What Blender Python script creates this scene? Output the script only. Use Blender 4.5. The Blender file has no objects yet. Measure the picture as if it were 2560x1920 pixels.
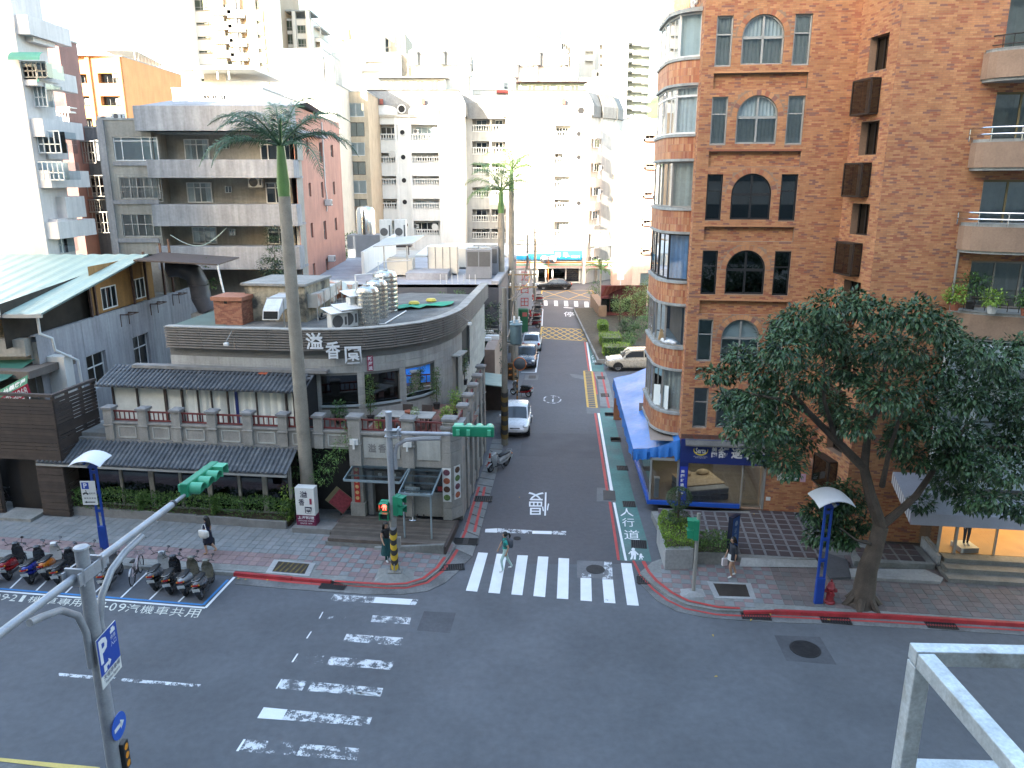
import bpy,math,random
import numpy as np
from mathutils import Vector,Matrix
R=random.Random(11)
rad=math.radians
SC=bpy.context.scene
COL=SC.collection
CAMH=14.5
PITCH=math.atan(510/1940.0)
FPX=1940.0
cd=bpy.data.cameras.new('camera')
cd.sensor_width=36.0
cd.lens=FPX/2560.0*36.0
cd.clip_start=0.05
cd.clip_end=6000
cam=bpy.data.objects.new('camera',cd)
COL.objects.link(cam)
cam.location=(0,0,CAMH)
cam.rotation_euler=(math.pi/2-PITCH,0,0)
SC.camera=cam
SUN_AZ=34.0
SUN_EL=18.5
w=bpy.data.worlds.new('World')
SC.world=w
w.use_nodes=True
nt=w.node_tree
nt.nodes.clear()
o_=nt.nodes.new('ShaderNodeOutputWorld')
b_=nt.nodes.new('ShaderNodeBackground')
s_=nt.nodes.new('ShaderNodeTexSky')
s_.sky_type='NISHITA'
s_.sun_disc=False
s_.sun_elevation=rad(SUN_EL)
s_.sun_rotation=rad(180+SUN_AZ)
s_.air_density=1.3
s_.dust_density=2.5
s_.ozone_density=1.0
b_.inputs['Strength'].default_value=0.15
nt.links.new(s_.outputs[0],b_.inputs[0])
nt.links.new(b_.outputs[0],o_.inputs[0])
sl=bpy.data.lights.new('sun','SUN')
sl.energy=4.2
sl.angle=rad(0.6)
sl.color=(1.0,0.93,0.80)
sun=bpy.data.objects.new('sun',sl)
COL.objects.link(sun)
_d=Vector((math.sin(rad(SUN_AZ))*math.cos(rad(SUN_EL)),math.cos(rad(SUN_AZ))*math.cos(rad(SUN_EL)),-math.sin(rad(SUN_EL))))
sun.rotation_euler=_d.to_track_quat('-Z','Y').to_euler()
sun.location=(-40,-60,80)
vs=SC.view_settings
vs.view_transform='Standard'
vs.look='None'
vs.exposure=2.85
vs.gamma=1.0
vs.use_curve_mapping=False
SC.cycles.max_bounces=6
SC.cycles.diffuse_bounces=3
SC.cycles.glossy_bounces=3
SC.cycles.transparent_max_bounces=12
SC.cycles.transmission_bounces=3
SC.cycles.caustics_reflective=False
SC.cycles.caustics_refractive=False
SC.cycles.use_denoising=True
_c,_s=math.cos(PITCH),math.sin(PITCH)
def _ray(px,py):
 a=(px-1280)/FPX
 b=(960-py)/FPX
 return Vector((a,_c+b*_s,-_s+b*_c))
def gnd(px,py,z=0.0):
 d=_ray(px,py)
 t=(z-CAMH)/d.z
 return Vector((d.x*t,d.y*t,z))
def at(px,py,Y):
 d=_ray(px,py)
 t=Y/d.y
 return Vector((d.x*t,Y,CAMH+d.z*t))
def on_plane(px,py,p,ang):
 n=Vector((-math.sin(ang),math.cos(ang),0))
 d=_ray(px,py)
 o=Vector((0,0,CAMH))
 t=(Vector((p[0],p[1],0))-o).dot(n)/d.dot(n)
 return o+d*t
MATS={}
def mat(name,col=(.5,.5,.5),rough=.8,var=.15,scale=2.0,metal=0.0,bump=0.0,bscale=40.0,streak=0.0,spec=.5,trans=0.0,emit=None,estr=0.0,rnd=None,coat=0.0,col2=None,mixlo=.45,mixhi=.6,alpha=None,ascale=6.0,sheen=0.0,noise_d=6.0,mscale=None,sub=0.0):
 if name in MATS:
  return MATS[name]
 m=bpy.data.materials.new(name)
 m.use_nodes=True
 t=m.node_tree
 N,L=t.nodes,t.links
 N.clear()
 out=N.new('ShaderNodeOutputMaterial')
 p=N.new('ShaderNodeBsdfPrincipled')
 L.new(p.outputs[0],out.inputs[0])
 p.inputs['Roughness'].default_value=rough
 p.inputs['Metallic'].default_value=metal
 p.inputs['Specular IOR Level'].default_value=spec
 p.inputs['Coat Weight'].default_value=coat
 p.inputs['Coat Roughness'].default_value=0.05
 if trans:
  p.inputs['Transmission Weight'].default_value=trans
 geo=N.new('ShaderNodeNewGeometry')
 src=geo.outputs['Position']
 base=None
 if rnd:
  at_=N.new('ShaderNodeAttribute');at_.attribute_name='rnd'
  oi=N.new('ShaderNodeObjectInfo')
  ad=N.new('ShaderNodeMath');ad.operation='ADD'
  L.new(at_.outputs['Fac'],ad.inputs[0]);L.new(oi.outputs['Random'],ad.inputs[1])
  fr=N.new('ShaderNodeMath');fr.operation='FRACT'
  L.new(ad.outputs[0],fr.inputs[0])
  cr=N.new('ShaderNodeValToRGB');cr.color_ramp.interpolation='CONSTANT'
  el=cr.color_ramp.elements
  while len(el)<len(rnd):
   el.new(0.5)
  for i,c in enumerate(rnd):
   el[i].position=i/len(rnd);el[i].color=(*c,1)
  L.new(fr.outputs[0],cr.inputs[0])
  base=cr.outputs[0]
 else:
  rgb=N.new('ShaderNodeRGB');rgb.outputs[0].default_value=(*col,1)
  base=rgb.outputs[0]
 def noise(sc,det=4.0,vec=None):
  n=N.new('ShaderNodeTexNoise');n.inputs['Scale'].default_value=sc;n.inputs['Detail'].default_value=det
  n.inputs['Roughness'].default_value=.6
  L.new(vec or src,n.inputs['Vector'])
  return n.outputs['Fac']
 def mul(colsock,fac,lo,hi):
  mr=N.new('ShaderNodeMapRange');mr.inputs['From Min'].default_value=.3;mr.inputs['From Max'].default_value=.7
  mr.inputs['To Min'].default_value=lo;mr.inputs['To Max'].default_value=hi
  L.new(fac,mr.inputs['Value'])
  mx=N.new('ShaderNodeVectorMath');mx.operation='SCALE'
  L.new(colsock,mx.inputs[0]);L.new(mr.outputs[0],mx.inputs['Scale'])
  return mx.outputs[0]
 if col2 is not None:
  f=noise(mscale or scale*.6,8)
  mr=N.new('ShaderNodeMapRange');mr.inputs['From Min'].default_value=mixlo;mr.inputs['From Max'].default_value=mixhi
  L.new(f,mr.inputs['Value'])
  mx=N.new('ShaderNodeMix');mx.data_type='RGBA'
  L.new(mr.outputs[0],mx.inputs[0]);L.new(base,mx.inputs[6]);mx.inputs[7].default_value=(*col2,1)
  base=mx.outputs[2]
 if var>0:
  base=mul(base,noise(scale,noise_d),1-var,1+var)
  base=mul(base,noise(scale*11,3),1-var*.6,1+var*.6)
 if streak>0:
  sx=N.new('ShaderNodeVectorMath');sx.operation='MULTIPLY';sx.inputs[1].default_value=(2.2,2.2,.16)
  L.new(src,sx.inputs[0])
  base=mul(base,noise(1.6,6,sx.outputs[0]),1-streak,1+streak*.35)
 L.new(base,p.inputs['Base Color'])
 if sub:
  p.inputs['Subsurface Weight'].default_value=sub
 rr=N.new('ShaderNodeMapRange');rr.inputs['To Min'].default_value=max(.02,rough-.12);rr.inputs['To Max'].default_value=min(1,rough+.12)
 L.new(noise(scale*4,3),rr.inputs['Value']);L.new(rr.outputs[0],p.inputs['Roughness'])
 if bump>0:
  bp=N.new('ShaderNodeBump');bp.inputs['Strength'].default_value=min(1,bump);bp.inputs['Distance'].default_value=.02
  L.new(noise(bscale,5),bp.inputs['Height']);L.new(bp.outputs[0],p.inputs['Normal'])
 if emit:
  p.inputs['Emission Color'].default_value=(*emit,1)
  p.inputs['Emission Strength'].default_value=estr
 if alpha is not None:
  a1=noise(ascale,8);a2=noise(ascale*9,4)
  ad=N.new('ShaderNodeMath');ad.operation='MULTIPLY_ADD';ad.inputs[1].default_value=.55
  L.new(a2,ad.inputs[0]);L.new(a1,ad.inputs[2])
  mr=N.new('ShaderNodeMapRange');mr.inputs['From Min'].default_value=alpha-.06;mr.inputs['From Max'].default_value=alpha+.06
  L.new(ad.outputs[0],mr.inputs['Value']);L.new(mr.outputs[0],p.inputs['Alpha'])
 MATS[name]=m
 return m
def glass(name,tint=(.8,.9,.95),see=.75,rough=.02,refl=(.9,.95,1)):
 if name in MATS:
  return MATS[name]
 m=bpy.data.materials.new(name);m.use_nodes=True
 t=m.node_tree;N,L=t.nodes,t.links;N.clear()
 out=N.new('ShaderNodeOutputMaterial')
 tr=N.new('ShaderNodeBsdfTransparent');tr.inputs[0].default_value=(*[c*see for c in tint],1)
 gl=N.new('ShaderNodeBsdfGlossy');gl.inputs[0].default_value=(*refl,1);gl.inputs['Roughness'].default_value=rough
 fr=N.new('ShaderNodeFresnel');fr.inputs[0].default_value=1.55
 ad=N.new('ShaderNodeMath');ad.operation='ADD';ad.inputs[1].default_value=.05
 L.new(fr.outputs[0],ad.inputs[0])
 mx=N.new('ShaderNodeMixShader')
 L.new(ad.outputs[0],mx.inputs[0]);L.new(tr.outputs[0],mx.inputs[1]);L.new(gl.outputs[0],mx.inputs[2])
 L.new(mx.outputs[0],out.inputs[0])
 MATS[name]=m
 return m
class MB:
 def __init__(s):
  s.v=[];s.f=[];s.m=[];s.r=[];s.T=None;s.mi=0;s.rv=0.0
 def add(s,vs_,fs):
  b=len(s.v)
  if s.T is not None:
   vs_=[s.T@Vector(q)for q in vs_]
  s.v.extend([tuple(q)for q in vs_])
  for f in fs:
   s.f.append([b+i for i in f]);s.m.append(s.mi);s.r.append(s.rv)
  return s
 def quad(s,a,b,c,d):return s.add([a,b,c,d],[(0,1,2,3)])
 def poly(s,pts):return s.add(pts,[tuple(range(len(pts)))])
 def box(s,x0,x1,y0,y1,z0,z1,bottom=True):
  if x1<x0:x0,x1=x1,x0
  if y1<y0:y0,y1=y1,y0
  if z1<z0:z0,z1=z1,z0
  f=[(4,5,6,7),(0,1,5,4),(1,2,6,5),(2,3,7,6),(3,0,4,7)]
  if bottom:f.append((3,2,1,0))
  return s.add([(x0,y0,z0),(x1,y0,z0),(x1,y1,z0),(x0,y1,z0),(x0,y0,z1),(x1,y0,z1),(x1,y1,z1),(x0,y1,z1)],f)
 def hexa(s,p):
  return s.add(p,[(4,5,6,7),(0,1,5,4),(1,2,6,5),(2,3,7,6),(3,0,4,7),(3,2,1,0)])
 def bar(s,a,b,wd,th,up=(0,0,1)):
  a,b=Vector(a),Vector(b);d=(b-a).normalized();u=Vector(up)
  if abs(d.dot(u))>.98:u=Vector((0,1,0))
  x=d.cross(u).normalized();z=x.cross(d).normalized()
  x=x*wd/2;z=z*th/2
  return s.hexa([a-x-z,a+x-z,b+x-z,b-x-z,a-x+z,a+x+z,b+x+z,b-x+z])
 def cyl(s,a,b,r0,r1=None,n=12,caps=True):
  if r1 is None:r1=r0
  a,b=Vector(a),Vector(b);d=(b-a).normalized()
  u=Vector((0,0,1))if abs(d.z)<.9 else Vector((1,0,0))
  x=d.cross(u).normalized();y=d.cross(x).normalized()
  vs_=[]
  for i in range(n):
   t=2*math.pi*i/n
   vs_.append(a+x*math.cos(t)*r0+y*math.sin(t)*r0)
  for i in range(n):
   t=2*math.pi*i/n
   vs_.append(b+x*math.cos(t)*r1+y*math.sin(t)*r1)
  fs=[(i,i+n,(i+1)%n+n,(i+1)%n)for i in range(n)]
  if caps:
   fs.append(tuple(range(n)));fs.append(tuple(range(2*n-1,n-1,-1)))
  return s.add(vs_,fs)
 def tube(s,pts,r,n=8,caps=True):
  pts=[Vector(q)for q in pts]
  rs=r if isinstance(r,(list,tuple))else[r]*len(pts)
  vs_=[];prev=None
  for i,q in enumerate(pts):
   d=(pts[min(i+1,len(pts)-1)]-pts[max(i-1,0)])
   d=d.normalized()if d.length>1e-9 else Vector((0,0,1))
   if prev is None:
    u=Vector((0,0,1))if abs(d.z)<.9 else Vector((1,0,0))
    x=d.cross(u).normalized()
   else:
    x=(prev-d*prev.dot(d)).normalized()
   prev=x;y=d.cross(x)
   for k in range(n):
    t=2*math.pi*k/n
    vs_.append(q+(x*math.cos(t)+y*math.sin(t))*rs[i])
  fs=[]
  for i in range(len(pts)-1):
   for k in range(n):
    fs.append((i*n+k,i*n+(k+1)%n,(i+1)*n+(k+1)%n,(i+1)*n+k))
  if caps:
   fs.append(tuple(range(n-1,-1,-1)));b=(len(pts)-1)*n;fs.append(tuple(range(b,b+n)))
  return s.add(vs_,fs)
 def lathe(s,prof,c=(0,0,0),n=16,ax=None):
  vs_=[]
  for(r,z)in prof:
   for k in range(n):
    t=2*math.pi*k/n
    vs_.append((c[0]+r*math.cos(t),c[1]+r*math.sin(t),c[2]+z))
  fs=[(i*n+k,i*n+(k+1)%n,(i+1)*n+(k+1)%n,(i+1)*n+k)for i in range(len(prof)-1)for k in range(n)]
  fs.append(tuple(range(n-1,-1,-1)));b=(len(prof)-1)*n;fs.append(tuple(range(b,b+n)))
  return s.add(vs_,fs)
 def prism(s,poly,z0,z1):
  n=len(poly)
  vs_=[(q[0],q[1],z0)for q in poly]+[(q[0],q[1],z1)for q in poly]
  fs=[(i,(i+1)%n,(i+1)%n+n,i+n)for i in range(n)]+[tuple(range(n,2*n)),tuple(range(n-1,-1,-1))]
  return s.add(vs_,fs)
 def extrude(s,pts,vec):
  n=len(pts);vec=Vector(vec)
  vs_=[Vector(q)for q in pts]+[Vector(q)+vec for q in pts]
  fs=[(i,(i+1)%n,(i+1)%n+n,i+n)for i in range(n)]+[tuple(range(n,2*n)),tuple(range(n-1,-1,-1))]
  return s.add(vs_,fs)
 def ball(s,c,r,n=10,m=6,sq=(1,1,1)):
  vs_=[(c[0],c[1],c[2]-r*sq[2])]
  for i in range(1,m):
   a=math.pi*i/m-math.pi/2
   for k in range(n):
    t=2*math.pi*k/n
    vs_.append((c[0]+r*sq[0]*math.cos(a)*math.cos(t),c[1]+r*sq[1]*math.cos(a)*math.sin(t),c[2]+r*sq[2]*math.sin(a)))
  vs_.append((c[0],c[1],c[2]+r*sq[2]))
  fs=[(0,1+(k+1)%n,1+k)for k in range(n)]
  for i in range(m-2):
   for k in range(n):
    fs.append((1+i*n+k,1+i*n+(k+1)%n,1+(i+1)*n+(k+1)%n,1+(i+1)*n+k))
  l=len(vs_)-1;b=1+(m-2)*n
  fs+=[(b+k,b+(k+1)%n,l)for k in range(n)]
  return s.add(vs_,fs)
 def grid(s,rows,close=False):
  n=len(rows[0]);vs_=[q for r in rows for q in r]
  m=n if close else n-1
  fs=[(i*n+k,i*n+(k+1)%n,(i+1)*n+(k+1)%n,(i+1)*n+k)for i in range(len(rows)-1)for k in range(m)]
  return s.add(vs_,fs)
 def mesh(s,name,mats,smooth=False):
  me=bpy.data.meshes.new(name)
  me.from_pydata(s.v,[],s.f)
  ms=mats if isinstance(mats,(list,tuple))else[mats]
  for q in ms:me.materials.append(q)
  if len(ms)>1:me.polygons.foreach_set('material_index',s.m)
  if any(s.r):
   a=me.attributes.new('rnd','FLOAT','FACE')
   a.data.foreach_set('value',s.r)
  if smooth:
   me.polygons.foreach_set('use_smooth',[True]*len(s.f))
  me.update()
  return me
 def build(s,name,mats,parent=None,smooth=False,bevel=0.0,sharp=None):
  me=s.mesh(name,mats,smooth)
  return obj(name,me,parent,bevel,sharp if sharp else(35 if smooth else None))
def obj(name,me,parent=None,bevel=0.0,sharp=None):
 o=bpy.data.objects.new(name,me)
 COL.objects.link(o)
 if parent is not None:o.parent=parent
 if sharp:
  me.set_sharp_from_angle(angle=rad(sharp))
 if bevel:
  b=o.modifiers.new('bevel','BEVEL');b.width=bevel;b.segments=2;b.limit_method='ANGLE';b.angle_limit=rad(40)
 return o
def tag(o,label,cat,group=None,kind=None):
 if label:o['label']=label
 if cat:o['category']=cat
 if group:o['group']=group
 if kind:o['kind']=kind
 return o
def thing(name,label,cat,loc=(0,0,0),rz=0.0,group=None):
 o=bpy.data.objects.new(name,None)
 o.empty_display_size=.2
 COL.objects.link(o)
 o.location=loc;o.rotation_euler=(0,0,rz)
 return tag(o,label,cat,group)
def struct(o):
 o['kind']='structure'
 return o
def copy_tree(o,parent=None):
 c=o.copy();COL.objects.link(c)
 if parent is not None:c.parent=parent
 for ch in o.children:
  copy_tree(ch,c)
 return c
def place(o,me_name_src,parent=None,loc=(0,0,0),rz=0.0):
 c=bpy.data.objects.new(me_name_src,o.data if hasattr(o,'data')else o)
 COL.objects.link(c);c.location=loc;c.rotation_euler=(0,0,rz)
 if parent is not None:c.parent=parent
 return c
def frame(o,ang):
 return Matrix.Translation(Vector(o))@Matrix.Rotation(ang,4,'Z')
_TX={}
def text_data(s,bold=0.0):
 k=(s,bold)
 if k in _TX:return _TX[k]
 cu=bpy.data.curves.new('lettering','FONT')
 cu.body=s;cu.size=1.0;cu.resolution_u=2;cu.offset=bold
 o=bpy.data.objects.new('lettering',cu);COL.objects.link(o)
 dg=bpy.context.evaluated_depsgraph_get()
 me=bpy.data.meshes.new_from_object(o.evaluated_get(dg))
 vs_=[v.co.copy()for v in me.vertices];fs=[tuple(p.vertices)for p in me.polygons]
 bpy.data.objects.remove(o);bpy.data.curves.remove(cu);bpy.data.meshes.remove(me)
 xs=[v.x for v in vs_];ys=[v.y for v in vs_]
 x0,x1,y0,y1=min(xs),max(xs),min(ys),max(ys)
 vs_=[((v.x-x0)/max(1e-6,x1-x0),(v.y-y0)/max(1e-6,y1-y0))for v in vs_]
 _TX[k]=(vs_,fs,(x1-x0),(y1-y0))
 return _TX[k]
def text_quad(mb,s,p00,p10,p01,p11,lift=(0,0,0),bold=0.0):
 vs_,fs,_,_=text_data(s,bold)
 p00,p10,p01,p11,l=map(Vector,(p00,p10,p01,p11,lift))
 mb.add([p00.lerp(p10,u).lerp(p01.lerp(p11,u),v)+l for(u,v)in vs_],fs)
 return mb
AM=rad(-7.3)
UV=Vector((math.cos(AM),math.sin(AM),0));VV=Vector((-math.sin(AM),math.cos(AM),0))
def mf(u,v,z=0.0):return UV*u+VV*v+Vector((0,0,z))
def uv_of(p):return(p.x*UV.x+p.y*UV.y,p.x*VV.x+p.y*VV.y)
AS=rad(3.4-0.0)*-1
m_asph=mat('asphalt',(.115,.119,.132),.82,.16,.35,bump=.5,bscale=160,col2=(.092,.095,.106),mixlo=.42,mixhi=.68,mscale=.13)
m_asph2=mat('asphalt_side_street',(.105,.101,.109),.84,.14,.4,bump=.5,bscale=160,col2=(.085,.080,.087),mixlo=.4,mixhi=.7,mscale=.2)
m_patch=mat('asphalt_patch',(.080,.082,.092),.85,.2,.6,bump=.5,bscale=150)
m_conc=mat('concrete',(.23,.23,.22),.9,.25,.8,bump=.4,bscale=60,col2=(.14,.14,.13),mixlo=.5,mixhi=.75)
m_conc_l=mat('pale_concrete',(.33,.33,.33),.9,.2,.9,bump=.3,bscale=60)
m_gut=mat('gutter_concrete',(.17,.17,.17),.9,.3,1.1,bump=.6,bscale=90,col2=(.10,.10,.10),mixlo=.45,mixhi=.7)
m_white=mat('road_paint_white',(.74,.75,.76),.6,.06,2,alpha=.50,ascale=2.2)
m_white_w=mat('road_paint_worn',(.62,.63,.65),.7,.1,2,alpha=.775,ascale=3.0)
m_white_f=mat('road_paint_faint',(.5,.51,.53),.7,.1,2,alpha=.90,ascale=3.0)
m_red=mat('red_line_paint',(.43,.055,.05),.7,.15,2,alpha=.55,ascale=2.5)
m_kred=mat('red_kerb_paint',(.36,.03,.035),.6,.25,2,col2=(.2,.05,.05),mixlo=.55,mixhi=.8)
m_green=mat('green_lane_paint',(.085,.19,.175),.85,.2,.7,col2=(.13,.17,.165),mixlo=.5,mixhi=.75,mscale=.5)
m_yell=mat('yellow_paint',(.55,.33,.06),.7,.12,2,alpha=.55,ascale=3)
m_blue_l=mat('blue_line_paint',(.05,.22,.50),.7,.1,2,alpha=.52,ascale=3)
m_iron=mat('cast_iron',(.035,.033,.035),.6,.3,3,metal=.4,bump=.4)
m_dark=mat('black_void',(.008,.008,.008),.9,0)
g=MB();g.quad((-2500,-300,-.03),(2500,-300,-.03),(2500,4000,-.03),(-2500,4000,-.03))
ground=struct(g.build('ground',mat('dusty_ground',(.16,.16,.15),.95,.2,.05)))
g=MB();g.quad((-90,-4,0),(90,-4,0),(90,130,0),(-90,130,0))
road=struct(g.build('road',m_asph))
def P(pts,z):return[gnd(a,b,z)for a,b in pts]
def paint(name,pts,m,z=.012,parent=road):
 g=MB();g.poly(P(pts,z)if not isinstance(pts[0],Vector)else[Vector((q.x,q.y,z))for q in pts])
 return g.build(name,m,parent)
def strip(name,line,wd,m,z=.012,parent=road):
 pts=[Vector((q.x,q.y,z))for q in line]
 L_,R_=[],[]
 for i,q in enumerate(pts):
  d=(pts[min(i+1,len(pts)-1)]-pts[max(i-1,0)]).normalized()
  n=Vector((-d.y,d.x,0))*wd/2
  L_.append(q+n);R_.append(q-n)
 g=MB();g.grid([R_,L_])
 return g.build(name,m,parent)
def zz(ox,oy,s):return lambda x,y:(ox+x*s,oy+y*s)
sidestreet=struct(paint('side_street',P([(1160,1411),(1200,1330),(1250,1150),(1285,1040),(1310,940),(1340,800),(1350,760),(1470,760),(1475,850),(1512,1000),(1560,1250),(1592,1410)],.004),m_asph2,.004,None))
z4=zz(1150,1000,.3375)
CW=[((135,1128),(207,1133),(127,1420),(43,1412)),((272,1138),(347,1142),(295,1434),(210,1427)),((425,1149),(503,1152),(462,1446),(380,1440)),((578,1158),(655,1161),(630,1460),(543,1452)),((730,1170),(808,1174),(802,1475),(717,1470)),((893,1317),(972,1319),(977,1491),(893,1485)),((1054,1327),(1133,1330),(1152,1506),(1068,1501)),((1192,1207),(1270,1210),(1325,1524),(1238,1519))]
for q in CW:paint('crosswalk_stripe',[z4(*a)for a in q],m_white)
paint('repair_patch',[z4(*a)for a in((865,1188),(1125,1198),(1130,1328),(868,1316))],mat('patch_grey',(.15,.15,.155),.85,.2,1),.008)
paint('crosswalk_stripe',[z4(*a)for a in((1070,1196),(1125,1199),(1131,1326),(1054,1324))],m_white_w,.0125)
paint('crosswalk_stripe',[z4(*a)for a in((905,1285),(970,1288),(972,1314),(893,1313))],m_white_w,.0125)
paint('stop_line',[z4(*a)for a in((188,955),(275,950),(275,982),(185,980))],m_white)
paint('stop_line',[z4(*a)for a in((276,950),(532,965),(534,990),(275,983))],m_white_w)
paint('stop_line',[z4(*a)for a in((535,968),(680,971),(678,994),(535,990))],m_white)
paint('stop_line',[z4(*a)for a in((680,970),(787,971),(785,1000),(680,994))],m_white_w)
def manhole(px,py,r,name='manhole_cover'):
 c=gnd(px,py)
 g=MB();g.lathe([(r,.0),(r,.018),(r*.93,.022),(r*.9,.016)],(c.x,c.y,0),28)
 for k in range(-5,6):
  h=math.sqrt(max(0,(r*.85)**2-(k*r*.15)**2))
  g.box(c.x-h,c.x+h,c.y+k*r*.15-r*.035,c.y+k*r*.15+r*.035,.014,.020)
 return g.build(name,m_iron,road)
manhole(*z4(1003,1256),.36)
manhole(*z4(424,1026),.16)
manhole(2013,1623,.48)
paint('repair_patch',[(1936,1588),(2050,1592),(2092,1662),(1966,1652)],m_patch,.004)
paint('repair_patch',[(1060,1528),(1140,1532),(1125,1583),(1042,1576)],m_patch,.004)
paint('repair_patch',[z4(*a)for a in((470,245),(1060,250),(1080,435),(440,415))],mat('patch_dark',(.085,.081,.088),.85,.15,.8),.006)
z1=zz(560,1380,.32556)
def lerp(a,b,t):return(a[0]+(b[0]-a[0])*t,a[1]+(b[1]-a[1])*t)
def worn(q,segs):
 TL,TR,BR,BL=q
 for(t0,t1,m)in segs:
  paint('crosswalk_stripe',[z1(*lerp(TL,TR,t0)),z1(*lerp(TL,TR,t1)),z1(*lerp(BL,BR,t1)),z1(*lerp(BL,BR,t0))],m)
worn(((845,325),(1495,365),(1470,408),(812,372)),[(0,.5,m_white_w),(.5,.93,m_white),(.93,1,m_white_w)])
worn(((755,460),(1435,505),(1425,555),(728,510)),[(0,.012,m_white),(.03,.35,m_white_f),(.57,1,m_white_w)])
worn(((665,610),(1375,658),(1358,718),(630,663)),[(0,.014,m_white),(.39,.65,m_white_w),(.65,1,m_white_w)])
worn(((560,780),(1305,842),(1285,905),(518,845)),[(0,.016,m_white),(.02,.3,m_white_f),(.35,.75,m_white_w),(.75,1,m_white_w)])
worn(((440,975),(1222,1045),(1205,1112),(397,1048)),[(0,.013,m_white),(.013,.25,m_white_w),(.3,.55,m_white_w),(.55,1,m_white_w)])
worn(((665,1060),(1207,1078),(1200,1112),(860,1078)),[(.5,1,m_white)])
worn(((305,1192),(1137,1270),(1112,1338),(255,1275)),[(0,.22,m_white),(.22,1,m_white_w)])
worn(((150,1437),(1043,1508),(1015,1600),(92,1528)),[(0,.02,m_white),(.02,.22,m_white_w),(.22,.5,m_white_f),(.5,1,m_white_w)])
paint('lane_line',[(146,1682),(300,1695),(299,1703),(148,1690)],m_white_w)
paint('lane_line',[(300,1695),(502,1711),(500,1719),(299,1703)],m_white_w)
paint('edge_line',[(-60,1888),(8,1895),(250,1918),(247,1932),(6,1904),(-60,1898)],mat('yellow_edge_paint',(.62,.47,.14),.7,.12,2,alpha=.5))
paint('near_gutter',[(-60,1900),(6,1906),(260,1934),(260,2100),(-60,2100)],m_gut,.006)
zb=zz(0,1240,.27125)
def bay(x):return 850+(1008-850)*x/1880.0
strip('bay_line',P([zb(-700,bay(-700)+32),zb(1893,bay(1893)+24)],0),.10,m_white)
strip('bay_line',P([zb(-700,bay(-700)+10),zb(1870,bay(1870)-2)],0),.10,m_blue_l)
strip('bay_line',P([zb(1893,1034),zb(2160,750)],0),.10,m_white,.0125)
strip('bay_line',P([zb(1872,1006),zb(2100,775)],0),.10,m_blue_l,.0125)
for x in(-350,-130,95,335,605,850,1115,1375,1640):
 strip('bay_divider',P([zb(x,bay(x)-4),zb(x+240,bay(x)-235)],0),.07,m_white)
def road_char(name,s,quad,z=.012,m=m_white,parent=road,bold=.0):
 TL,TR,BR,BL=[gnd(a,b,z)for a,b in quad]
 g=MB();text_quad(g,s,BL,BR,TL,TR,bold=bold)
 return g.build(name,m,parent)
m_let=mat('road_lettering_paint',(.66,.65,.58),.7,.1,2,alpha=.58,ascale=4)
def baychar(s,a,b,top,bot):
 road_char('road_lettering',s,[zb(a+32,top+(a)*.0745),zb(b+32,top+b*.0745),zb(b-12,bot+b*.083),zb(a-12,bot+a*.083)],m=m_let,bold=.0)
for s,a,b in(('0',-75,-10),('9',5,62),('2',90,145),('1',180,215),('機',255,385),('車',392,512),('專',525,640),('用',645,745)):
 baychar(s,a,b,900,958)
g_=paint('road_lettering',[zb(68,932),zb(92,934),zb(90,942),zb(66,940)],m_let)
for s,a,b in(('2',800,870),('1',915,950),('0',1003,1062),('9',1080,1145),('汽',1155,1272),('機',1290,1405),('車',1425,1545),('共',1565,1685),('用',1705,1830)):
 baychar(s,a,b,908,972)
paint('road_lettering',[zb(962,1012),zb(998,1015),zb(996,1027),zb(960,1024)],m_let)
road_char('road_lettering','慢',[(1372,1289),(1320,1289),(1321,1230),(1374,1231)],bold=.0)
for s,q in(('人',((1550,1270),(1583,1271),(1584,1291),(1551,1290))),('行',((1555,1295),(1585,1296),(1587,1317),(1556,1316))),('道',((1560,1324),(1598,1326),(1600,1350),(1561,1348)))):
 road_char('road_lettering',s,q,.016)
road_char('road_lettering','停',((1409,779),(1435,780),(1436,792),(1410,791)))
z2=zz(1160,820,.18083)
for s,(a,b,t,o)in(('人',(1755,1845,358,395)),('行',(1760,1855,400,432)),('道',(1770,1870,440,478))):
 road_char('road_lettering',s,[z2(a,t),z2(b,t),z2(b,o),z2(a,o)],.016)
lane=paint('pedestrian_lane',[(1549,1400),(1566,1402),(1629,1404),(1618,1353),(1584,1240),(1551,1110),(1530,1020),(1498,1021),(1513,1120),(1531,1225),(1550,1340)],m_green,.008)
paint('pedestrian_lane',[z2(1705,195),z2(1885,215),z2(1940,605),z2(1770,598)],m_green,.008)
z5=zz(1200,560,.20795)
paint('pedestrian_lane',[z5(1245,1020),z5(1350,1025),z5(1365,1155),z5(1262,1150)],m_green,.008)
paint('edge_line',[z4(1220,1188),z4(1238,1190),z4(1150,760),z4(1132,758)],m_white)
paint('edge_line',[z4(1112,668),z4(1135,672),z4(1035,98),z4(1018,96)],m_white)
paint('edge_line',[z2(1745,595),z2(1770,598),z2(1710,195),z2(1690,195)],m_white)
paint('edge_line',[z5(1240,1150),z5(1260,1150),z5(1248,1020),z5(1230,1018)],m_white)
paint('red_line',[z4(1165,1185),z4(1185,1187),z4(1120,755),z4(1100,753)],m_red)
paint('red_line',[z4(1080,668),z4(1100,670),z4(1010,98),z4(993,97)],m_red)
paint('red_line',[z2(1718,590),z2(1740,592),z2(1680,195),z2(1658,193)],m_red)
paint('red_line',[z2(1800,610),z2(1775,610),z2(1830,915),z2(1850,915)],m_red)
paint('red_line',[z2(1890,612),z2(1915,612),z2(2022,1105),z2(1990,1105)],m_red,.014)
paint('red_line',[z5(1225,1150),z5(1240,1150),z5(1228,1018),z5(1212,1016)],m_red)
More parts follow.
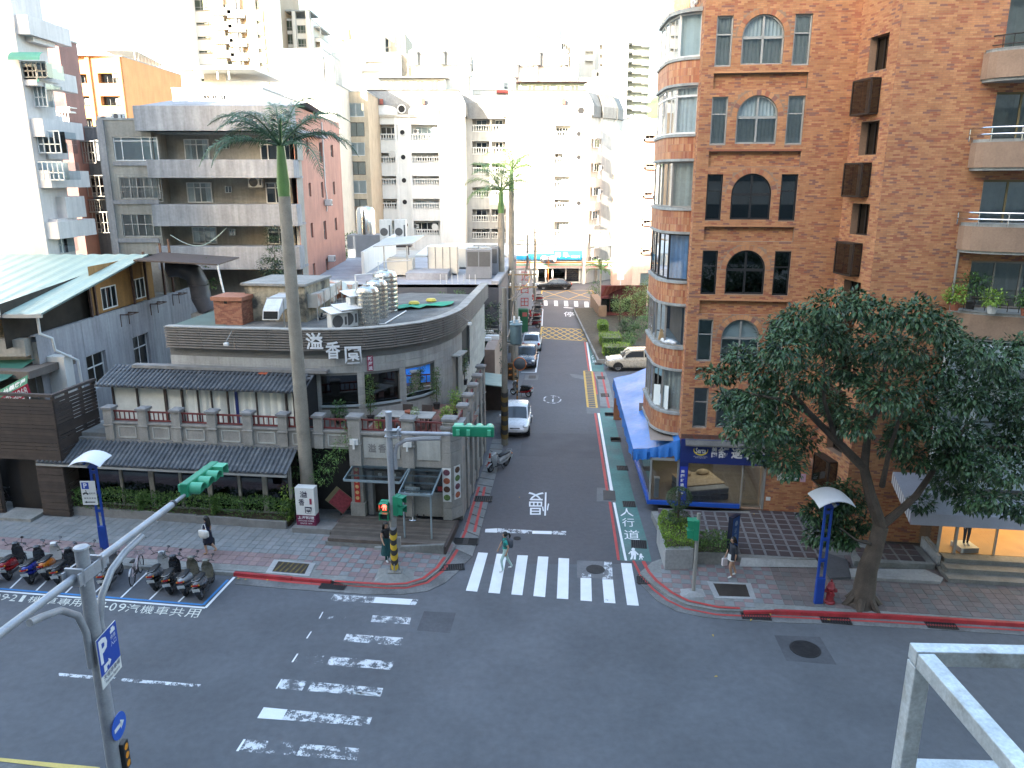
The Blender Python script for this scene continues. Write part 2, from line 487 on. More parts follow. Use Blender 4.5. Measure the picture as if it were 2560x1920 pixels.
paint('red_line',[z5(1388,1265),z5(1412,1265),z5(1390,1170),z5(1368,1165)],m_red)
m_cslab=mat('gutter_slab',(.20,.20,.195),.9,.2,1.2,bump=.4,bscale=70)
paint('concrete_patch',[z4(1015,648),z4(1135,655),z4(1155,755),z4(1012,750)],mat('patch_pale',(.15,.15,.15),.9,.2,1),.009)
paint('gully_cover',[z4(1060,668),z4(1148,672),z4(1155,745),z4(1062,742)],m_iron,.018)
paint('concrete_patch',[z2(1690,1095),z2(1880,1100),z2(1885,1185),z2(1700,1182)],MATS['patch_pale'],.009)
paint('concrete_patch',[z2(1850,720),z2(2000,720),z2(2085,1090),z2(1885,1080)],m_cslab,.007)
paint('concrete_patch',[z2(1770,605),z2(1955,600),z2(2010,760),z2(1850,730)],m_cslab,.0066)
paint('concrete_patch',[z2(1725,25),z2(1865,30),z2(1890,180),z2(1740,185)],m_cslab,.007)
paint('concrete_patch',[z2(848,648),z2(1035,650),z2(1018,720),z2(835,718)],MATS['patch_pale'],.009)
paint('gully_cover',[z2(900,655),z2(995,655),z2(990,700),z2(890,700)],m_iron,.016)
paint('concrete_patch',[z2(1455,632),z2(1665,655),z2(1672,715),z2(1500,680)],MATS['patch_pale'],.009)
paint('concrete_patch',[z5(1155,1100),z5(1255,1105),z5(1262,1140),z5(1165,1135)],MATS['patch_pale'],.009)
def grate(cx,cy,w_,h_,ang,parent=road,n=7,z=.02,name='drain_grate'):
 c=gnd(cx,cy,0);g=MB();g.T=frame((c.x,c.y,z),ang)
 g.mi=1;g.box(-w_/2,w_/2,-h_/2,h_/2,-.012,-.006);g.mi=0
 for y in(-h_/2,h_/2):g.box(-w_/2,w_/2,y-.02,y+.02,-.012,.006)
 for x in(-w_/2,w_/2):g.box(x-.02,x+.02,-h_/2,h_/2,-.012,.006)
 for i in range(1,n):
  x=-w_/2+w_*i/n
  g.box(x-w_/n*.22,x+w_/n*.22,-h_/2,h_/2,-.012,.004)
 return g.build(name,[m_iron,m_dark],parent)
for(x,y)in((1108,108),(1153,292),(1203,506),(1253,773)):grate(*z4(x,y),.55,.62,AS,lane)
for(x,y,ww)in((1325,1070,.6),(1395,1335,.75)):grate(*z4(x,y),ww,.7,AM,road)
for(x,y)in((2012,1197),(2097,1545),(1895,690),(1855,497),(1827,327),(1825,217),(1790,35),(1948,930)):grate(*z2(x,y),.55,.8,AS,road)
def ladder(c4,n,m,th=.09,name='yellow_ladder'):
 a,b,c,d=[gnd(*q,.012)for q in c4]
 g=MB()
 def ln(p,q,t,z):
  p=p.copy();q=q.copy();p.z=q.z=z
  dd=(q-p).normalized();nn=Vector((-dd.y,dd.x,0))*t/2
  g.quad(p-nn,q-nn,q+nn,p+nn)
 ln(a,d,th*1.6,.013);ln(b,c,th*1.6,.013)
 for i in range(n+1):
  ln(a.lerp(d,i/n),b.lerp(c,i/n),th,.012)
 return g.build(name,m,road)
ladder([z2(1660,592),z2(1770,597),z2(1838,1102),z2(1712,1094)],22,m_yell)
def boxj(c4,n,m,th=.13,k=None):
 a,b,c,d=[gnd(*q,.012)for q in c4]
 g=MB();zz_=[.012]
 def ln(p,q,t):
  zz_[0]+=.0001
  p=p.copy();q=q.copy();p.z=q.z=zz_[0]
  dd=(q-p).normalized();nn=Vector((-dd.y,dd.x,0))*t/2
  g.quad(p-nn,q-nn,q+nn,p+nn)
 def pt(u,v):return a.lerp(b,u).lerp(d.lerp(c,u),v)
 for e in((a,b),(b,c),(c,d),(d,a)):ln(*e,th*1.3)
 k=k or n
 for i in range(-k,n):
  for sg in(0,1):
   u0,u1,v0,v1=i/n,(i+k)/n,0.0,1.0
   if u0<0:v0=(0-u0)/(u1-u0);s0=0
   else:s0=u0
   if u1>1:v1=(1-u0)/(u1-u0);s1=1
   else:s1=u1
   if v1<=v0:continue
   if sg:ln(pt(s0,v0),pt(s1,v1),th)
   else:ln(pt(s0,1-v0),pt(s1,1-v1),th)
 return g.build('box_junction',m,road)
boxj([z5(745,1238),z5(1282,1268),z5(1300,1408),z5(722,1372)],6,m_yell,.13,3)
boxj([z5(745,800),z5(1350,800),z5(1395,915),z5(735,895)],2,m_yell,.13,1)
for(x,w1,t,b)in((768,40,920,980),(890,42,922,985),(1010,46,924,988),(1130,46,928,992),(1254,48,934,1000)):
 paint('crosswalk_stripe',[z5(x,t),z5(x+w1,t+1),z5(x+w1+6,b+1),z5(x+4,b)],m_white)
paint('stop_line',[z5(1005,1000),z5(1218,1015),z5(1216,1021),z5(1005,1007)],m_white)
strip('bay_line',P([z5(755,1025),z5(745,1225)],0),.12,m_white)
strip('bay_line',P([z2(1045,225),z2(992,612)],0),.14,m_white)
strip('bay_line',P([z2(790,612),z2(1002,614)],0),.14,m_white,.0125)
c0=gnd(*z2(1220,989));rx,ry=.62,1.0
g=MB();ring=[(rx*math.cos(t),ry*math.sin(t))for t in[2*math.pi*i/28 for i in range(29)]]
g.grid([[(c0.x+x,c0.y+y,.012)for x,y in ring],[(c0.x+x*.84,c0.y+y*.88,.012)for x,y in ring]])
g.quad((c0.x-.06,c0.y-.7,.0122),(c0.x+.04,c0.y-.7,.0122),(c0.x+.16,c0.y+.7,.0122),(c0.x+.06,c0.y+.7,.0122))
g.build('speed_mark',m_white_w,road)
def zq(x,y):return gnd(*z4(x,y),.016)
g=MB()
for pl in([(1268,1105),(1280,1092),(1296,1100),(1294,1115),(1276,1117)],[(1262,1117),(1298,1116),(1306,1150),(1300,1152),(1268,1150)],[(1262,1120),(1268,1122),(1254,1142),(1246,1138)],[(1298,1117),(1324,1142),(1318,1150),(1296,1128)],[(1270,1150),(1286,1150),(1276,1180),(1260,1182)],[(1288,1150),(1304,1152),(1302,1182),(1286,1180)],[(1330,1142),(1340,1136),(1350,1142),(1346,1152),(1332,1152)],[(1328,1152),(1352,1152),(1350,1168),(1330,1168)],[(1350,1152),(1364,1164),(1358,1168),(1349,1160)],[(1330,1168),(1338,1168),(1334,1182),(1324,1182)],[(1342,1168),(1350,1168),(1354,1182),(1346,1183)]):
 g.poly([zq(*q)for q in reversed(pl)])
g.build('pedestrian_symbol',m_white,road)
KZ=.11
zr=zz(1560,1380,.4521)
ins=[(588,1429),(732,1442),(830,1450),(863,1458),(967,1464),(1016,1463),(1065,1449),(1098,1423),(1119,1396),(1140,1362)]
inL=[mf(-60,25.25,0),mf(-12,25.25,0)]+[gnd(a,b,KZ)for a,b in ins]
outL=[gnd(*q)for q in((588,1461),(716,1473),(804,1479),(918,1487),(1003,1487),(1068,1479),(1113,1458),(1143,1432),(1160,1411),(1181,1393))]
swl=[Vector((q.x,q.y,0))for q in inL]+[gnd(1125,1345,KZ),gnd(1085,1340,KZ),mf(-9,31.5),mf(-60,31.5)]
g=MB();g.prism([(q.x,q.y)for q in swl],0,KZ-.015)
pave_l=struct(g.build('pavement_left',m_conc))
gl=MB();gl.prism([(q.x,q.y)for q in[inL[2]]+outL[:1]]and[(q.x,q.y)for q in outL]+[(q.x,q.y)for q in reversed(inL[2:])],0,.02)
struct(gl.build('gutter_left',m_gut))
paint('red_line',P([(592,1438),(735,1453),(840,1462),(832,1466),(735,1458),(592,1443)],.025),m_red,.025)
def kerb(line,name,parent,m,wd=.16,h=.135):
 for a,b in zip(line[:-1],line[1:]):
  n=max(1,round((b-a).length/1.0))
  for i in range(n):
   p,q=a.lerp(b,i/n),a.lerp(b,(i+1)/n)
   d=(q-p).normalized();p=p+d*.006;q=q-d*.006
   nn=Vector((d.y,-d.x,0))*wd
   g=MB();g.hexa([Vector((*t.xy,0))for t in(p,p+nn,q+nn,q)]and[Vector((p.x+nn.x,p.y+nn.y,.0)),Vector((q.x+nn.x,q.y+nn.y,.0)),Vector((q.x,q.y,.0)),Vector((p.x,p.y,.0)),Vector((p.x+nn.x*.85,p.y+nn.y*.85,h)),Vector((q.x+nn.x*.85,q.y+nn.y*.85,h)),Vector((q.x,q.y,h)),Vector((p.x,p.y,h))])
   g.build(name,m,parent)
kerb([Vector((*inL[2].xy,0)),Vector((*inL[3].xy,0))],'kerb_stone',pave_l,m_kred)
kerb([Vector((*inL[3].xy,0)),Vector((*inL[4].xy,0))],'kerb_stone',pave_l,m_kred,.14,.118)
kerb([mf(-40,25.25),Vector((*inL[2].xy,0))],'kerb_stone',pave_l,m_conc)
strip('red_line',[gnd(a,b,0)for a,b in((836,1461),(900,1467),(967,1471),(1016,1471),(1068,1458),(1106,1430),(1128,1400),(1146,1372),(1166,1330),(1185,1255),(1197,1217))],.13,m_red,.03)
strip('red_line',[gnd(a,b,KZ)for a,b in((836,1453),(880,1456),(967,1461),(1014,1459),(1058,1446),(1092,1420),(1112,1393))],.12,m_red,KZ+.012,pave_l)
for(x,y)in((840,265),(1748,122)):grate(*z1(x,y),.95,.45,AM if x<1000 else AM+.25,road,11,.035)
PAV=[]
def inside(p,poly):
 c=False;j=len(poly)-1
 for i in range(len(poly)):
  a,b=poly[i],poly[j]
  if(a.y>p.y)!=(b.y>p.y)and p.x<(b.x-a.x)*(p.y-a.y)/(b.y-a.y)+a.x:c=not c
  j=i
 return c
m_pink=mat('pink_paver',rnd=[(.235,.165,.165),(.26,.185,.18),(.22,.16,.165),(.245,.175,.17)],rough=.88,var=.14,scale=1.2,bump=.3,bscale=80)
m_gray=mat('grey_paver',rnd=[(.205,.215,.22),(.225,.23,.235),(.19,.20,.205),(.21,.215,.215)],rough=.88,var=.14,scale=1.2,bump=.3,bscale=80)
m_pavr=mat('brown_paver',rnd=[(.165,.13,.125),(.18,.145,.14),(.15,.125,.12),(.145,.14,.14)],rough=.88,var=.16,scale=1.0,bump=.3,bscale=80)
TS=.345
tile_me={}
def tile_mesh(m):
 if m.name not in tile_me:
  g=MB();h=TS/2-.006;e=.006
  g.hexa([(-h,-h,-.03),(h,-h,-.03),(h,h,-.03),(-h,h,-.03),(-h+e,-h+e,0),(h-e,-h+e,0),(h-e,h-e,0),(-h+e,h-e,0)])
  tile_me[m.name]=g.mesh('paving_tile',m)
 return tile_me[m.name]
def pave(poly,parent,colf,holes,z,nsep):
 us=[uv_of(p)for p in poly];u0,u1=min(a for a,b in us),max(a for a,b in us);v0,v1=min(b for a,b in us),max(b for a,b in us)
 cells=[]
 i0=int(u0/TS)-1
 for i in range(i0,int(u1/TS)+2):
  for j in range(int(v0/TS)-1,int(v1/TS)+2):
   c=mf(i*TS,j*TS)
   cs=[mf(i*TS+a*TS*.5,j*TS+b*TS*.5)for a in(-1,1)for b in(-1,1)]
   if not all(inside(q,poly)for q in cs):continue
   if any(inside(c,h)for h in holes):continue
   cells.append((c.length,c,i,j))
 cells.sort(key=lambda t:t[0])
 rest={}
 for n,(d,c,i,j)in enumerate(cells):
  m=colf(i,j,c);dz=R.uniform(-.004,.004)
  if n<nsep:
   o=place(tile_mesh(m),'paving_tile',parent,(c.x,c.y,z+dz),AM)
  else:
   g=rest.setdefault(m.name,(MB(),m))[0]
   g.T=frame((c.x,c.y,z+dz),AM);g.rv=R.random()*.999+.0005
   h=TS/2-.006;e=.006
   g.hexa([(-h,-h,-.03),(h,-h,-.03),(h,h,-.03),(-h,h,-.03),(-h+e,-h+e,0),(h-e,-h+e,0),(h-e,h-e,0),(-h+e,h-e,0)])
 for k,(g,m)in rest.items():
  o=g.build('paving_tiles',m,parent);o['kind']='stuff'
uL=uv_of(gnd(735,1400,KZ))[0]
def col_left(i,j,c):
 u,v=i*TS,j*TS
 if u<uL:return m_pink if v<26.9 else m_gray
 h=hash((i*7+j*13))%10
 if u>uL+.3:return(m_pink if(i+j)%2 else m_gray)if R.random()<.9 else m_pink
 return m_gray
vault_l=[gnd(a,b,KZ)for a,b in((z1(318,160)),(z1(655,187)),(z1(705,85)),(z1(385,57)))]
foot_l=[gnd(a,b,KZ)for a,b in(z1(1200,240),z1(1420,240),z1(1440,150),z1(1240,140))]
swl_t=[Vector((*q.xy,0))for q in[mf(-27,25.42),mf(-10.6,25.42)]+[gnd(a,b-4,KZ)for a,b in ins[1:]]]+[gnd(1125,1352,KZ),gnd(1085,1345,KZ),mf(-9,30.3),mf(-27,30.3)]
pave(swl_t,pave_l,col_left,[vault_l,foot_l],KZ,300)
def slab(name,pts,z0,z1,m,parent):
 g=MB();g.prism([(q.x,q.y)for q in pts],z0,z1);return g.build(name,m,parent)
def vault(px,parent,stripes=None):
 p=[Vector((*q.xy,0))for q in px]
 fr_=slab('vault_frame',p,.05,KZ+.006,m_conc_l,parent)
 c=sum(p,Vector())/4
 inn=[c+(q-c)*.74 for q in p]
 slab('vault_cover',inn,.05,KZ+.014,mat('vault_plate',(.045,.036,.03),.7,.3,1.5,metal=.3),fr_)
 if stripes:
  g=MB();a,b,cc,d=inn
  for k in range(6):
   t0,t1=.04+k*.16,.10+k*.16
   g.quad(*[Vector((q.x,q.y,KZ+.018))for q in(a.lerp(b,t0),a.lerp(b,t1),d.lerp(cc,min(.98,t1+.12)),d.lerp(cc,min(.96,t0+.12)))])
  g.build('hazard_stripe',mat('faded_yellow',(.13,.095,.03),.8,.3,3,alpha=.6),fr_)
vault(vault_l,pave_l,True)
edgeL=[(1181,1393),(1204,1318),(1232,1215),(1245,1169),(1262,1098)]
edgeI=[(1135,1372),(1161,1320),(1195,1205),(1213,1160),(1232,1098)]
eo=[gnd(a,b,0)for a,b in edgeL];ei=[gnd(a,b,0)for a,b in edgeI]
def along(line,t):
 ls=[(b-a).length for a,b in zip(line[:-1],line[1:])];s=t*sum(ls)
 for(a,b),l in zip(zip(line[:-1],line[1:]),ls):
  if s<=l:return a.lerp(b,s/l)
  s-=l
 return line[-1].copy()
g=MB();g.prism([(q.x,q.y)for q in eo]+[(q.x,q.y)for q in reversed(ei)],0,.015)
chan=struct(g.build('gutter_side_street',m_gut))
NS=16
for k in range(NS):
 a,b=k/NS,(k+1)/NS-.006
 p=[along(ei,a),along(eo,a),along(eo,b),along(ei,b)]
 c=sum(p,Vector())/4
 slab('gutter_slab',[c+(q-c)*.985 for q in p],.01,.035+R.uniform(0,.006),m_cslab,chan)
strip('red_line',[gnd(a,b,.045)for a,b in((1186,1330),(1195,1292),(1204,1256),(1212,1217))],.12,m_red,.048,chan)
strip('red_line',[gnd(a,b,.045)for a,b in((1150,1360),(1163,1330),(1180,1272),(1198,1217))],.12,m_red,.048,chan)
grate(*zz(700,1000,.30136)(1688,828),.8,.6,AS,chan,8,.06)
grate(*zz(700,1000,.30136)(1540,1182),1.0,.55,AS,chan,2,.06)
inr=[(1600,1430),(1622,1452),(1641,1466),(1675,1490),(1714,1509),(1795,1524),(1858,1526),(1935,1525),(2202,1536),(2560,1557)]
inR=[gnd(a,b,KZ)for a,b in inr]+[mf(34,uv_of(gnd(2560,1557,KZ))[1])]
outr=[(1589,1440),(1605,1466),(1641,1502),(1691,1529),(1759,1544),(1831,1550),(1922,1556),(2121,1563),(2374,1577),(2560,1589)]
outR=[gnd(a,b,0)for a,b in outr]+[mf(34,uv_of(gnd(2560,1589,0))[1])]
pr=[Vector((*q.xy,0))for q in inR]+[mf(34,30.5),mf(7,31.5),gnd(1612,1290,0),gnd(1596,1330,0)]
pr=[Vector((*q.xy,0))for q in inR]+[mf(34,31.5),mf(6.0,31.5),gnd(1630,1404,KZ)]
g=MB();g.prism([(q.x,q.y)for q in pr],0,KZ-.015)
pave_r=struct(g.build('pavement_right',m_conc))
g=MB();g.prism([(q.x,q.y)for q in outR]+[(q.x,q.y)for q in reversed(inR)],0,.02)
struct(g.build('gutter_right',m_gut))
kerb([Vector((*q.xy,0))for q in inR[6:8]],'kerb_stone',pave_r,m_kred,.14,.12)
kerb([Vector((*q.xy,0))for q in inR[7:]],'kerb_stone',pave_r,m_kred,.16,.15)
strip('red_line',[gnd(a,b,0)for a,b in((1583,1403),(1602,1440),(1633,1475),(1668,1502),(1712,1523),(1790,1538),(1850,1541),(1935,1543),(2200,1556),(2560,1578))],.10,m_red,.03)
strip('red_line',[gnd(a,b,KZ)for a,b in((1608,1406),(1622,1430),(1641,1452),(1680,1482),(1720,1502),(1795,1518),(1850,1521))],.12,m_red,KZ+.012,pave_r)
paint('red_line',P([(1604,1404),(1612,1404),(1634,1440),(1624,1440)],0),m_red,.028)
for(x,y,ww)in((128,160,.75),(728,355,.95),(1168,377,.95),(1750,405,.95)):grate(*zr(x,y),ww,.5,AM,road,11,.035)
prt=[Vector((*gnd(a,b-5,KZ).xy,0))for a,b in inr[1:]]+[Vector((*mf(20,uv_of(gnd(2560,1557,KZ))[1]+.1).xy,0)),mf(20,29.6),mf(5.2,29.6),Vector((*gnd(1640,1412,KZ).xy,0))]
uR=uv_of(gnd(1960,1490,KZ))[0]
def col_right(i,j,c):
 u=i*TS
 if u>uR:return m_pavr
 if u<uR-.4 or j%2:return m_pink if(i+j)%2 else m_gray
 return m_gray
vault_r=[gnd(*zr(a,b),KZ)for a,b in((502,255),(732,262),(700,172),(458,162))]
pit=[gnd(a,b,KZ)for a,b in(zr(1285,325),zr(1420,332),zr(1395,275),zr(1230,235))]
foot_r=[gnd(a,b,KZ)for a,b in(zr(330,262),zr(440,262),zr(430,215),zr(330,215))]
pave(prt,pave_r,col_right,[vault_r,pit,foot_r],KZ,300)
vault(vault_r,pave_r)
slab('tree_pit',[Vector((*q.xy,0))for q in pit],.03,KZ-.03,mat('soil',(.07,.055,.035),.95,.35,4,bump=.8,bscale=60),pave_r)
m_void=mat('dark_interior',(.018,.018,.02),.9,.1,1)
m_glass=glass('window_glass',(.75,.85,.9),.85)
m_glass_d=glass('dark_window_glass',(.35,.42,.46),.55)
m_alu=mat('aluminium_frame',(.42,.42,.40),.45,.08,3,metal=.5)
m_alu_w=mat('white_window_frame',(.68,.68,.66),.5,.05,3)
m_alu_b=mat('black_window_frame',(.02,.02,.022),.45,.1,3)
m_alu_g=mat('grey_window_frame',(.26,.25,.23),.5,.1,3)
m_curt=mat('white_curtain',(.72,.72,.70),.9,.08,6)
m_curt_b=mat('beige_curtain',(.55,.50,.42),.9,.1,6)
m_curt_bl=mat('blue_curtain',(.20,.33,.55),.9,.1,6)
m_blind=mat('pale_blind',(.62,.66,.64),.8,.06,2)
m_ac=mat('appliance_white',(.66,.66,.63),.5,.08,3,streak=.15)
m_acg=mat('appliance_grille',(.10,.10,.10),.6,.1,5)
def wall(mb,x0,x1,z0,z1,ops=(),dep=.15,y=0.0):
 rects=[(o[0],o[1],o[2],o[3])for o in ops]
 xs=sorted({x0,x1,*[min(max(v,x0),x1)for r in rects for v in r[:2]]});zs=sorted({z0,z1,*[min(max(v,z0),z1)for r in rects for v in r[2:]]})
 for j in range(len(zs)-1):
  run=None
  for i in range(len(xs)-1):
   cx,cz=(xs[i]+xs[i+1])/2,(zs[j]+zs[j+1])/2
   solid=not any(a<cx<b and c<cz<d for a,b,c,d in rects)
   if solid:
    run=xs[i]if run is None else run
   if run is not None and(not solid or i==len(xs)-2):
    e=xs[i+1]if solid else xs[i]
    mb.quad((run,y,zs[j]),(e,y,zs[j]),(e,y,zs[j+1]),(run,y,zs[j+1]));run=None
 for o in ops:
  a,b,c,d=o[:4];Y=y+dep
  if len(o)>4:
   r=(b-a)/2;zc=d-r;cx=(a+b)/2;n=14
   arc=[(cx-r*math.cos(math.pi*k/n),zc+r*math.sin(math.pi*k/n))for k in range(n+1)]
   mb.poly([(a,y,zc)]and[(a,y,d)]+[(p[0],y,p[1])for p in reversed(arc[:n//2+1])])
   mb.poly([(b,y,d)]+[(p[0],y,p[1])for p in reversed(arc[n//2:])])
   for p,q in zip(arc[:-1],arc[1:]):
    mb.quad((p[0],y,p[1]),(q[0],y,q[1]),(q[0],Y,q[1]),(p[0],Y,p[1]))
   d=zc
  else:
   mb.quad((a,y,d),(a,Y,d),(b,Y,d),(b,y,d))
  mb.quad((a,y,c),(b,y,c),(b,Y,c),(a,Y,c))
  mb.quad((a,y,c),(a,Y,c),(a,Y,d),(a,y,d));mb.quad((b,y,c),(b,y,d),(b,Y,d),(b,Y,c))
 return mb
_WM={}
def sheet(w_,h_,m,name,folds=0,amp=.02):
 k=(name,round(w_,2),round(h_,2),m.name,folds)
 if k not in _WM:
  g=MB()
  if folds:
   n=max(6,int(w_*folds));ph=R.random()*6
   xs=[w_*i/n for i in range(n+1)]
   ys=[amp*math.sin(i*1.9+ph)+amp*.6*math.sin(i*.73+ph*2)for i in range(n+1)]
   g.grid([[(x,y,0)for x,y in zip(xs,ys)],[(x,y*.7,h_)for x,y in zip(xs,ys)]])
  else:
   g.quad((0,0,0),(w_,0,0),(w_,0,h_),(0,0,h_))
  _WM[k]=g.mesh(name,m)
 return _WM[k]
def sub(name,me,parent,M):
 o=bpy.data.objects.new(name,me);COL.objects.link(o);o.parent=parent;o.matrix_local=M
 return o
def win(parent,T,x0,x1,z0,z1,y=.12,fm=None,gm=None,vs_=(.5,),hs=(),fw=.05,back=None,folds=0,bo=.10,cover=1.0,panes=True,name='window',deep=None):
 w_,h_=x1-x0,z1-z0
 fm=fm or m_alu;gm=gm or m_glass
 k=('win',round(w_,2),round(h_,2),fm.name,tuple(vs_),tuple(hs),fw)
 if k not in _WM:
  g=MB();t=.05
  g.box(0,fw,-.02,t,0,h_);g.box(w_-fw,w_,-.02,t,0,h_);g.box(fw,w_-fw,-.02,t,0,fw);g.box(fw,w_-fw,-.02,t,h_-fw,h_)
  for a in vs_:g.box(w_*a-fw*.45,w_*a+fw*.45,-.015,t,fw,h_-fw)
  for a in hs:g.box(fw,w_-fw,-.012,t,h_*a-fw*.45,h_*a+fw*.45)
  _WM[k]=g.mesh(name,fm)
 o=sub(name,_WM[k],parent,T@Matrix.Translation((x0,y,z0)))
 if panes:
  xs=[0]+[a for a in vs_]+[1];zs=[0]+list(hs)+[1]
  for i in range(len(xs)-1):
   for j in range(len(zs)-1):
    a,b,c,d=xs[i]*w_+fw*.4,xs[i+1]*w_-fw*.4,zs[j]*h_+fw*.4,zs[j+1]*h_-fw*.4
    sub('pane',sheet(b-a,d-c,gm,'pane'),o,Matrix.Translation((a,.012+.01*(i%2),c)))
 elif gm:
  sub('pane',sheet(w_-fw,h_-fw,gm,'pane'),o,Matrix.Translation((fw/2,.015,fw/2)))
 if back is not None:
  if cover<1.0:
   cw=w_*cover/2
   sub('curtain',sheet(cw,h_,back,'curtain',folds),o,Matrix.Translation((0,bo,0)))
   sub('curtain',sheet(cw,h_,back,'curtain',folds),o,Matrix.Translation((w_-cw,bo,0)))
   sub('room',sheet(w_,h_,m_void,'room'),o,Matrix.Translation((0,bo+.25,0)))
  else:
   sub('curtain',sheet(w_,h_,back,'curtain',folds),o,Matrix.Translation((0,bo,0)))
 else:
  sub('room',sheet(w_,h_,m_void,'room'),o,Matrix.Translation((0,deep or bo,0)))
 return o
def ac_parts(parent,T,w_=.8,h_=.6,d_=.32,fan=1,rack=True):
 k=('ac',w_,h_,d_)
 if k not in _WM:
  g=MB();g.box(0,w_,0,d_,.04,h_)
  _WM[k]=g.mesh('air_conditioner',m_ac)
  g=MB()
  n=20;cx,cz,r=w_*.38,h_*.53,min(h_*.42,w_*.34)
  g.poly([(cx+r*math.cos(2*math.pi*i/n),-.006,cz+r*math.sin(2*math.pi*i/n))for i in range(n)])
  g.box(w_*.8,w_*.93,-.008,0,h_*.25,h_*.8)
  _WM[k+('f',)]=g.mesh('fan_grille',m_acg)
  g=MB();g.box(.06,.1,0,d_+.12,0,.04);g.box(w_-.1,w_-.06,0,d_+.12,0,.04)
  _WM[k+('b',)]=g.mesh('bracket',m_alu_g)
 o=sub('air_conditioner',_WM[k],parent,T)
 sub('fan_grille',_WM[k+('f',)],o,Matrix.Identity(4))
 if rack:sub('bracket',_WM[k+('b',)],o,Matrix.Identity(4))
 return o
I4=Matrix.Identity(4)
def Rz(a):return Matrix.Rotation(a,4,'Z')
def Tr(x,y,z):return Matrix.Translation((x,y,z))
BRICK_L,BRICK_H=.238,.068
class Bricks:
 def __init__(s):s.it=[]
 def face(s,T,x0,x1,z0,z1,ops=(),arches=(),y=0.0,bl=BRICK_L,bh=BRICK_H):
  nz=int((z1-z0)/bh)
  for j in range(nz):
   za,zb_=z0+j*bh+.004,z0+(j+1)*bh-.004;zc=(za+zb_)/2
   x=x0-(bl*.5 if j%2 else 0)-R.random()*.0
   while x<x1:
    segs=[(max(x,x0)+.004,min(x+bl,x1)-.004)]
    for(a,b,c,d)in[o[:4]for o in ops]:
     if c-.01<zc<d+.01:
      ns=[]
      for p,q in segs:
       if q<=a or p>=b:ns.append((p,q));continue
       if p<a:ns.append((p,a))
       if q>b:ns.append((b,q))
      segs=ns
    for p,q in segs:
     if q-p<.03:continue
     if any(((p if abs(p-ax)<abs(q-ax)else q)-ax)**2+(zc-az)**2<ar*ar and zc>az-.02 and(p<ax+ar and q>ax-ar)for ax,az,ar in arches):continue
     s.it.append((T,p,q,y,za,zb_))
    x+=bl
 def ring(s,T,cx,cz,r,th=.2,y=0.0,n=17):
  for k in range(n):
   a0,a1=math.pi*(k+.06)/n,math.pi*(k+.94)/n
   pts=[(cx+rr*math.cos(a),y,cz+rr*math.sin(a))for rr,a in((r,a0),(r+th,a0),(r+th,a1),(r,a1))]
   s.it.append((T,pts))
 def build(s,parent,m,M,nsep=300,th=.012):
  def far(it):
   if len(it)==2:return 1e9
   c=M@(it[0]@Vector(((it[1]+it[2])/2,it[3],it[4])))
   return(c-Vector((0,0,CAMH))).length+(0 if it[2]-it[1]>BRICK_L-.02 else 1e6)+(0 if getattr(s,'ok',None)is None or s.ok(c)else 1e5)
  order=sorted(range(len(s.it)),key=lambda i:far(s.it[i]))
  g=MB();g.box(0,BRICK_L-.008,-th,0,0,BRICK_H-.008)
  me=g.mesh('brick',m)
  sep=set(order[:nsep])
  g=MB()
  for i,it in enumerate(s.it):
   if i in sep:
    sub('brick',me,parent,it[0]@Tr(it[1],it[3],it[4]));continue
   g.T=it[0];g.rv=R.random()*.998+.001
   if len(it)==2:
    a,b,c,d=it[1]
    f=[Vector(q)+Vector((0,-th*1.2,0))for q in(a,b,c,d)]
    g.add([a,b,c,d]+f,[(4,5,6,7),(0,1,5,4),(1,2,6,5),(2,3,7,6),(3,0,4,7)])
   else:
    _,p,q,y,z0,z1=it
    g.add([(p,y,z0),(q,y,z0),(q,y,z1),(p,y,z1),(p,y-th,z0),(q,y-th,z0),(q,y-th,z1),(p,y-th,z1)],[(4,5,6,7),(0,1,5,4),(1,2,6,5),(2,3,7,6),(3,0,4,7)])
  o=g.build('bricks',m,parent);o['kind']='stuff'
  return o
A0=Vector((7.38,32.26,0))
bb=thing('apartment_building','orange brick apartment building with arched windows above the blue mattress shop','building',A0,AM)
BM=frame(A0,AM)
m_mort=mat('mortar',(.30,.20,.14),.9,.15,1.5)
m_brick=mat('brick',rnd=[(0.448,0.206,0.0975),(0.493,0.237,0.117),(0.403,0.175,0.0845),(0.526,0.269,0.13),(0.47,0.225,0.104),(0.347,0.125,0.0715),(0.426,0.194,0.0975),(0.504,0.25,0.124),(0.263,0.125,0.0975),(0.448,0.213,0.104),(0.482,0.231,0.111),(0.375,0.144,0.078)],rough=.8,var=.10,scale=1.2,streak=.10)
m_tileb=mat('terracotta_tile',rnd=[(.44,.19,.09),(.38,.14,.07),(.48,.24,.12),(.33,.11,.06),(.42,.18,.09),(.50,.26,.14),(.40,.17,.10)],rough=.6,var=.12,scale=1.5,streak=.12)
m_lip=mat('concrete_lip',(.33,.34,.33),.85,.2,2,streak=.25)
m_soffit=mat('dark_brick_soffit',(.16,.085,.055),.9,.3,2)  # Darker brick tone for soffits, assigned to no mesh
LED=[3.82,6.79,9.65,12.67,15.6,18.5]
TOPZ=23.2
BR=Bricks()
ops=[];ring=[]
styles=[('g',m_curt_b),('b',m_blind),('d',None),('d',None),('c',m_curt),('c',m_curt)]
for z in LED:
 ops+=[(.46,1.08,z+.25,z+2.05),(1.44,3.0,z+.28,z+2.08,'arch'),(3.34,3.98,z+.25,z+2.05)]
rec=[(.46,4.0,z-.58,z)for z in LED[1:]]
shop_op=(.40,3.74,.42,2.50)
g=MB();g.box(0,5.75,.8,1.0,3.4,TOPZ)
wall(g,0,5.75,.35,TOPZ,[shop_op]+ops+rec,.18)
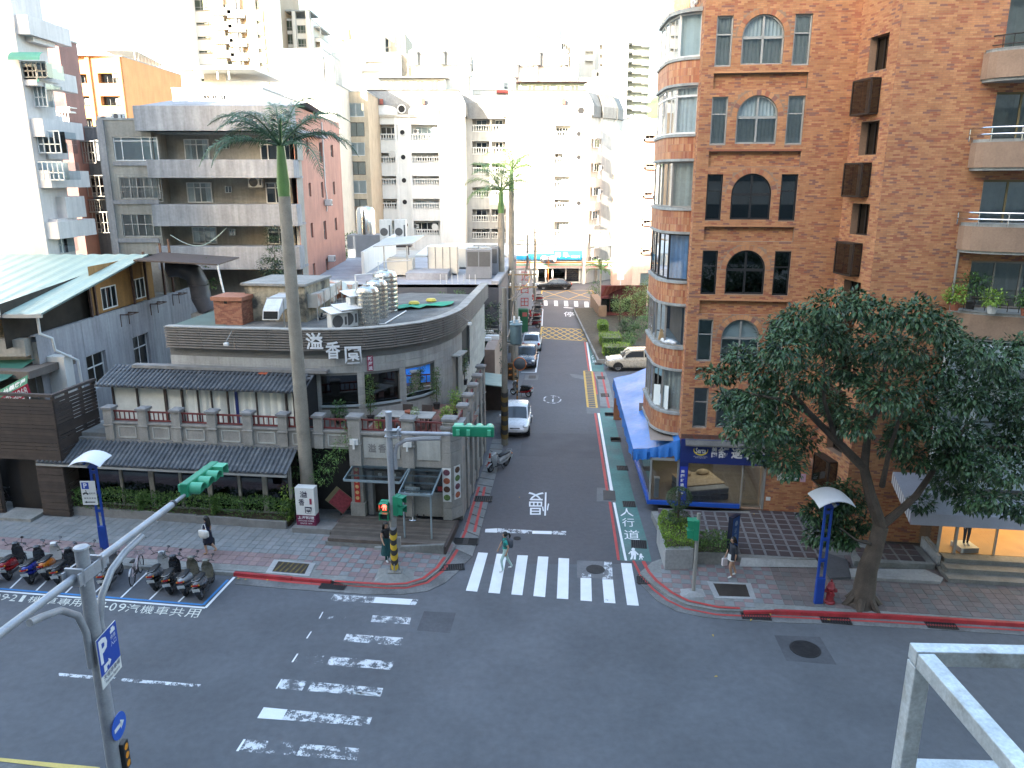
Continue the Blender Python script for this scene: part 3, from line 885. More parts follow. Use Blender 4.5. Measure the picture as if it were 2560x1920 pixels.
for a,b,c,d in rec:g.quad((a,.18,c),(b,.18,c),(b,.18,d),(a,.18,d))
WX=lambda y:-.068*y
g.quad((0,0,3.3),(0,0,TOPZ),(WX(14),14,TOPZ),(WX(14),14,3.3))
g.quad((WX(14),14,0),(WX(14),14,TOPZ),(16,14,TOPZ),(16,14,0))
g.quad((0,0,TOPZ),(5.75,0,TOPZ),(16,14,TOPZ),(WX(14),14,TOPZ))
C0l=(6.39,-2.47);Bd=Vector((6.39-5.75,-2.47,0));Ba=math.atan2(Bd.y,Bd.x);BL=Bd.length
TB=Tr(5.75,0,0)@Rz(Ba);TC=Tr(C0l[0],C0l[1],0)
openB=[]
for i,z in enumerate([3.5,6.45,9.35,12.3,15.25,18.2,21.1]):
 openB.append((.75,1.95,z+.15,z+1.35))
g.T=TB;wall(g,0,BL,.35,TOPZ,openB,.35)
for a,b,c,d in openB:g.quad((a,.35,c),(b,.35,c),(b,.35,d),(a,.35,d))
CW_=11.0
opC=[(3.42,9.5,z+.05,z+2.45)for z in(9.85,12.2,15.0,17.95)]
opC=[(3.42,9.5,9.9,11.62),(3.42,9.5,12.2,14.5),(3.42,9.5,15.05,17.45),(3.42,9.5,17.95,20.6)]
g.T=TC;wall(g,0,CW_,.35,TOPZ,opC+[(3.25,CW_,.5,3.0)],.3)
g.T=None
g.quad((5.75,0,TOPZ),(6.39,-2.47,TOPZ),(6.39+CW_,-2.47,TOPZ),(6.39+CW_,0,TOPZ))
w0=g.build('wall',m_mort,bb)
BR.face(I4,0,5.75,2.55,TOPZ,ops+rec,[(2.22,z+1.30,.98)for z in LED])
BR.face(I4,3.76,5.75,.37,2.55,[])
for z in LED:BR.ring(I4,2.22,z+1.30,.785)
for a,b,c,d in rec:BR.face(I4,a,b,c,d,[],y=.18)
BR.face(TB,0,BL,.37,TOPZ,openB)
BR.face(TC,0,CW_,.37,TOPZ,opC+[(3.0,CW_,.3,9.0)]+[(2.8,CW_,z,z+.95)for z in(12.05,14.9,17.8)])
TW=Tr(0,0,0)@Rz(math.atan2(1,-.068))
TWf=Tr(WX(6),6,0)@Rz(-math.pi/2+.068)
BR.face(TWf,6.0-.62,6.0,3.3,TOPZ,[])
BR.face(TWf,-3,6.0-.62,21.2,TOPZ,[])
BR.ok=lambda c:not(abs(c.x-12.6)<6 and c.z<9.5)
BR.build(bb,m_brick,BM,300)
for z in LED[1:]:
 g=MB();g.box(.44,4.02,-.035,.17,z+.003,z+.07);g.build('ledge',m_brick,bb)
g=MB();g.box(0.02,3.9,-.10,.1,3.58,3.78);g.build('ledge',mat('brown_fascia',(.12,.06,.045),.8,.3,2,col2=(.25,.06,.03),mixlo=.5,mixhi=.65,mscale=2.5),bb)
def arch_win(z,fm,gm,back,folds):
 a,b,c=1.44,3.0,z+.28;r=.78;zs=z+1.30;cx=2.22;y=.12
 g=MB()
 for(p,q,e,f)in((a,a+.06,c,zs),(b-.06,b,c,zs),(cx-.04,cx+.04,c,zs+r-.05),(a,b,c,c+.07),(a,b,zs-.08,zs+.02)):
  g.box(p,q,y-.03,y+.04,e,f)
 n=16;out=[(cx-r*math.cos(math.pi*k/n),zs+r*math.sin(math.pi*k/n))for k in range(n+1)]
 inn=[(cx-(r-.06)*math.cos(math.pi*k/n),zs+(r-.06)*math.sin(math.pi*k/n))for k in range(n+1)]
 g.grid([[(p,y-.03,q)for p,q in out],[(p,y-.03,q)for p,q in inn],[(p,y+.04,q)for p,q in inn]])
 o=g.build('window',fm,bb)
 for(p,q,e,f)in((a+.06,cx-.04,c+.07,zs-.08),(cx+.04,b-.06,c+.07,zs-.08)):
  g=MB();g.quad((p,y,e),(q,y,e),(q,y,f),(p,y,f));g.build('pane',gm,o)
 for sg in(0,1):
  g=MB();h=[(p,y,q)for p,q in(inn[:n//2+1]if sg==0 else inn[n//2:])]
  g.poly([(cx,y,zs)]+h);g.build('pane',gm,o)
 if back:
  g=MB();nn=40
  xs=[a+(b-a)*i/nn for i in range(nn+1)];ys=[.22+(.02*math.sin(i*1.7)if folds else 0)for i in range(nn+1)]
  g.grid([[(x,yy,c)for x,yy in zip(xs,ys)],[(x,yy,zs+r)for x,yy in zip(xs,ys)]]);g.build('curtain',back,o)
 else:
  g=MB();g.quad((a,.5,c),(b,.5,c),(b,.5,zs+r),(a,.5,zs+r));g.build('room',m_void,o)
for(st,back),z in zip(styles,LED):
 fm={'g':m_alu_g,'b':m_alu,'d':m_alu_b,'c':m_alu}[st];gm=m_glass_d if st=='d' else m_glass
 for(a,b)in((.46,1.08),(3.34,3.98)):
  win(bb,I4,a,b,z+.25,z+2.05,.12,fm,gm,(),(.64,),.06,back,22 if st in 'c' else 0)
 arch_win(z,fm,gm,back,st=='c')
m_grl=mat('dark_bronze',(.045,.035,.03),.5,.15,3,metal=.3)
for i,z in enumerate([3.5,6.45,9.35,12.3,15.25,18.2]):
 win(bb,TB,.75,1.95,z+.15,z+1.35,.30,m_grl,m_glass_d,(.4,),(),.05,None)
 a,b,c,d=.55,1.75,z-1.35,z-.15
 if c<.8:continue
 bx=MB();bx.T=TB
 for(p,q)in((a,-.38),(b,-.38),(a,0),(b,0)):bx.box(p-.025,p+.025,q-.025,q+.025,c,d)
 for zz_ in(c,d):bx.box(a,b,-.4,0,zz_-.03,zz_+.03)
 o=bx.build('box_window',m_grl,bb)
 for(p,q,r_,s2)in(((a,-.385),(b,-.385),c,d),((b,-.38),(b,0),c,d),((a,0),(a,-.38),c,d)):
  pg=MB();pg.T=TB;pg.quad((p[0],p[1],c),(q[0],q[1],c),(q[0],q[1],d),(p[0],p[1],d));pg.build('pane',m_glass_d,o)
 pg=MB();pg.T=TB;pg.quad((a+.4,-.05,c),(a+.75,-.05,c),(a+.75,-.05,d),(a+.4,-.05,d));pg.build('curtain',m_curt_b,o)
def bay_plan(n=10):
 pts=[(WX(.58),.58)]
 for k in range(1,n+1):
  t=math.pi/2*k/n
  pts.append((WX(.58)-1.22*math.sin(t)**1.0,.58+1.75*(1-math.cos(t))))
 pts+=[(-1.36,3.2),(-1.46,4.6),(-.6,5.4),(WX(5.6),5.6)]
 return pts
BP=bay_plan()
def offs(pl,d):
 r=[]
 for i,p in enumerate(pl):
  a,b=Vector((*pl[max(0,i-1)],0)),Vector((*pl[min(len(pl)-1,i+1)],0))
  t=(b-a).normalized();n=Vector((-t.y,t.x,0))
  r.append((p[0]+n.x*d,p[1]+n.y*d))
 return r
def walk(pl,step):
 out=[];rest=0.0
 for(a,b)in zip(pl[:-1],pl[1:]):
  A_,B_=Vector(a),Vector(b);l=(B_-A_).length;s=rest
  while s<l:
   out.append(A_.lerp(B_,s/l));s+=step
  rest=s-l
 return out
def tiled_band(parent,pl,z0,z1,lip=True,tw=.078,th_=.30):
 g=MB();g.prism([(p[0],p[1])for p in pl],z0,z1)
 o=g.build('tiled_apron',m_mort,parent)
 pts=walk(pl,tw);g=MB();rows=max(1,round((z1-z0)/th_));hh=(z1-z0)/rows
 for j in range(rows):
  for a,b in zip(pts[:-1],pts[1:]):
   t=(b-a);n=Vector((-t.y,t.x)).normalized()*-.012
   if(pl[0][0]-pl[-1][0])==0:pass
   e=t*.04;p,q=a+e,b-e;za,zb_=z0+j*hh+.006,z0+(j+1)*hh-.006
   n=-n
   g.rv=R.random()*.998+.001
   g.add([(p.x,p.y,za),(q.x,q.y,za),(q.x,q.y,zb_),(p.x,p.y,zb_),(p.x+n.x,p.y+n.y,za),(q.x+n.x,q.y+n.y,za),(q.x+n.x,q.y+n.y,zb_),(p.x+n.x,p.y+n.y,zb_)],[(4,5,6,7),(0,1,5,4),(1,2,6,5),(2,3,7,6),(3,0,4,7)])
 t_=g.build('wall_tiles',m_tileb,o);t_['kind']='stuff'
 if lip:
  for(a,b)in((z0-.1,z0),(z1,z1+.11)):
   g=MB();pl2=offs(pl,.07);g.prism([(p[0],p[1])for p in pl2],a,b);g.build('lip',m_lip,o)
 return o
def bay_glaze(z0,z1,fm,gm,back,folds,mull=(0,5,10,11,12),hs=()):
 g=MB();pl=offs(BP,-.10);idx=mull
 for i in idx:
  x,y=pl[i];g.box(x-.04,x+.04,y-.04,y+.04,z0,z1)
 for i,j in zip(idx[:-1],idx[1:]):
  a,b=Vector((*pl[i],0)),Vector((*pl[j],0))
  for zz_ in(z0+.04,z1-.04)+tuple(z0+(z1-z0)*h for h in hs):
   g.bar(a+Vector((0,0,zz_)),b+Vector((0,0,zz_)),.07,.07)
  m_=a.lerp(b,.5)
  if(b-a).length>1.0:g.bar(m_+Vector((0,0,z0)),m_+Vector((0,0,z1)),.05,.05)
 o=g.build('bay_window',fm,bb)
 for i,j in zip(idx[:-1],idx[1:]):
  a,b=Vector((*pl[i],0)),Vector((*pl[j],0))
  h=MB();h.quad((a.x,a.y,z0),(b.x,b.y,z0),(b.x,b.y,z1),(a.x,a.y,z1));h.build('pane',gm,o)
  if back:
   n=Vector(((b-a).y,-(b-a).x,0)).normalized()*.12
   k=max(4,int((b-a).length*folds))if folds else 1
   rows=[[],[]]
   for q in range(k+1):
    c=a.lerp(b,q/k)+n*(1+(.28*math.sin(q*1.9)if folds else 0))
    rows[0].append((c.x,c.y,z0));rows[1].append((c.x,c.y,z1))
   h=MB();h.grid(rows);h.build('curtain',back,o)
 h=MB();h.quad((-.1,.9,z0),(-.1,5.2,z0),(-.1,5.2,z1),(-.1,.9,z1));h.quad((-1.3,5.0,z0),(0,5.0,z0),(0,5.0,z1),(-1.3,5.0,z1));h.build('room',m_void,o)
 return o
tiled_band(bb,BP,3.62,4.45)
for z in LED[1:]:tiled_band(bb,BP,z-.26,z+.60)
glz=[(4.56,6.43,m_alu_g,m_glass,m_curt_b,16),(7.5,9.29,m_alu_g,m_glass,None,0),(10.36,12.31,m_alu_b,m_glass,m_curt_bl,16),(13.38,15.24,m_alu_g,m_glass,m_curt_b,10),(16.31,18.14,m_alu_w,m_glass,m_curt,18),(19.21,20.85,m_alu_w,m_glass,m_blind,6)]
for z0,z1,fm,gm,bk,fo in glz:bay_glaze(z0,z1,fm,gm,bk,fo,hs=(.8,)if z0>16 and z0<17 else())
g=MB();g.prism(offs(BP,.06),20.85,21.0);g.build('bay_roof',m_lip,bb)
g=MB();a,b=Vector((*offs(BP,-.06)[3],0)),Vector((*offs(BP,-.06)[8],0))
rows=[]
for k in range(7):
 z=4.62+k*.18
 rows.append([(*(a.lerp(b,i/8).xy),z-(.05*(i%2)if k==0 else 0)-(.18*i/8 if k==6 else 0))for i in range(9)])
g.grid(rows);g.build('paper_sheet',mat('taped_paper',(.70,.74,.72),.8,.05,2),bb)
g=MB()
pts=[Vector((*p,0))for p in offs(BP,-.28)]
for k,(i,r_)in enumerate(((3,.16),(4,.2),(5,.22),(6,.19),(7,.15))):
 g.ball((pts[i].x,pts[i].y,7.62+.03*(k%2)),r_,10,6,(1.1,1.1,.6))
g.build('bedding',mat('white_bedding',(.72,.73,.76),.9,.15,5,bump=.6,bscale=12),bb,smooth=True)
g=MB();c=pts[7];g.hexa([(c.x-.22,c.y-.15,7.62),(c.x+.15,c.y-.15,7.62),(c.x+.15,c.y+.2,7.62),(c.x-.22,c.y+.2,7.62),(c.x-.12,c.y-.1,8.1),(c.x+.1,c.y-.1,8.1),(c.x+.1,c.y+.15,8.1),(c.x-.12,c.y+.15,8.1)])
g.build('bag',mat('tan_leather',(.30,.20,.10),.6,.2,4),bb,bevel=.03)
g=MB();g.T=TWf
x=3.2
for k in range(4):
 for(a,b,c,d)in((0,.5,.62,.72),(.05,.45,.36,.44),(0,.5,.1,.2),(.2,.3,0,.8),(.0,.09,.1,.7),(.42,.5,.0,.65)):
  if(a*10+k)%3==1:continue
  g.box(x+k*.66+a,x+k*.66+b,-.16,-.05,21.35+c,21.35+d)
g.build('raised_letters',m_alu_w,bb)
g=MB();g.T=TWf;g.box(-4,6.02,-.06,.3,TOPZ,TOPZ+.14);g.build('coping',m_lip,bb)
g=MB();g.box(-.05,5.8,-.06,.3,TOPZ,TOPZ+.14);g.build('coping',m_lip,bb)
m_rail=mat('polished_steel',(.62,.63,.65),.18,.05,4,metal=1.0)
BPL=[(2.80,.0)]+[(2.80+2.2*math.sin(math.pi/2*k/8),-1.55*(1-math.cos(math.pi/2*k/8))-.02)for k in range(1,9)]+[(9.6,-1.6),(9.6,0)]
BPL=[(2.80,0),(2.86,-.35),(3.02,-.62),(3.3,-.86),(3.7,-1.07),(4.2,-1.27),(4.8,-1.43),(5.5,-1.54),(6.4,-1.6),(9.6,-1.6),(9.6,0)]
BPLw=[(6.39+x,-2.47+y)for x,y in BPL]
for(z,rail,rack)in((8.95,False,True),(12.05,True,False),(14.9,True,False),(17.82,False,True)):
 o=tiled_band(bb,BPLw,z+.02,z+.86,True,.12,.42)
 g=MB()
 if rail:
  top=[(p[0],p[1])for p in offs(BPLw,-.08)]
  for h in(1.12,1.34):g.tube([(p[0],p[1],z+h)for p in top[:-1]],.03,8)
  for q in walk(top[:-1],.9):g.cyl((q.x,q.y,z+.9),(q.x,q.y,z+1.34),.022,n=8)
  g.build('railing',m_rail,o,smooth=True)
 if rack:
  top=offs(BPLw,.42);inn=offs(BPLw,.05);top[0]=(top[0][0]-.42,top[0][1]+.2)
  for h in(.95,1.12,1.42):
   g.tube([(p[0],p[1],z+h)for p in top[:-1]],.022,6)
  for q in walk(top[:-1],.35):g.bar((q.x,q.y,z+.95),(q.x,q.y,z+1.42),.02,.02)
  g.grid([[(p[0],p[1],z+.94)for p in inn[:-1]],[(p[0],p[1],z+.94)for p in top[:-1]]])
  g.build('flower_rack',m_grl,o)
m_door=mat('ochre_door_frame',(.20,.16,.08),.6,.1,3)
for i,(a,b,c,d)in enumerate(opC):
 win(bb,TC,a,b,c,d,.2,m_door if i else m_alu_g,m_glass,(.15,.3,.5,.7,.85),(),.07,m_curt if i%2 else m_curt_b,8,.35,cover=.7)
g=MB();g.T=TC;g.tube([(2.9,-.06,12.0),(2.9,-.06,9.0)],.045);g.build('drainpipe',m_alu_g,bb)
m_sblue=mat('shop_blue',(.020,.035,.16),.35,.08,1.5)
m_sblue2=mat('bright_blue_plinth',(.02,.10,.50),.35,.08,1.5)
m_ltr=mat('white_lettering',(.72,.73,.75),.5,.03)
g=MB();g.box(.02,3.80,-.16,-.02,2.49,3.58);sg=g.build('shop_sign',m_sblue,bb)
g=MB();g.T=I4
text_quad(g,'Serta',(.66,-.166,2.96),(1.10,-.166,2.96),(.66,-.166,3.22),(1.10,-.166,3.22),bold=.02);g.build('lettering',m_ltr,sg)
g=MB()
n=30;oo,ii=[],[]
for k in range(n+1):
 t=math.pi*(.86+1.24*k/n)
 th=.055*math.sin(math.pi*k/n)**.7+.004
 oo.append((.88+.31*math.cos(t),-.165,3.10+.24*math.sin(t)));ii.append((.88+(.31-th)*math.cos(t),-.165,3.10+(.24-th)*math.sin(t)))
g.grid([oo,ii]);g.build('crescent',mat('logo_yellow',(.75,.60,.05),.5,.03),sg)
g=MB();text_quad(g,'We make the world\'s',(.58,-.166,2.79),(1.18,-.166,2.79),(.58,-.166,2.835),(1.18,-.166,2.835));text_quad(g,'best mattress',(.66,-.166,2.735),(1.10,-.166,2.735),(.66,-.166,2.78),(1.10,-.166,2.78));g.build('lettering',m_ltr,sg)
g=MB()
for s,a,b,c,d in(('美',1.34,1.58,3.06,3.27),('國',1.34,1.58,2.80,3.03),('舒',1.62,2.10,2.78,3.28),('達',2.18,2.66,2.78,3.28),('名',2.74,3.16,2.78,3.28),('床',3.24,3.68,2.78,3.28)):
 text_quad(g,s,(a,-.166,c),(b,-.166,c),(a,-.166,d),(b,-.166,d),bold=.03)
g.build('lettering',m_ltr,sg)
g=MB();g.hexa([(.2,-.40,3.40),(3.75,-.40,3.40),(3.75,-.1,3.56),(.2,-.1,3.56),(.2,-.38,3.43),(3.75,-.38,3.43),(3.75,-.1,3.60),(.2,-.1,3.60)])
g.hexa([(.2,-.40,3.36),(3.75,-.40,3.36),(3.75,-.39,3.42),(.2,-.39,3.42),(.2,-.42,3.36),(3.75,-.42,3.36),(3.75,-.41,3.42),(.2,-.41,3.42)])
g.build('sign_hood',mat('weathered_metal',(.13,.125,.115),.5,.3,2,col2=(.2,.09,.05),mixlo=.55,mixhi=.75),sg)
g=MB();g.box(.02,.40,-.12,.0,.5,2.48);vsn=g.build('pillar_sign',m_sblue,bb)
g=MB();g.box(.05,.37,-.13,-.121,.72,2.30);g.build('panel',mat('pillar_blue',(.025,.05,.40),.35,.05),vsn)
g=MB()
for k,s in enumerate('美國舒達名床'):text_quad(g,s,(.09,-.136,2.0-k*.21),(.25,-.136,2.0-k*.21),(.09,-.136,2.15-k*.21),(.25,-.136,2.15-k*.21),bold=.03)
g.build('lettering',m_ltr,vsn)
g=MB();text_quad(g,"We make the world's best mattress",(.29,-.136,2.12),(.29,-.136,.95),(.33,-.136,2.12),(.33,-.136,.95));g.build('lettering',mat('pale_blue_lettering',(.10,.2,.55),.5,.03),vsn)
g=MB();g.box(-1.32,2.72,-.08,.06,.42,.60)
g.hexa([(-1.32,0,.42),(-1.22,0,.42),(-2.1,11,.42),(-2.2,11,.42),(-1.32,0,.60),(-1.22,0,.60),(-2.1,11,.60),(-2.2,11,.60)])
g.build('plinth',m_sblue2,bb)
g=MB();g.box(.42,2.7,0.0,.02,.6,2.5);g.build('shop_window',glass('shop_glass',(.85,.9,.92),.92),bb)
g=MB();g.box(2.72,2.78,-.02,.06,.42,2.5);g.box(3.66,3.74,-.02,.5,.42,2.5);g.build('door_frame',m_alu,bb)
g=MB();g.box(2.85,3.6,.5,.52,.42,2.4);gd=g.build('glass_door',MATS['shop_glass'],bb)
g=MB();g.cyl((2.95,.46,1.0),(2.95,.46,1.6),.02);g.build('handle',m_rail,gd)
g=MB();g.box(.3,3.5,.8,4.5,3.34,3.37);g.build('ceiling_glow',mat('added_shop_glow',(.8,.8,.75),.6,0,emit=(1.0,.9,.75),estr=.35),bb)  # Glowing panel added to brighten the shop interior, no such lamp is seen
g=MB();g.box(-1.3,5.6,.0,9,.36,.415);g.build('shop_floor',mat('shop_floor',(.20,.17,.13),.35,.12,1.2),bb)
g=MB();g.quad((-1.6,6,.4),(5.6,6,.4),(5.6,6,3.4),(-1.6,6,3.4));g.quad((3.8,.2,.4),(3.8,6,.4),(3.8,6,3.4),(3.8,.2,3.4));g.quad((-1.3,.1,3.39),(5.6,.1,3.39),(5.6,9,3.39),(-1.3,9,3.39))
g.build('shop_room',mat('shop_wall',(.26,.21,.17),.8,.15,1),bb)
g=MB();g.box(-1.25,-1.17,-.02,.06,.6,2.6);g.box(-.06,.02,-.03,.05,.42,3.3);g.box(-1.25,0,-.02,.05,2.5,2.6);g.build('window_post',m_alu,bb)
g=MB();g.quad((-1.2,.02,.6),(-.05,.02,.6),(-.05,.02,2.5),(-1.2,.02,2.5));g.quad((-1.24,.05,.6),(-1.24,.05,2.5),(-2.1,11,2.5),(-2.1,11,.6));g.build('shop_window',MATS['shop_glass'],bb)
g=MB();g.box(-1.0,-.8,.25,.5,.62,1.5);g.box(-1.02,-.78,.22,.52,1.5,1.55);g.build('display_plinth',m_alu_w,bb)
g=MB();g.lathe([(.0,0),(.2,0),(.25,-.22),(.24,-.22),(.0,-.02)],(-.55,1.2,2.55),16);g.build('pendant_lamp',m_curt,bb,smooth=True)
g=MB();g.box(4.55,5.15,-.03,-.012,1.80,2.14);nb=g.build('notice',mat('green_notice',(.02,.10,.055),.5,.1,3),bb)
g=MB();text_quad(g,'隆特',(4.72,-.034,2.02),(4.98,-.034,2.02),(4.72,-.034,2.10),(4.98,-.034,2.10));g.box(4.62,5.08,-.034,-.032,1.93,1.97);g.box(4.66,5.04,-.034,-.032,1.86,1.90);g.build('lettering',m_ltr,nb)
g=MB();g.box(4.22,4.50,-.03,-.012,1.82,2.14);g.build('notice',mat('cream_notice',(.6,.55,.5),.6,.15,8),bb)
g=MB();g.box(5.2,5.42,-.03,-.012,1.80,2.16);g.build('notice',mat('pink_notice',(.6,.38,.48),.6,.05,8),bb)
g=MB();g.box(3.83,4.02,-.03,-.012,.85,1.02);g.build('notice',m_curt,bb)
g=MB();g.grid([[(5.46,-.02,2.95),(5.56,-.35,2.75),(5.58,-.65,2.42),(5.62,-.95,2.1)],[(6.3,-1.3,2.95),(6.3,-1.35,2.75),(6.34,-1.5,2.42),(6.36,-1.65,2.1)]])
g.grid([[(5.46,-.02,2.80),(5.56,-.33,2.60),(5.58,-.62,2.28),(5.62,-.92,1.98)],[(6.3,-1.28,2.80),(6.3,-1.33,2.60),(6.34,-1.48,2.28),(6.36,-1.62,1.98)]])
g.hexa([(5.60,-.99,1.95),(6.36,-1.70,1.95),(6.36,-1.60,1.95),(5.60,-.90,1.95),(5.60,-.99,2.08),(6.36,-1.70,2.08),(6.36,-1.60,2.08),(5.60,-.90,2.08)])
g.build('door_hood',mat('hood_tile',(.26,.13,.08),.8,.25,3),bb)
sx=6.39+3.2;sy=-2.47
m_wood=mat('oak_floor',(.42,.24,.10),.4,.12,1.5)
m_warm=mat('warm_ceiling_light',(.9,.8,.6),.6,0,emit=(1.0,.72,.35),estr=.45)
g=MB();g.box(sx,sx+7,sy-1.25,sy+5,.36,.60);g.build('shop_floor',m_wood,bb)
g=MB();g.quad((sx,sy+5,.6),(sx+7,sy+5,.6),(sx+7,sy+5,3),(sx,sy+5,3));g.quad((sx,sy,.6),(sx,sy+5,.6),(sx,sy+5,3),(sx,sy,3));g.build('shop_room',mat('cream_shop_wall',(.55,.45,.32),.8,.1,1),bb)
g=MB();g.box(sx+.3,sx+6.8,sy-.9,sy+4.5,2.93,2.96);g.build('ceiling_glow',m_warm,bb)
g=MB();g.box(sx-.02,sx+7,sy-1.25,sy+5,2.97,3.05);g.build('shop_ceiling',m_curt_b,bb)
g=MB()
g.box(sx-.04,sx+.04,sy-1.3,sy-1.2,.6,2.95);g.box(sx+.55,sx+.64,sy-1.32,sy-1.2,.6,2.95);g.box(sx+2.0,sx+2.06,sy-1.3,sy-1.2,.6,2.95);g.box(sx+3.6,sx+3.68,sy-1.3,sy-1.2,.6,2.95);g.box(sx+5.2,sx+5.26,sy-1.3,sy-1.2,.6,2.95)
g.build('shop_front',m_alu,bb)
g=MB();g.quad((sx,sy-1.24,.6),(sx+2.0,sy-1.24,.6),(sx+2.0,sy-1.24,2.95),(sx,sy-1.24,2.95));g.quad((sx+3.6,sy-1.24,.6),(sx+7,sy-1.24,.6),(sx+7,sy-1.24,2.95),(sx+3.6,sy-1.24,2.95));g.quad((sx,sy-1.24,.6),(sx,sy,.6),(sx,sy,2.95),(sx,sy-1.24,2.95));g.build('shop_window',MATS['shop_glass'],bb)
g=MB();g.box(sx-.12,sx-.02,sy-1.7,sy,.2,.66);g.build('low_wall',m_conc_l,bb)
for k in range(3):
 g=MB();g.box(sx-.1+.1*k,sx+7,sy-2.75+k*.5,sy-1.2,.11+k*.16,.11+(k+1)*.16);g.build('step',mat('worn_stone',(.20,.195,.18),.8,.25,1.2,streak=.1),bb)
g=MB();n=22
for k in range(n):
 g.mi=k%2
 y0,y1=sy-2.3*k/n,sy-2.3*(k+1)/n;t0,t1=3.35-.75*k/n,3.35-.75*(k+1)/n
 g.quad((6.39+1.66,y0,t0-.45),(6.39+1.66,y1,t1-.45),(6.39+1.66,y1,t1),(6.39+1.66,y0,t0))
g.build('awning_side',[mat('awning_white',(.62,.62,.64),.85,.06,2),mat('awning_grey',(.30,.28,.33),.85,.06,2)],bb)
g=MB();m_awn=mat('awning_lilac',(.44,.44,.50),.85,.08,1.5)
g.quad((8.05,sy,3.35),(8.05,sy-2.3,2.6),(17.3,sy-2.3,2.6),(17.3,sy,3.35));g.quad((8.05,sy-2.3,2.6),(8.05,sy-2.32,2.15),(17.3,sy-2.32,2.15),(17.3,sy-2.3,2.6))
g.build('awning',m_awn,bb)
g=MB();g.box(6.39+2.9,6.39+3.6,sy-.5,sy-.03,3.4,8.85);g.box(6.39+3.72,17.3,sy-1.5,sy-.03,6.0,8.75);g.box(6.39+3.72,17.3,sy-1.5,sy-.03,3.36,5.9);g.build('fascia_panel',mat('pale_fascia',(.50,.56,.58),.5,.05,1.2),bb,bevel=.02)
def onv(px,py,v):
 p=on_plane(px,py,mf(0,v),AM)
 u,_=uv_of(p)
 return u,p.z
U0,V0=-10.0,30.3
rest=thing('restaurant','low grey restaurant with tiled roofs and a curved slatted upper storey','restaurant',mf(U0,V0),AM)
TR=Tr(-U0,-V0,0)
def RB():g=MB();g.T=TR;return g
m_stone=mat('grey_stone',(.30,.285,.26),.85,.18,1.6,bump=.25,bscale=60,streak=.18)
m_stone_l=mat('pale_stone_panel',(.42,.42,.39),.85,.12,1.6,streak=.2)
m_cap=mat('dark_granite',(.20,.195,.19),.7,.18,3,bump=.2)
m_clad=mat('stone_cladding',rnd=[(.36,.355,.335),(.39,.38,.36),(.33,.33,.315),(.37,.365,.34),(.35,.34,.32)],rough=.85,var=.12,scale=1.2,streak=.22)
m_rtile=mat('grey_roof_tile',(.085,.092,.102),.55,.3,2.5,bump=.3,bscale=25,col2=(.13,.135,.14),mixlo=.5,mixhi=.7)
m_redw=mat('red_railing',(.15,.032,.028),.55,.2,4)
m_slat=mat('taupe_slat',(.19,.172,.155),.7,.15,1.5,streak=.12)
m_brown=mat('dark_brown_timber',(.06,.045,.04),.7,.25,3)
m_fabric=mat('ivory_curtain',(.72,.72,.66),.9,.08,4)
ZT=3.6
UL=onv(172,1160,30.3)[0]+.1
UR=onv(735,1150,30.3)[0]
uA,uB=onv(170,1285,29.15)[0],onv(718,1335,28.95)[0]
n=5
for k in range(n):
 a,b=uA+(uB-uA)*k/n,uA+(uB-uA)*(k+1)/n-.015
 v0=29.12-.05*k
 g=RB();g.box(a,b,v0,v0+.14,.1,.50-.012*k);g.build('planter_wall',m_cap,rest,bevel=.01)
g=RB();g.box(uA,uB,29.2,29.75,.1,.42);g.build('planter_soil',MATS['soil'],rest)
g=RB();g.box(UL+.4,UR,30.55,30.6,.1,3.3);g.build('gallery_back',mat('brown_interior',(.05,.04,.034),.8,.2,1),rest)
g=RB();g.box(UL+.4,UR,29.75,30.6,.1,.5);g.build('gallery_floor',m_conc,rest)
posts=[onv(px,1240,29.8)[0]for px in(186,310,385,457,528,602,665,728)]
for i,u in enumerate(posts):
 w_=.11 if i%2==0 else .06
 g=RB();g.box(u-w_,u+w_,29.74,29.86,.42,2.66);g.build('gallery_post',m_stone,rest)
for a,b in zip(posts[:-1],posts[1:]):
 g=RB();g.box(a+.1,b-.1,29.80,29.815,.5,2.6);g.build('gallery_pane',m_glass_d,rest)
 g=RB();g.box(a+.1,b-.1,29.87,29.885,1.9,2.6);g.build('bamboo_blind',mat('bamboo_blind',(.25,.125,.055),.8,.2,3),rest)
def tiled_roof(u0,u1,vE,zE,vT,zT_,name,step=.205):
 o=RB()
 o.hexa([(u0,vE,zE-.06),(u1,vE,zE-.06),(u1,vT,zT_-.06),(u0,vT,zT_-.06),(u0,vE,zE),(u1,vE,zE),(u1,vT,zT_),(u0,vT,zT_)])
 o=o.build(name,m_rtile,rest)
 L_=math.hypot(vT-vE,zT_-zE);nt=max(3,round(L_/.27))
 g=MB();r=.062
 for k in range(nt):
  y0,y1=L_*k/nt,L_*(k+1)/nt+.01
  ra,rb=r+.010,r-.004
  rows=[]
  for(y,rr)in((y0,ra),(y1,rb)):
   rows.append([(rr*math.cos(t),y,rr*math.sin(t))for t in[math.pi*i/6 for i in range(7)]])
  g.grid(rows)
  g.add([q for q in rows[0]],[(0,1,2,3,4,5,6)])
 g.ball((0,0,.02),.07,8,5,(1,.3,1))
 me=g.mesh('roof_rib',m_rtile,True);me.set_sharp_from_angle(angle=rad(40))
 ang=math.atan2(zT_-zE,vT-vE)
 nn=int((u1-u0)/step)
 for k in range(nn):
  sub('roof_rib',me,o,TR@Tr(u0+step*(k+.5),vE-.02,zE+.0)@Matrix.Rotation(ang,4,'X'))
 return o
lr=tiled_roof(UL-.5,UR+.25,28.85,2.66,30.2,3.32,'lower_roof')
g=RB();g.box(UL-.5,UR+.25,28.83,28.95,2.50,2.59);g.build('gutter',m_alu,lr)
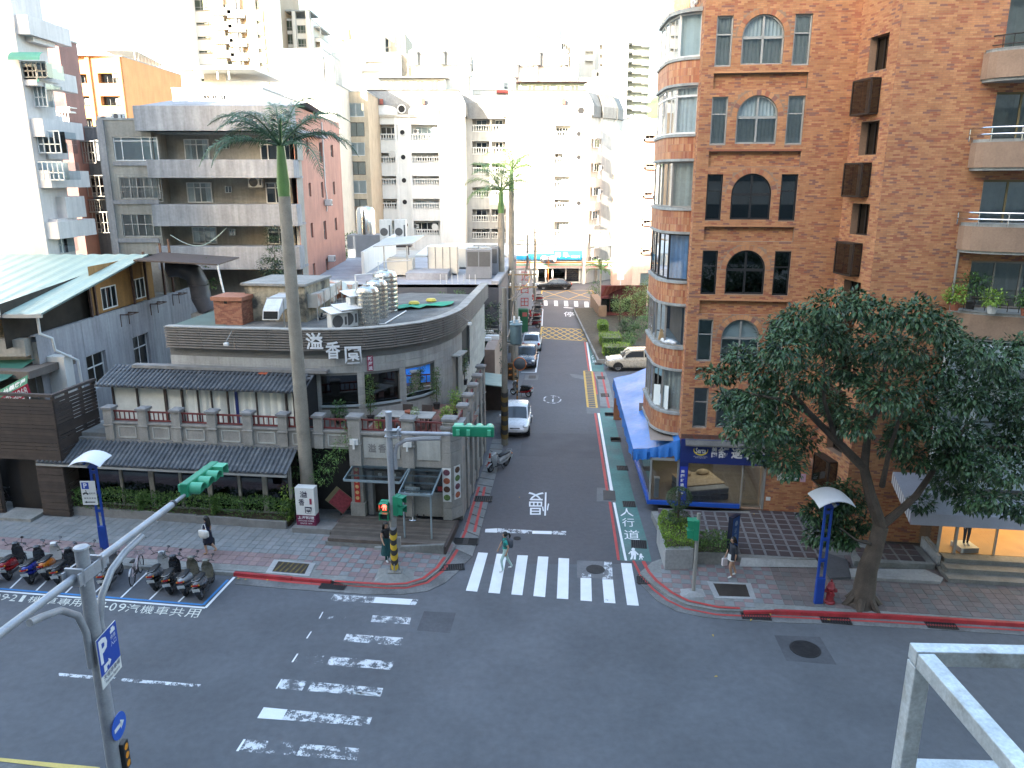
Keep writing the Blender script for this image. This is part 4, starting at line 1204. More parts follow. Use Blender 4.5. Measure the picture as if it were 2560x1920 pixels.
g=RB();g.box(UL-.45,UR+.3,30.12,30.32,3.25,3.42);g.build('flashing',m_cap,lr)
uC,uD=onv(245,965,31.2)[0],onv(742,978,31.2)[0]
ur=tiled_roof(uC-.15,uD+.3,31.15,5.55,32.8,6.12,'upper_roof')
g=RB();g.box(uC+.9,uD+.9,32.45,32.9,6.08,6.22);g.build('ridge_flashing',m_cap,ur)
g=RB();g.box(-15.7,-15.3,32.3,32.6,6.02,6.06);g.build('fallen_tile',mat('orange_tile',(.55,.12,.05),.7,.1),ur)
cu_=[onv(px,1000,31.6)[0]for px in(285,345,415,456,496,530,570,592,642,715,735)]
g=RB();g.box(cu_[0]-.3,uD+.2,32.3,32.4,ZT-.3,6.0);g.box(uD+.1,uD+.25,31.6,32.9,ZT-.3,5.9);g.build('room_back',m_void,rest)
for i,u in enumerate(cu_):
 ww=.12 if i in(2,7)else .07
 g=RB();g.box(u-ww/2,u+ww/2,31.55,31.66,ZT-.2,5.58);g.build('post',m_brown if i not in(7,)else m_sblue,rest)
for i,(a,b)in enumerate(zip(cu_[:-1],cu_[1:])):
 o=sub('curtain',sheet(b-a,1.95,m_fabric,'curtain',0 if i<3 else 9,.05),rest,TR@Tr(a,31.64,ZT-.05))
g=RB();g.box(uD+.02,uD+.1,31.4,31.5,ZT,5.5);g.build('downpipe',mat('teal_pipe',(.25,.32,.33),.5,.1),rest)
g=RB();g.box(UL+.5,UR+.1,30.35,32.9,ZT-.5,ZT-.02);g.build('terrace_floor',m_conc,rest)
def pillar(u,v,z0,z1,w_=.42,name='pillar',parent=None,m=None):
 g=RB();h=w_/2
 g.box(u-h,u+h,v-h,v+h,z0,z1-.16);g.box(u-h-.04,u+h+.04,v-h-.04,v+h+.04,z0+(z1-z0)*.42,z0+(z1-z0)*.42+.06)
 o=g.build(name,m or m_stone,parent or rest,bevel=.012)
 g=RB();e=.06
 g.hexa([(u-h-e,v-h-e,z1-.16),(u+h+e,v-h-e,z1-.16),(u+h+e,v+h+e,z1-.16),(u-h-e,v+h+e,z1-.16),(u-h-e,v-h-e,z1-.06),(u+h+e,v-h-e,z1-.06),(u+h+e,v+h+e,z1-.06),(u-h-e,v+h+e,z1-.06)])
 g.hexa([(u-h-e,v-h-e,z1-.06),(u+h+e,v-h-e,z1-.06),(u+h+e,v+h+e,z1-.06),(u-h-e,v+h+e,z1-.06),(u-h*.6,v-h*.6,z1),(u+h*.6,v-h*.6,z1),(u+h*.6,v+h*.6,z1),(u-h*.6,v+h*.6,z1)])
 g.build('pillar_cap',m_cap,o)
 return o
def railing(a,b,v,z0,z1):
 g=RB();g.box(a,b,v-.035,v+.035,z1-.07,z1);g.box(a,b,v-.03,v+.03,z0,z0+.07)
 n=max(3,round((b-a)/.24))
 for k in range(n+1):x=a+.05+(b-a-.1)*k/n;g.box(x-.022,x+.022,v-.02,v+.02,z0+.07,z1-.07)
 return g.build('railing',m_redw,rest)
def panel(a,b,v,z0,z1):
 g=RB();g.box(a,b,v-.1,v+.12,z0,z1);o=g.build('parapet_panel',m_stone,rest)
 i=.18;g=RB()
 for(p,q,r_,s2)in((a+i,b-i,z0+.1,z0+.15),(a+i,b-i,z1-.15,z1-.1),(a+i,a+i+.05,z0+.1,z1-.1),(b-i-.05,b-i,z0+.1,z1-.1)):
  g.box(p,q,v-.13,v-.09,r_,s2)
 g.build('panel_moulding',m_stone_l,o);g=RB();g.box(a,b,v-.16,v+.15,z1,z1+.07);g.build('coping',m_stone,o)
 return o
pu=[onv(px,1045,30.3)[0]for px in(276,361,444,532,621,709,797)]
for u in pu:pillar(u,30.3,3.38,4.92,.40)
eu=[onv(px,1050,30.15)[0]for px in(888,1021,1124)]
allu=pu+[eu[0]]
for a,b in zip(allu[:-1],allu[1:]):
 panel(a+.2,b-.2,30.3,3.38,4.12);railing(a+.2,b-.2,30.3,4.24,4.70)
EB=30.15
for i,u in enumerate(eu[:2]):pillar(u,EB,2.75,5.0,.52)
for(a,b)in((eu[0],eu[1]),(eu[1],eu[2])):
 railing(a+.26,b-.3,EB,4.28,4.78)
 g=RB();g.box(a+.26,b-.26,EB-.12,EB+.2,2.75,4.14);o=g.build('name_panel',m_stone,rest)
 g=RB();g.box(a+.36,b-.38,EB-.155,EB-.12,3.12,4.0);g.box(a+.46,b-.48,EB-.165,EB-.155,3.24,3.88);g.build('panel_moulding',m_stone_l,o)
 g=RB();g.box(a+.2,b-.2,EB-.2,EB+.25,4.14,4.24);g.build('coping',m_stone,o)
 if a==eu[0]:
  g=RB();w_=(b-a-1.0)/3
  for k,s in enumerate('溢香園'):text_quad(g,s,(a+.56+w_*k,EB-.170,3.36),(a+.56+w_*(k+.8),EB-.170,3.36),(a+.56+w_*k,EB-.170,3.76),(a+.56+w_*(k+.8),EB-.170,3.76),bold=.03)
  g.build('lettering',m_cap,o)
for u in eu[:2]:
 g=RB();g.box(u-.18,u+.18,EB-.34,EB-.28,3.72,3.98);g.box(u-.04,u+.04,EB-.40,EB-.34,3.55,3.95);g.build('wall_lamp',m_alu_w,rest)
cuw=.36
cpl=[(eu[2]-.32,EB-.2),(eu[2]+.05,EB-.2),(eu[2]+.42,EB+.35),(eu[2]+.42,EB+1.2),(eu[2]-.32,EB+1.2)]
z=.45
for k,h in enumerate((.55,.62,.62,.62,.62,.5,.55)):
 g=RB();g.prism(cpl,z+.006,z+h-.006);g.build('stone_course',m_stone,rest,bevel=.012);z+=h
g=RB();g.prism([(p[0]+(.05 if i in(1,2,3)else-.05),p[1]+(-.05 if i<2 else .05))for i,p in enumerate(cpl)],z,z+.10);g.build('coping',m_cap,rest)
pillar(eu[2]-.02,EB+.12,z,5.02,.50)
g=RB();g.box(eu[0]-.26,eu[0]+.26,EB-.2,EB+.3,.45,2.75);g.box(eu[0]-.32,eu[0]+.32,EB-.26,EB+.3,.45,1.05);g.build('door_pier',m_stone,rest,bevel=.012)
du0,du1=eu[0]+.62,eu[1]-.15
g=RB();g.box(eu[0]+.26,du0,EB+.1,EB+.5,.45,2.75);g.box(eu[0]+.40,du0,EB-.02,EB+.1,.45,2.7);g.build('door_jamb',m_cap,rest)
g=RB();g.box(du0,du1,EB+.35,EB+.40,.45,2.6);dr=g.build('door',mat('dark_timber_door',(.035,.026,.022),.5,.25,3),rest)
g=RB();g.box(du0,du1,EB+.30,EB+.34,.45,.62);g.build('kick_board',mat('red_kick_board',(.14,.04,.02),.5,.2),dr)
g=RB();g.box(du0+.15,du0+.32,EB+.335,EB+.345,2.05,2.25);g.box(du0+.62,du0+.95,EB+.335,EB+.345,2.03,2.25);g.box(du0+.74,du0+.86,EB+.335,EB+.345,1.6,1.98);g.build('notice',m_curt,dr)
g=RB();g.box(du1,eu[2]-.3,EB+.1,EB+.3,.45,1.55);g.box(eu[1]-.26,eu[1]+.1,EB-.05,EB+.3,.45,2.75);g.build('window_wall',m_stone,rest,bevel=.01)
g=RB();g.box(eu[1]+.1,eu[2]-.3,EB+.2,EB+.25,1.55,2.75);g.build('dark_window',m_glass_d,rest)
g=RB();g.box(eu[1],eu[2]-.3,EB+.5,EB+.55,1.4,2.75);g.build('room_back',m_void,rest)
g=RB();g.box(UR+.2,eu[0]-.3,EB+.6,EB+.7,.3,3.4);g.build('alcove_back',mat('dark_alcove',(.02,.02,.02),.8,.2),rest)
g=RB();g.box(eu[0]-.12,eu[0]+.12,EB-.225,EB-.21,1.08,2.72);cpt=g.build('couplet',mat('couplet_red',(.42,.03,.025),.6,.08,4),rest)
g=RB()
for k in range(6):
 c=2.58-k*.26
 g.lathe([(.085,0),(.085,.002)],(0,0,0),12)if False else None
 pts=[(eu[0]+.085*math.cos(t),EB-.230,c+.085*math.sin(t))for t in[2*math.pi*i/12 for i in range(12)]]
 g.poly(pts)
g.build('gold_roundel',mat('couplet_gold',(.60,.38,.16),.6,.2,9),cpt)
m_teal=mat('canopy_steel',(.30,.37,.40),.4,.12,3,metal=.4)
def canopy(pts,cross,z_drop,name):
 a,b,c,d=[Vector(p)for p in pts]
 g=RB()
 for p,q in((a,b),(b,c),(c,d),(d,a)):g.bar(p,q,.07,.09)
 for t in cross:g.bar(a.lerp(d,t),b.lerp(c,t),.05,.06)
 o=g.build(name,m_teal,rest)
 g=RB();up=Vector((0,0,.055));g.quad(a+up,b+up,c+up,d+up);g.build('canopy_glass',glass('canopy_glass',(.62,.76,.80),.72,.06),o)
 return o
zk=zz(760,840,.217)
vF=28.9
k1=onv(*zk(455,1590),vF)[0];k2=onv(*zk(1100,1605),vF)[0]
canopy([(k1,vF,2.50),(k2,vF,2.50),(k2+.1,EB-.2,2.72),(k1+.05,EB-.2,2.72)],(.35,),0,'door_canopy')
vG=28.1
k3,k4=onv(*zz(700,1000,.30136)(985,745),vG)[0],onv(*zz(700,1000,.30136)(1255,760),vG)[0]
canopy([(k3,vG,2.36),(k4,vG,2.36),(k4+.02,EB+.1,2.78),(k3+.02,EB+.1,2.78)],(.12,.38,.62,.84),0,'side_canopy')
for u in(k3+.16,k4-.05):
 g=RB();g.cyl((u,vG+.05,.45),(u,vG+.05,2.36),.035,n=10);g.build('canopy_post',m_teal,rest)
dk0,dk1=onv(*zz(700,1000,.30136)(430,1100),28.2)[0],eu[2]+.3
for k in range(14):
 v=30.0-k*.165
 g=RB();g.box(dk0-.1 if k<11 else dk0,dk1-.1,v-.155,v,.30,.44-.0*k);g.build('deck_board',mat('weathered_deck',rnd=[(.105,.085,.07),(.125,.10,.085),(.085,.07,.058),(.115,.095,.08)],rough=.8,var=.25,scale=2.5),rest)
g=RB();g.box(dk0-.1,dk1-.1,27.7,29.8,.1,.29);g.build('deck_base',m_conc,rest)
g=RB();g.hexa([(eu[1]-.9,27.55,.1),(dk1-.1,27.55,.1),(dk1-.1,27.72,.1),(eu[1]-.9,27.72,.1),(eu[1]-.9,27.57,.2),(dk1-.1,27.57,.5),(dk1-.1,27.72,.5),(eu[1]-.9,27.72,.2)]);g.build('ramp_kerb',m_conc,rest)
g=RB();g.box(dk1-.1,dk1,27.55,30.1,.1,.42);g.build('deck_edge',m_brown,rest)
m_pho=mat('photo_white',(.62,.62,.60),.5,.05)
dish=[mat('dish_green',(.10,.16,.05),.6,.5,14),mat('dish_brown',(.10,.05,.03),.6,.5,14),mat('dish_red',(.35,.10,.05),.6,.5,14),mat('dish_plum',(.14,.05,.07),.6,.5,14)]
def photos(T,h0):
 g=MB();g.T=T;g.box(0,.36,-.025,0,0,1.5);o=g.build('dish_photos',m_pho,rest)
 for k in range(4):
  g=MB();g.T=T
  g.poly([(.18+.145*math.cos(t),-.03,.19+k*.375+.14*math.sin(t))for t in[2*math.pi*i/14 for i in range(14)]]);g.build('dish',dish[(k+h0)%4],o)
photos(TR@Tr(eu[2]-.31,EB-.21,1.32),0)
ca=math.atan2(cpl[2][1]-cpl[1][1],cpl[2][0]-cpl[1][0])
photos(TR@Tr(cpl[1][0]+.1,cpl[1][1]+.13,1.36)@Rz(ca),2)
g=RB();g.box(eu[2]-.62,eu[2]-.36,EB+.17,EB+.19,1.62,1.82);g.box(eu[2]-.56,eu[2]-.36,EB+.17,EB+.19,1.32,1.54);g.build('menu_card',mat('menu_red',(.40,.05,.05),.6,.4,20),rest)
ZS0,ZS1=7.06,8.0
PLpx=[(419,815),(577,820),(734,823.5),(830,823.5),(909,821),(985,814),(1049,805.5),(1099,793),(1132,780),(1152,767),(1209,708)]
PL=[Vector(uv_of(gnd(a,b,ZS1)))for a,b in PLpx]
PLl=[(p.x,p.y)for p in PL]
def arc_len(pl):
 s=[0.0]
 for a,b in zip(pl[:-1],pl[1:]):s.append(s[-1]+(Vector(b)-Vector(a)).length)
 return s
S_=arc_len(PLl)
def onpl(s,d=0.0):
 s=min(max(s,0),S_[-1]-1e-6)
 for i in range(len(S_)-1):
  if s<=S_[i+1]:
   t=(s-S_[i])/(S_[i+1]-S_[i]);a,b=Vector(PLl[i]),Vector(PLl[i+1])
   c=a.lerp(b,t);tn=(b-a).normalized()
   if 0<i and t<.5:
    pv=(a-Vector(PLl[i-1])).normalized();tn=(tn.lerp(((tn+pv)/2).normalized(),1-2*t)).normalized()
   elif i<len(S_)-2 and t>=.5:
    nx=(Vector(PLl[i+2])-b).normalized();tn=(tn.lerp(((tn+nx)/2).normalized(),2*t-1)).normalized()
   nrm=Vector((tn.y,-tn.x))
   return c+nrm*d
 return Vector(PLl[-1])
def curved(g,s0,s1,d0,d1,z0,z1,seg=.6):
 n=max(1,math.ceil((s1-s0)/seg));rows=[]
 for k in range(n+1):
  s=s0+(s1-s0)*k/n;a,b=onpl(s,d0),onpl(s,d1)
  rows.append([(b.x,b.y,z0),(b.x,b.y,z1),(a.x,a.y,z1),(a.x,a.y,z0)])
 g.grid(rows,close=True);g.add(rows[0],[(0,1,2,3)]);g.add(rows[-1],[(3,2,1,0)])
def s_at(px,py,z):
 q=Vector(uv_of(gnd(px,py,z)));best=min(((onpl(S_[-1]*k/800)-q).length,S_[-1]*k/800)for k in range(801));return best[1]
def s_px(px,z):
 best=None
 for k in range(900):
  s=S_[-1]*k/899;q=onpl(s);p=mf(q.x,q.y,z)
  zc=p.y*_c-(p.z-CAMH)*_s;X=1280+FPX*p.x/zc
  if best is None or abs(X-px)<best[0]:best=(abs(X-px),s)
 return best[1]
wins=[(s_px(802,5.2),s_px(894,5.2)),(s_px(912,5.2),s_px(999,5.2)),(s_px(1015,5.3),s_px(1085,5.3))]
wz=(4.45,5.85)
sdoor=(s_px(1130,4.6),s_px(1143,4.6));swin=(s_px(1153,5.6),s_px(1168,5.6))
openings=[(a,b,*wz)for a,b in wins]+[(sdoor[0],sdoor[1]+.1,ZT,5.7),(swin[0],swin[1]+.7,4.4,6.6)]
zs=[ZT-.4+.345*k for k in range(11)]
for j,(z0,z1)in enumerate(zip(zs[:-1],zs[1:])):
 cuts=[0.0];s=R.uniform(.5,1.3)
 while s<S_[-1]-.3:cuts.append(s);s+=R.choice((1.0,1.25,1.5))
 cuts.append(S_[-1])
 for a,b in zip(cuts[:-1],cuts[1:]):
  segs=[(a,b)]
  for(p,q,c,d)in openings:
   if c-.05<(z0+z1)/2<d+.05:
    ns=[]
    for x,y in segs:
     if y<=p or x>=q:ns.append((x,y));continue
     if x<p:ns.append((x,p))
     if y>q:ns.append((q,y))
    segs=ns
  for x,y in segs:
   if y-x<.06:continue
   if y<s_px(760,5)and z1<5.9:continue
   g=RB();curved(g,x+.004,y-.004,.0,.045+R.uniform(-.003,.003),z0+.005,z1-.005);g.build('stone_panel',m_clad,rest)
g=RB()
for a,b,c,d in[(0,S_[-1],ZT-.4,ZS1-.15)]:
 xs=sorted({0,S_[-1],*[v for o in openings for v in o[:2]]});zz_=sorted({c,d,*[v for o in openings for v in o[2:]]})
 for i in range(len(xs)-1):
  for j in range(len(zz_)-1):
   cx,cz=(xs[i]+xs[i+1])/2,(zz_[j]+zz_[j+1])/2
   if not any(o[0]<cx<o[1]and o[2]<cz<o[3]for o in openings):curved(g,xs[i],xs[i+1],-.22,.005,zz_[j],zz_[j+1])
g.build('curved_wall',mat('joint_grey',(.17,.165,.155),.9,.15,1.5),rest)
for i,(a,b)in enumerate(wins):
 g=RB();curved(g,a,b,-.16,-.13,*wz,seg=3);o=g.build('terrace_window',m_glass_d,rest)
 g=RB();curved(g,a,b,-.30,-.27,wz[1]-.45,wz[1],seg=3);g.build('bamboo_blind',MATS['bamboo_blind'],o)
 g=RB();curved(g,a,b,-.9,-.88,wz[0],wz[1],seg=3);g.build('room',m_void,o)
 g=RB();curved(g,a-.05,b+.05,-.2,.10,wz[0]-.09,wz[0]);g.build('sill',mat('blue_grey_sill',(.33,.38,.40),.7,.1,2),o)
g=RB();curved(g,sdoor[0],sdoor[1]+.1,-.10,-.06,ZT,5.7);g.build('terrace_door',m_alu_g,rest)
g=RB();curved(g,sdoor[0]-.1,sdoor[1]+.3,.0,.5,5.75,5.82);g.build('door_hood',m_stone_l,rest)
g=RB();curved(g,swin[0],swin[1]+.7,-.14,-.10,4.4,6.6);g.build('dark_window',m_void,rest)
hh=(ZS1-ZS0)/8
for k in range(8):
 z=ZS0+hh*(k+.5)
 g=RB();n=46;rows=[]
 for i in range(n+1):
  s=S_[-1]*i/n;a,b=onpl(s,.10),onpl(s,.30)
  rows.append([(b.x,b.y,z-hh*.42),(b.x,b.y,z+hh*.10),(a.x,a.y,z+hh*.42),(a.x,a.y,z-hh*.1)])
 g.grid(rows,close=True);g.add(rows[0],[(0,1,2,3)]);g.add(rows[-1],[(3,2,1,0)])
 g.build('slat',m_slat,rest)
for px in(450,508,590,675,830,909,985,1049,1099,1130,1150,1175,1195):
 s=s_px(px,7.5);g=RB();curved(g,s-.05,s+.05,.02,.24,ZS0-.02,ZS1);g.build('slat_bracket',m_brown,rest)
g=RB();curved(g,0,S_[-1],-.16,.32,ZS1,ZS1+.05);g.build('parapet_coping',m_stone,rest)
ZR=7.25
rb=[PLl[0]]+PLl[1:]+[(PLl[-1][0]-.3,PLl[-1][1])]
back=[Vector(uv_of(gnd(x,y,ZR)))for x,y in((1150,752),(1000,742),(900,738),(700,775),(545,778))]
rp=[(p[0],p[1])for p in PLl[:-1]]+[(PLl[-1][0],PLl[-1][1])]+[(PLl[-1][0]-5,PLl[-1][1]+.3),(PLl[0][0]+1.2,44),(PLl[0][0]+.4,38)]
g=RB();g.prism([(p[0],p[1])for p in rp],ZR-.2,ZR);g.build('flat_roof',mat('bitumen_roof',(.12,.12,.115),.9,.35,.7,bump=.4,bscale=30,col2=(.20,.19,.175),mixlo=.5,mixhi=.7),rest)
a0=Vector(uv_of(gnd(440,810,ZR)))
g=RB();g.prism([tuple(Vector(uv_of(gnd(x,y,ZR+.004))))for x,y in((432,812),(560,817),(640,760),(560,768))],ZR+.004,ZR+.012);g.build('green_roofing',mat('green_roofing',(.10,.14,.12),.7,.15,1),rest)
g=RB();g.prism([tuple(onpl(S_[-1]*k/30,-.3))for k in range(31)]+[rp[-3],rp[-2],rp[-1]],.0,ZT-.45);g.build('ground_storey',m_void,rest)
g=RB();g.box(eu[0]-.3,eu[2]+.2,EB+.3,36.2,ZT-.2,ZT);
g.build('terrace_base',m_conc,rest)
g=RB();c=.23
pts=walk([(x,30.5)for x in(eu[0]-.2,eu[2]+.3)],.23)
m_tpav=mat('red_terrace_tile',rnd=[(.22,.10,.075),(.19,.085,.065),(.16,.09,.075),(.21,.11,.085)],rough=.85,var=.25,scale=1.5)
tp=MB();tp.T=TR
for i in range(int(5.2/.23)):
 for j in range(int(6.3/.23)):
  u,v=eu[0]-.2+i*.23,30.5+j*.23
  if u>eu[2]+.25-(v-30.5)*.03:continue
  tp.rv=R.random()*.99+.005
  tp.box(u+.004,u+.226,v+.004,v+.226,ZT,ZT+.012,False)
o=tp.build('terrace_tiles',m_tpav,rest);o['kind']='stuff'
def glyph(s,px0,px1,py0,py1,th=.08):
 a,b=s_px(px0,7.3),s_px(px1,7.3)
 p0,p1=onpl(a,.34),onpl(b,.34);m_=onpl((a+b)/2)
 def zat(py):
  q=mf(m_.x,m_.y);d=_ray((px0+px1)/2,py);t=q.y/d.y;return CAMH+d.z*t
 zt,zb_=zat(py0),zat(py1)
 g=RB();l=(p1-p0);nrm=Vector((l.y,-l.x)).normalized()
 for k,off in enumerate((.0,.05)):
  text_quad(g,s,(p0.x+nrm.x*off,p0.y+nrm.y*off,zb_),(p1.x+nrm.x*off,p1.y+nrm.y*off,zb_),(p0.x+nrm.x*off,p0.y+nrm.y*off,zt),(p1.x+nrm.x*off,p1.y+nrm.y*off,zt),bold=.018)
 return g.build('lettering',mat('white_letters',(.70,.72,.74),.5,.04),rest)
glyph('溢',770,811,828,869);glyph('香',817,851,850,893);glyph('園',861,901,862,904)
a,b=s_px(917,6.6),s_px(931,6.6)
g=RB();curved(g,a,b,.05,.10,6.02,6.72,3);sb=g.build('seal_board',mat('seal_red',(.28,.03,.07),.6,.1),rest)
g=RB();p0,p1=onpl(a+.03,.104),onpl(b-.03,.104)
for k,s in enumerate('新海派'):
 z0=6.50-k*.225;text_quad(g,s,(p0.x,p0.y,z0),(p1.x,p1.y,z0),(p0.x,p0.y,z0+.19),(p1.x,p1.y,z0+.19),bold=.02)
g.build('lettering',m_ltr,sb)
for px in(590,1130):
 s=s_px(px,7.6);a,b=onpl(s,.2),onpl(s,.95)
 g=RB();g.tube([(a.x,a.y,ZS1),(b.x,b.y,7.55)],.018);o=g.build('floodlight_arm',m_alu_g,rest)
 g=RB();g.box(b.x-.1,b.x+.1,b.y-.08,b.y+.08,7.38,7.52);g.build('floodlight',m_alu_w,o,bevel=.02)
row=[(1157,1009),(1170,983),(1182,958),(1193,935),(1202,912)]
rw=[Vector(uv_of(gnd(a,b,4.95)))for a,b in row]
first=Vector((eu[2]+.2,EB+.6))
pts=[first]+rw
for i,q in enumerate(rw):
 pillar(q.x,q.y,2.2,4.98,.40)
 g=RB();g.box(q.x-.14,q.x+.22,q.y-.2,q.y+.2,.05,2.9);g.build('side_pier',m_stone,rest,bevel=.01)
for a,b in zip(pts[:-1],pts[1:]):
 g=RB();d=(b-a).normalized();n=Vector((d.y,-d.x));a2,b2=a+d*.2,b-d*.2
 for(o0,o1,z0,z1,nm,m)in((-.15,.05,.05,3.2,'side_bay',m_cap),(-.18,.10,3.2,4.1,'side_parapet',m_stone),(-.2,.14,.05,.55,'side_plinth',m_stone)):
  g=RB();g.prism([tuple(a2+n*o0),tuple(a2+n*o1),tuple(b2+n*o1),tuple(b2+n*o0)],z0,z1);g.build(nm,m,rest)
 g=RB()
 for t in(.33,.66):
  c=a2.lerp(b2,t);g.box(c.x+.04,c.x+.12,c.y-.04,c.y+.04,.5,3.2)
 g.build('side_mullion',m_stone_l,rest)
 g=RB()
 for z in(4.26,4.7):g.bar((a2.x,a2.y,z),(b2.x,b2.y,z),.06,.06)
 k=max(2,int((b2-a2).length/.3))
 for i in range(k+1):c=a2.lerp(b2,i/k);g.bar((c.x,c.y,4.26),(c.x,c.y,4.7),.035,.035)
 g.build('railing',m_redw,rest)
class FB:
 def __init__(s,name,label,Y,pl,pr,py,top,m,depth=14,dep=.3,base=0.0,cat='building',rz=0.0):
  s.Y=Y;s.x0=at(pl,py,Y).x;s.W=at(pr,py,Y).x-s.x0;s.H=at(1280,top,Y).z;s.m=m;s.depth=depth;s.dep=dep;s.base=base
  s.root=thing(name,label,cat,(s.x0,Y,base))
 def lx(s,px,py):return at(px,py,s.Y).x-s.x0
 def lz(s,py):return at(1280,py,s.Y).z-s.base
 def R(s,r):
  a,b,c,d=r;m=(c+d)/2
  return(s.lx(a,m),s.lx(b,m),s.lz(d),s.lz(c))
 def body(s,rects=(),roof=None,name='wall',parapet=.0,extra=None):
  g=MB();o=[s.R(r)if len(r)==4 else(*s.R(r[:4]),r[4])for r in rects];s.o=o
  H=s.H-s.base
  wall(g,0,s.W,0,H,o,s.dep)
  D=s.depth
  g.quad((0,s.dep+.02,0),(0,s.dep+.02,H),(s.W,s.dep+.02,H),(s.W,s.dep+.02,0))
  g.quad((0,0,0),(0,0,H),(0,D,H),(0,D,0));g.quad((s.W,0,0),(s.W,D,0),(s.W,D,H),(s.W,0,H));g.quad((0,D,0),(0,D,H),(s.W,D,H),(s.W,D,0))
  w_=g.build(name,s.m,s.root)
  g=MB();g.box(-.05,s.W+.05,-.05,D+.05,H,H+.12);g.build('roof',roof or m_lip,s.root)
  if parapet:
   g=MB();g.box(0,s.W,0,.18,H+.12,H+.12+parapet);g.box(0,.18,.18,D,H+.12,H+.12+parapet);g.box(s.W-.18,s.W,.18,D,H+.12,H+.12+parapet);g.build('parapet',s.m,s.root)
  return o
 def wins(s,rects,**k):
  for r in rects:
   a,b,c,d=s.R(r)if len(r)==4 else r[:4]
   win(s.root,I4,a,b,c,d,k.get('y',s.dep*.5),k.get('fm'),k.get('gm'),k.get('vs_',(.5,)),k.get('hs',()),k.get('fw',.07),k.get('back'),k.get('folds',0),panes=k.get('panes',False))
 def box(s,name,r,y0,y1,m,parent=None,bevel=0):
  a,b,c,d=s.R(r);g=MB();g.box(a,b,y0,y1,c,d);return g.build(name,m,parent or s.root,bevel=bevel)
def balustrade(parent,T,x0,x1,z0,z1,y,m):
 g=MB();g.T=T
 g.box(x0,x1,y-.1,y+.1,z1-.14,z1);g.box(x0,x1,y-.1,y+.1,z0,z0+.12)
 n=max(3,int((x1-x0)/.34))
 for k in range(n):
  x=x0+(x1-x0)*(k+.5)/n
  h=z1-z0-.26
  g.lathe([(.05,0),(.10,h*.3),(.05,h*.65),(.07,h)],(x,y,z0+.12),6)
 return g.build('balustrade',m,parent)
m_wht=mat('white_tile_wall',(.70,.69,.65),.7,.06,.6,streak=.10)
m_mans=mat('grey_mansard',(.20,.20,.195),.8,.22,.5,streak=.2)
m_gwin=glass('green_window_glass',(.35,.5,.42),.5,refl=(.8,.95,.85))
def tower(px0,px1,py_base,py_mtop,label,cols,rows,arch_row,Y=113.0,bottom=None):
 b=FB('apartment_block',label,Y,px0,px1,400,py_base,m_wht,16,1.3)
 rects=[]
 for(a,c)in cols:
  for(t,bt)in rows:rects.append((a,c,t,bt))
 b.body(rects)
 for i,r in enumerate(b.o):
  a,c,z0,z1=r
  win(b.root,I4,a+.5,c-.3,z0+.35,z1-.25,1.15,m_alu_w,m_glass,(.25,.5,.75),(),.08,m_curt if i%3 else None,3,panes=False)
  balustrade(b.root,I4,a,c,z0,z0+.95,.05,m_wht)
  if i%2:ac_parts(b.root,Tr(a+.2,.75,z0+1.0),.8,.6,.32)
  if i%4==1:
   g=MB();g.lathe([(0,.0),(.3,.03),(.52,.14)],(0,0,0),14);o=g.build('satellite_dish',m_alu_w,b.root,smooth=True);o.location=(c-.7,-.1,z0+1.3);o.rotation_euler=(rad(100),0,rad(-20))
 for px in cols:
  for e in px:b.box('pilaster',(e-3,e+3,py_base,620),-.18,0,m_wht)
 b.box('cornice',(px0-3,px1+3,py_base-1,py_base+4),-.35,0,m_wht)
 H=b.H;hm=at(1280,py_mtop,Y).z-H;W=b.W
 sec=[(0,0),(-.02,hm*.42),(.35,hm*.70),(.75,hm*.92),(1.0,hm)]
 g=MB()
 rows_=[[(-.3+x,-.3+x,H+z),(W+.3-x,-.3+x,H+z),(W+.3-x,15-x,H+z),(-.3+x,15-x,H+z)]for x,z in sec]
 g.grid(rows_,close=True);g.add(rows_[-1],[(0,1,2,3)])
 mo=g.build('mansard_roof',m_mans,b.root)
 g=MB();g.box(.65,W-.65,.65,14,H+hm,H+hm+.18);g.build('roof_lip',mat('dark_coping',(.07,.065,.06),.8,.2),mo)
 return b,mo,H,hm,W
rowsA=[(311,352),(382,409),(440,464),(497,524),(552,590)]
tl,mo,H,hm,W=tower(911,1161,288,226,'white apartment tower with grey mansard behind the rooftop chillers',[(928,994),(1028,1101)],rowsA,True)
def dormer(b,mo,px0,px1,H,hm,n=2):
 a,c=b.lx(px0,270),b.lx(px1,270);zt=hm*.40;r=(c-a)/2;cx=(a+c)/2
 g=MB();k=10
 arc=[(cx-r*math.cos(math.pi*i/k),H+zt*.45+zt*.55*math.sin(math.pi*i/k))for i in range(k+1)]
 prof=[(a,H)]+arc+[(c,H)]
 g.extrude([(x,-.55,z)for x,z in prof],(0,.9,0));o=g.build('dormer',m_wht,mo)
 g=MB();g.poly([(cx+(x-cx)*.86,-.56,H+(z-H)*.9+.05)for x,z in prof]);g.build('dormer_window',m_curt,o)
 g=MB();g.box(cx-.22,cx+.22,-.95,-.4,H+zt+.05,H+zt+.75);g.build('finial',mat('red_finial',(.25,.07,.05),.7,.2),o)
dormer(tl,mo,918,994,H,hm);dormer(tl,mo,1022,1098,H,hm)
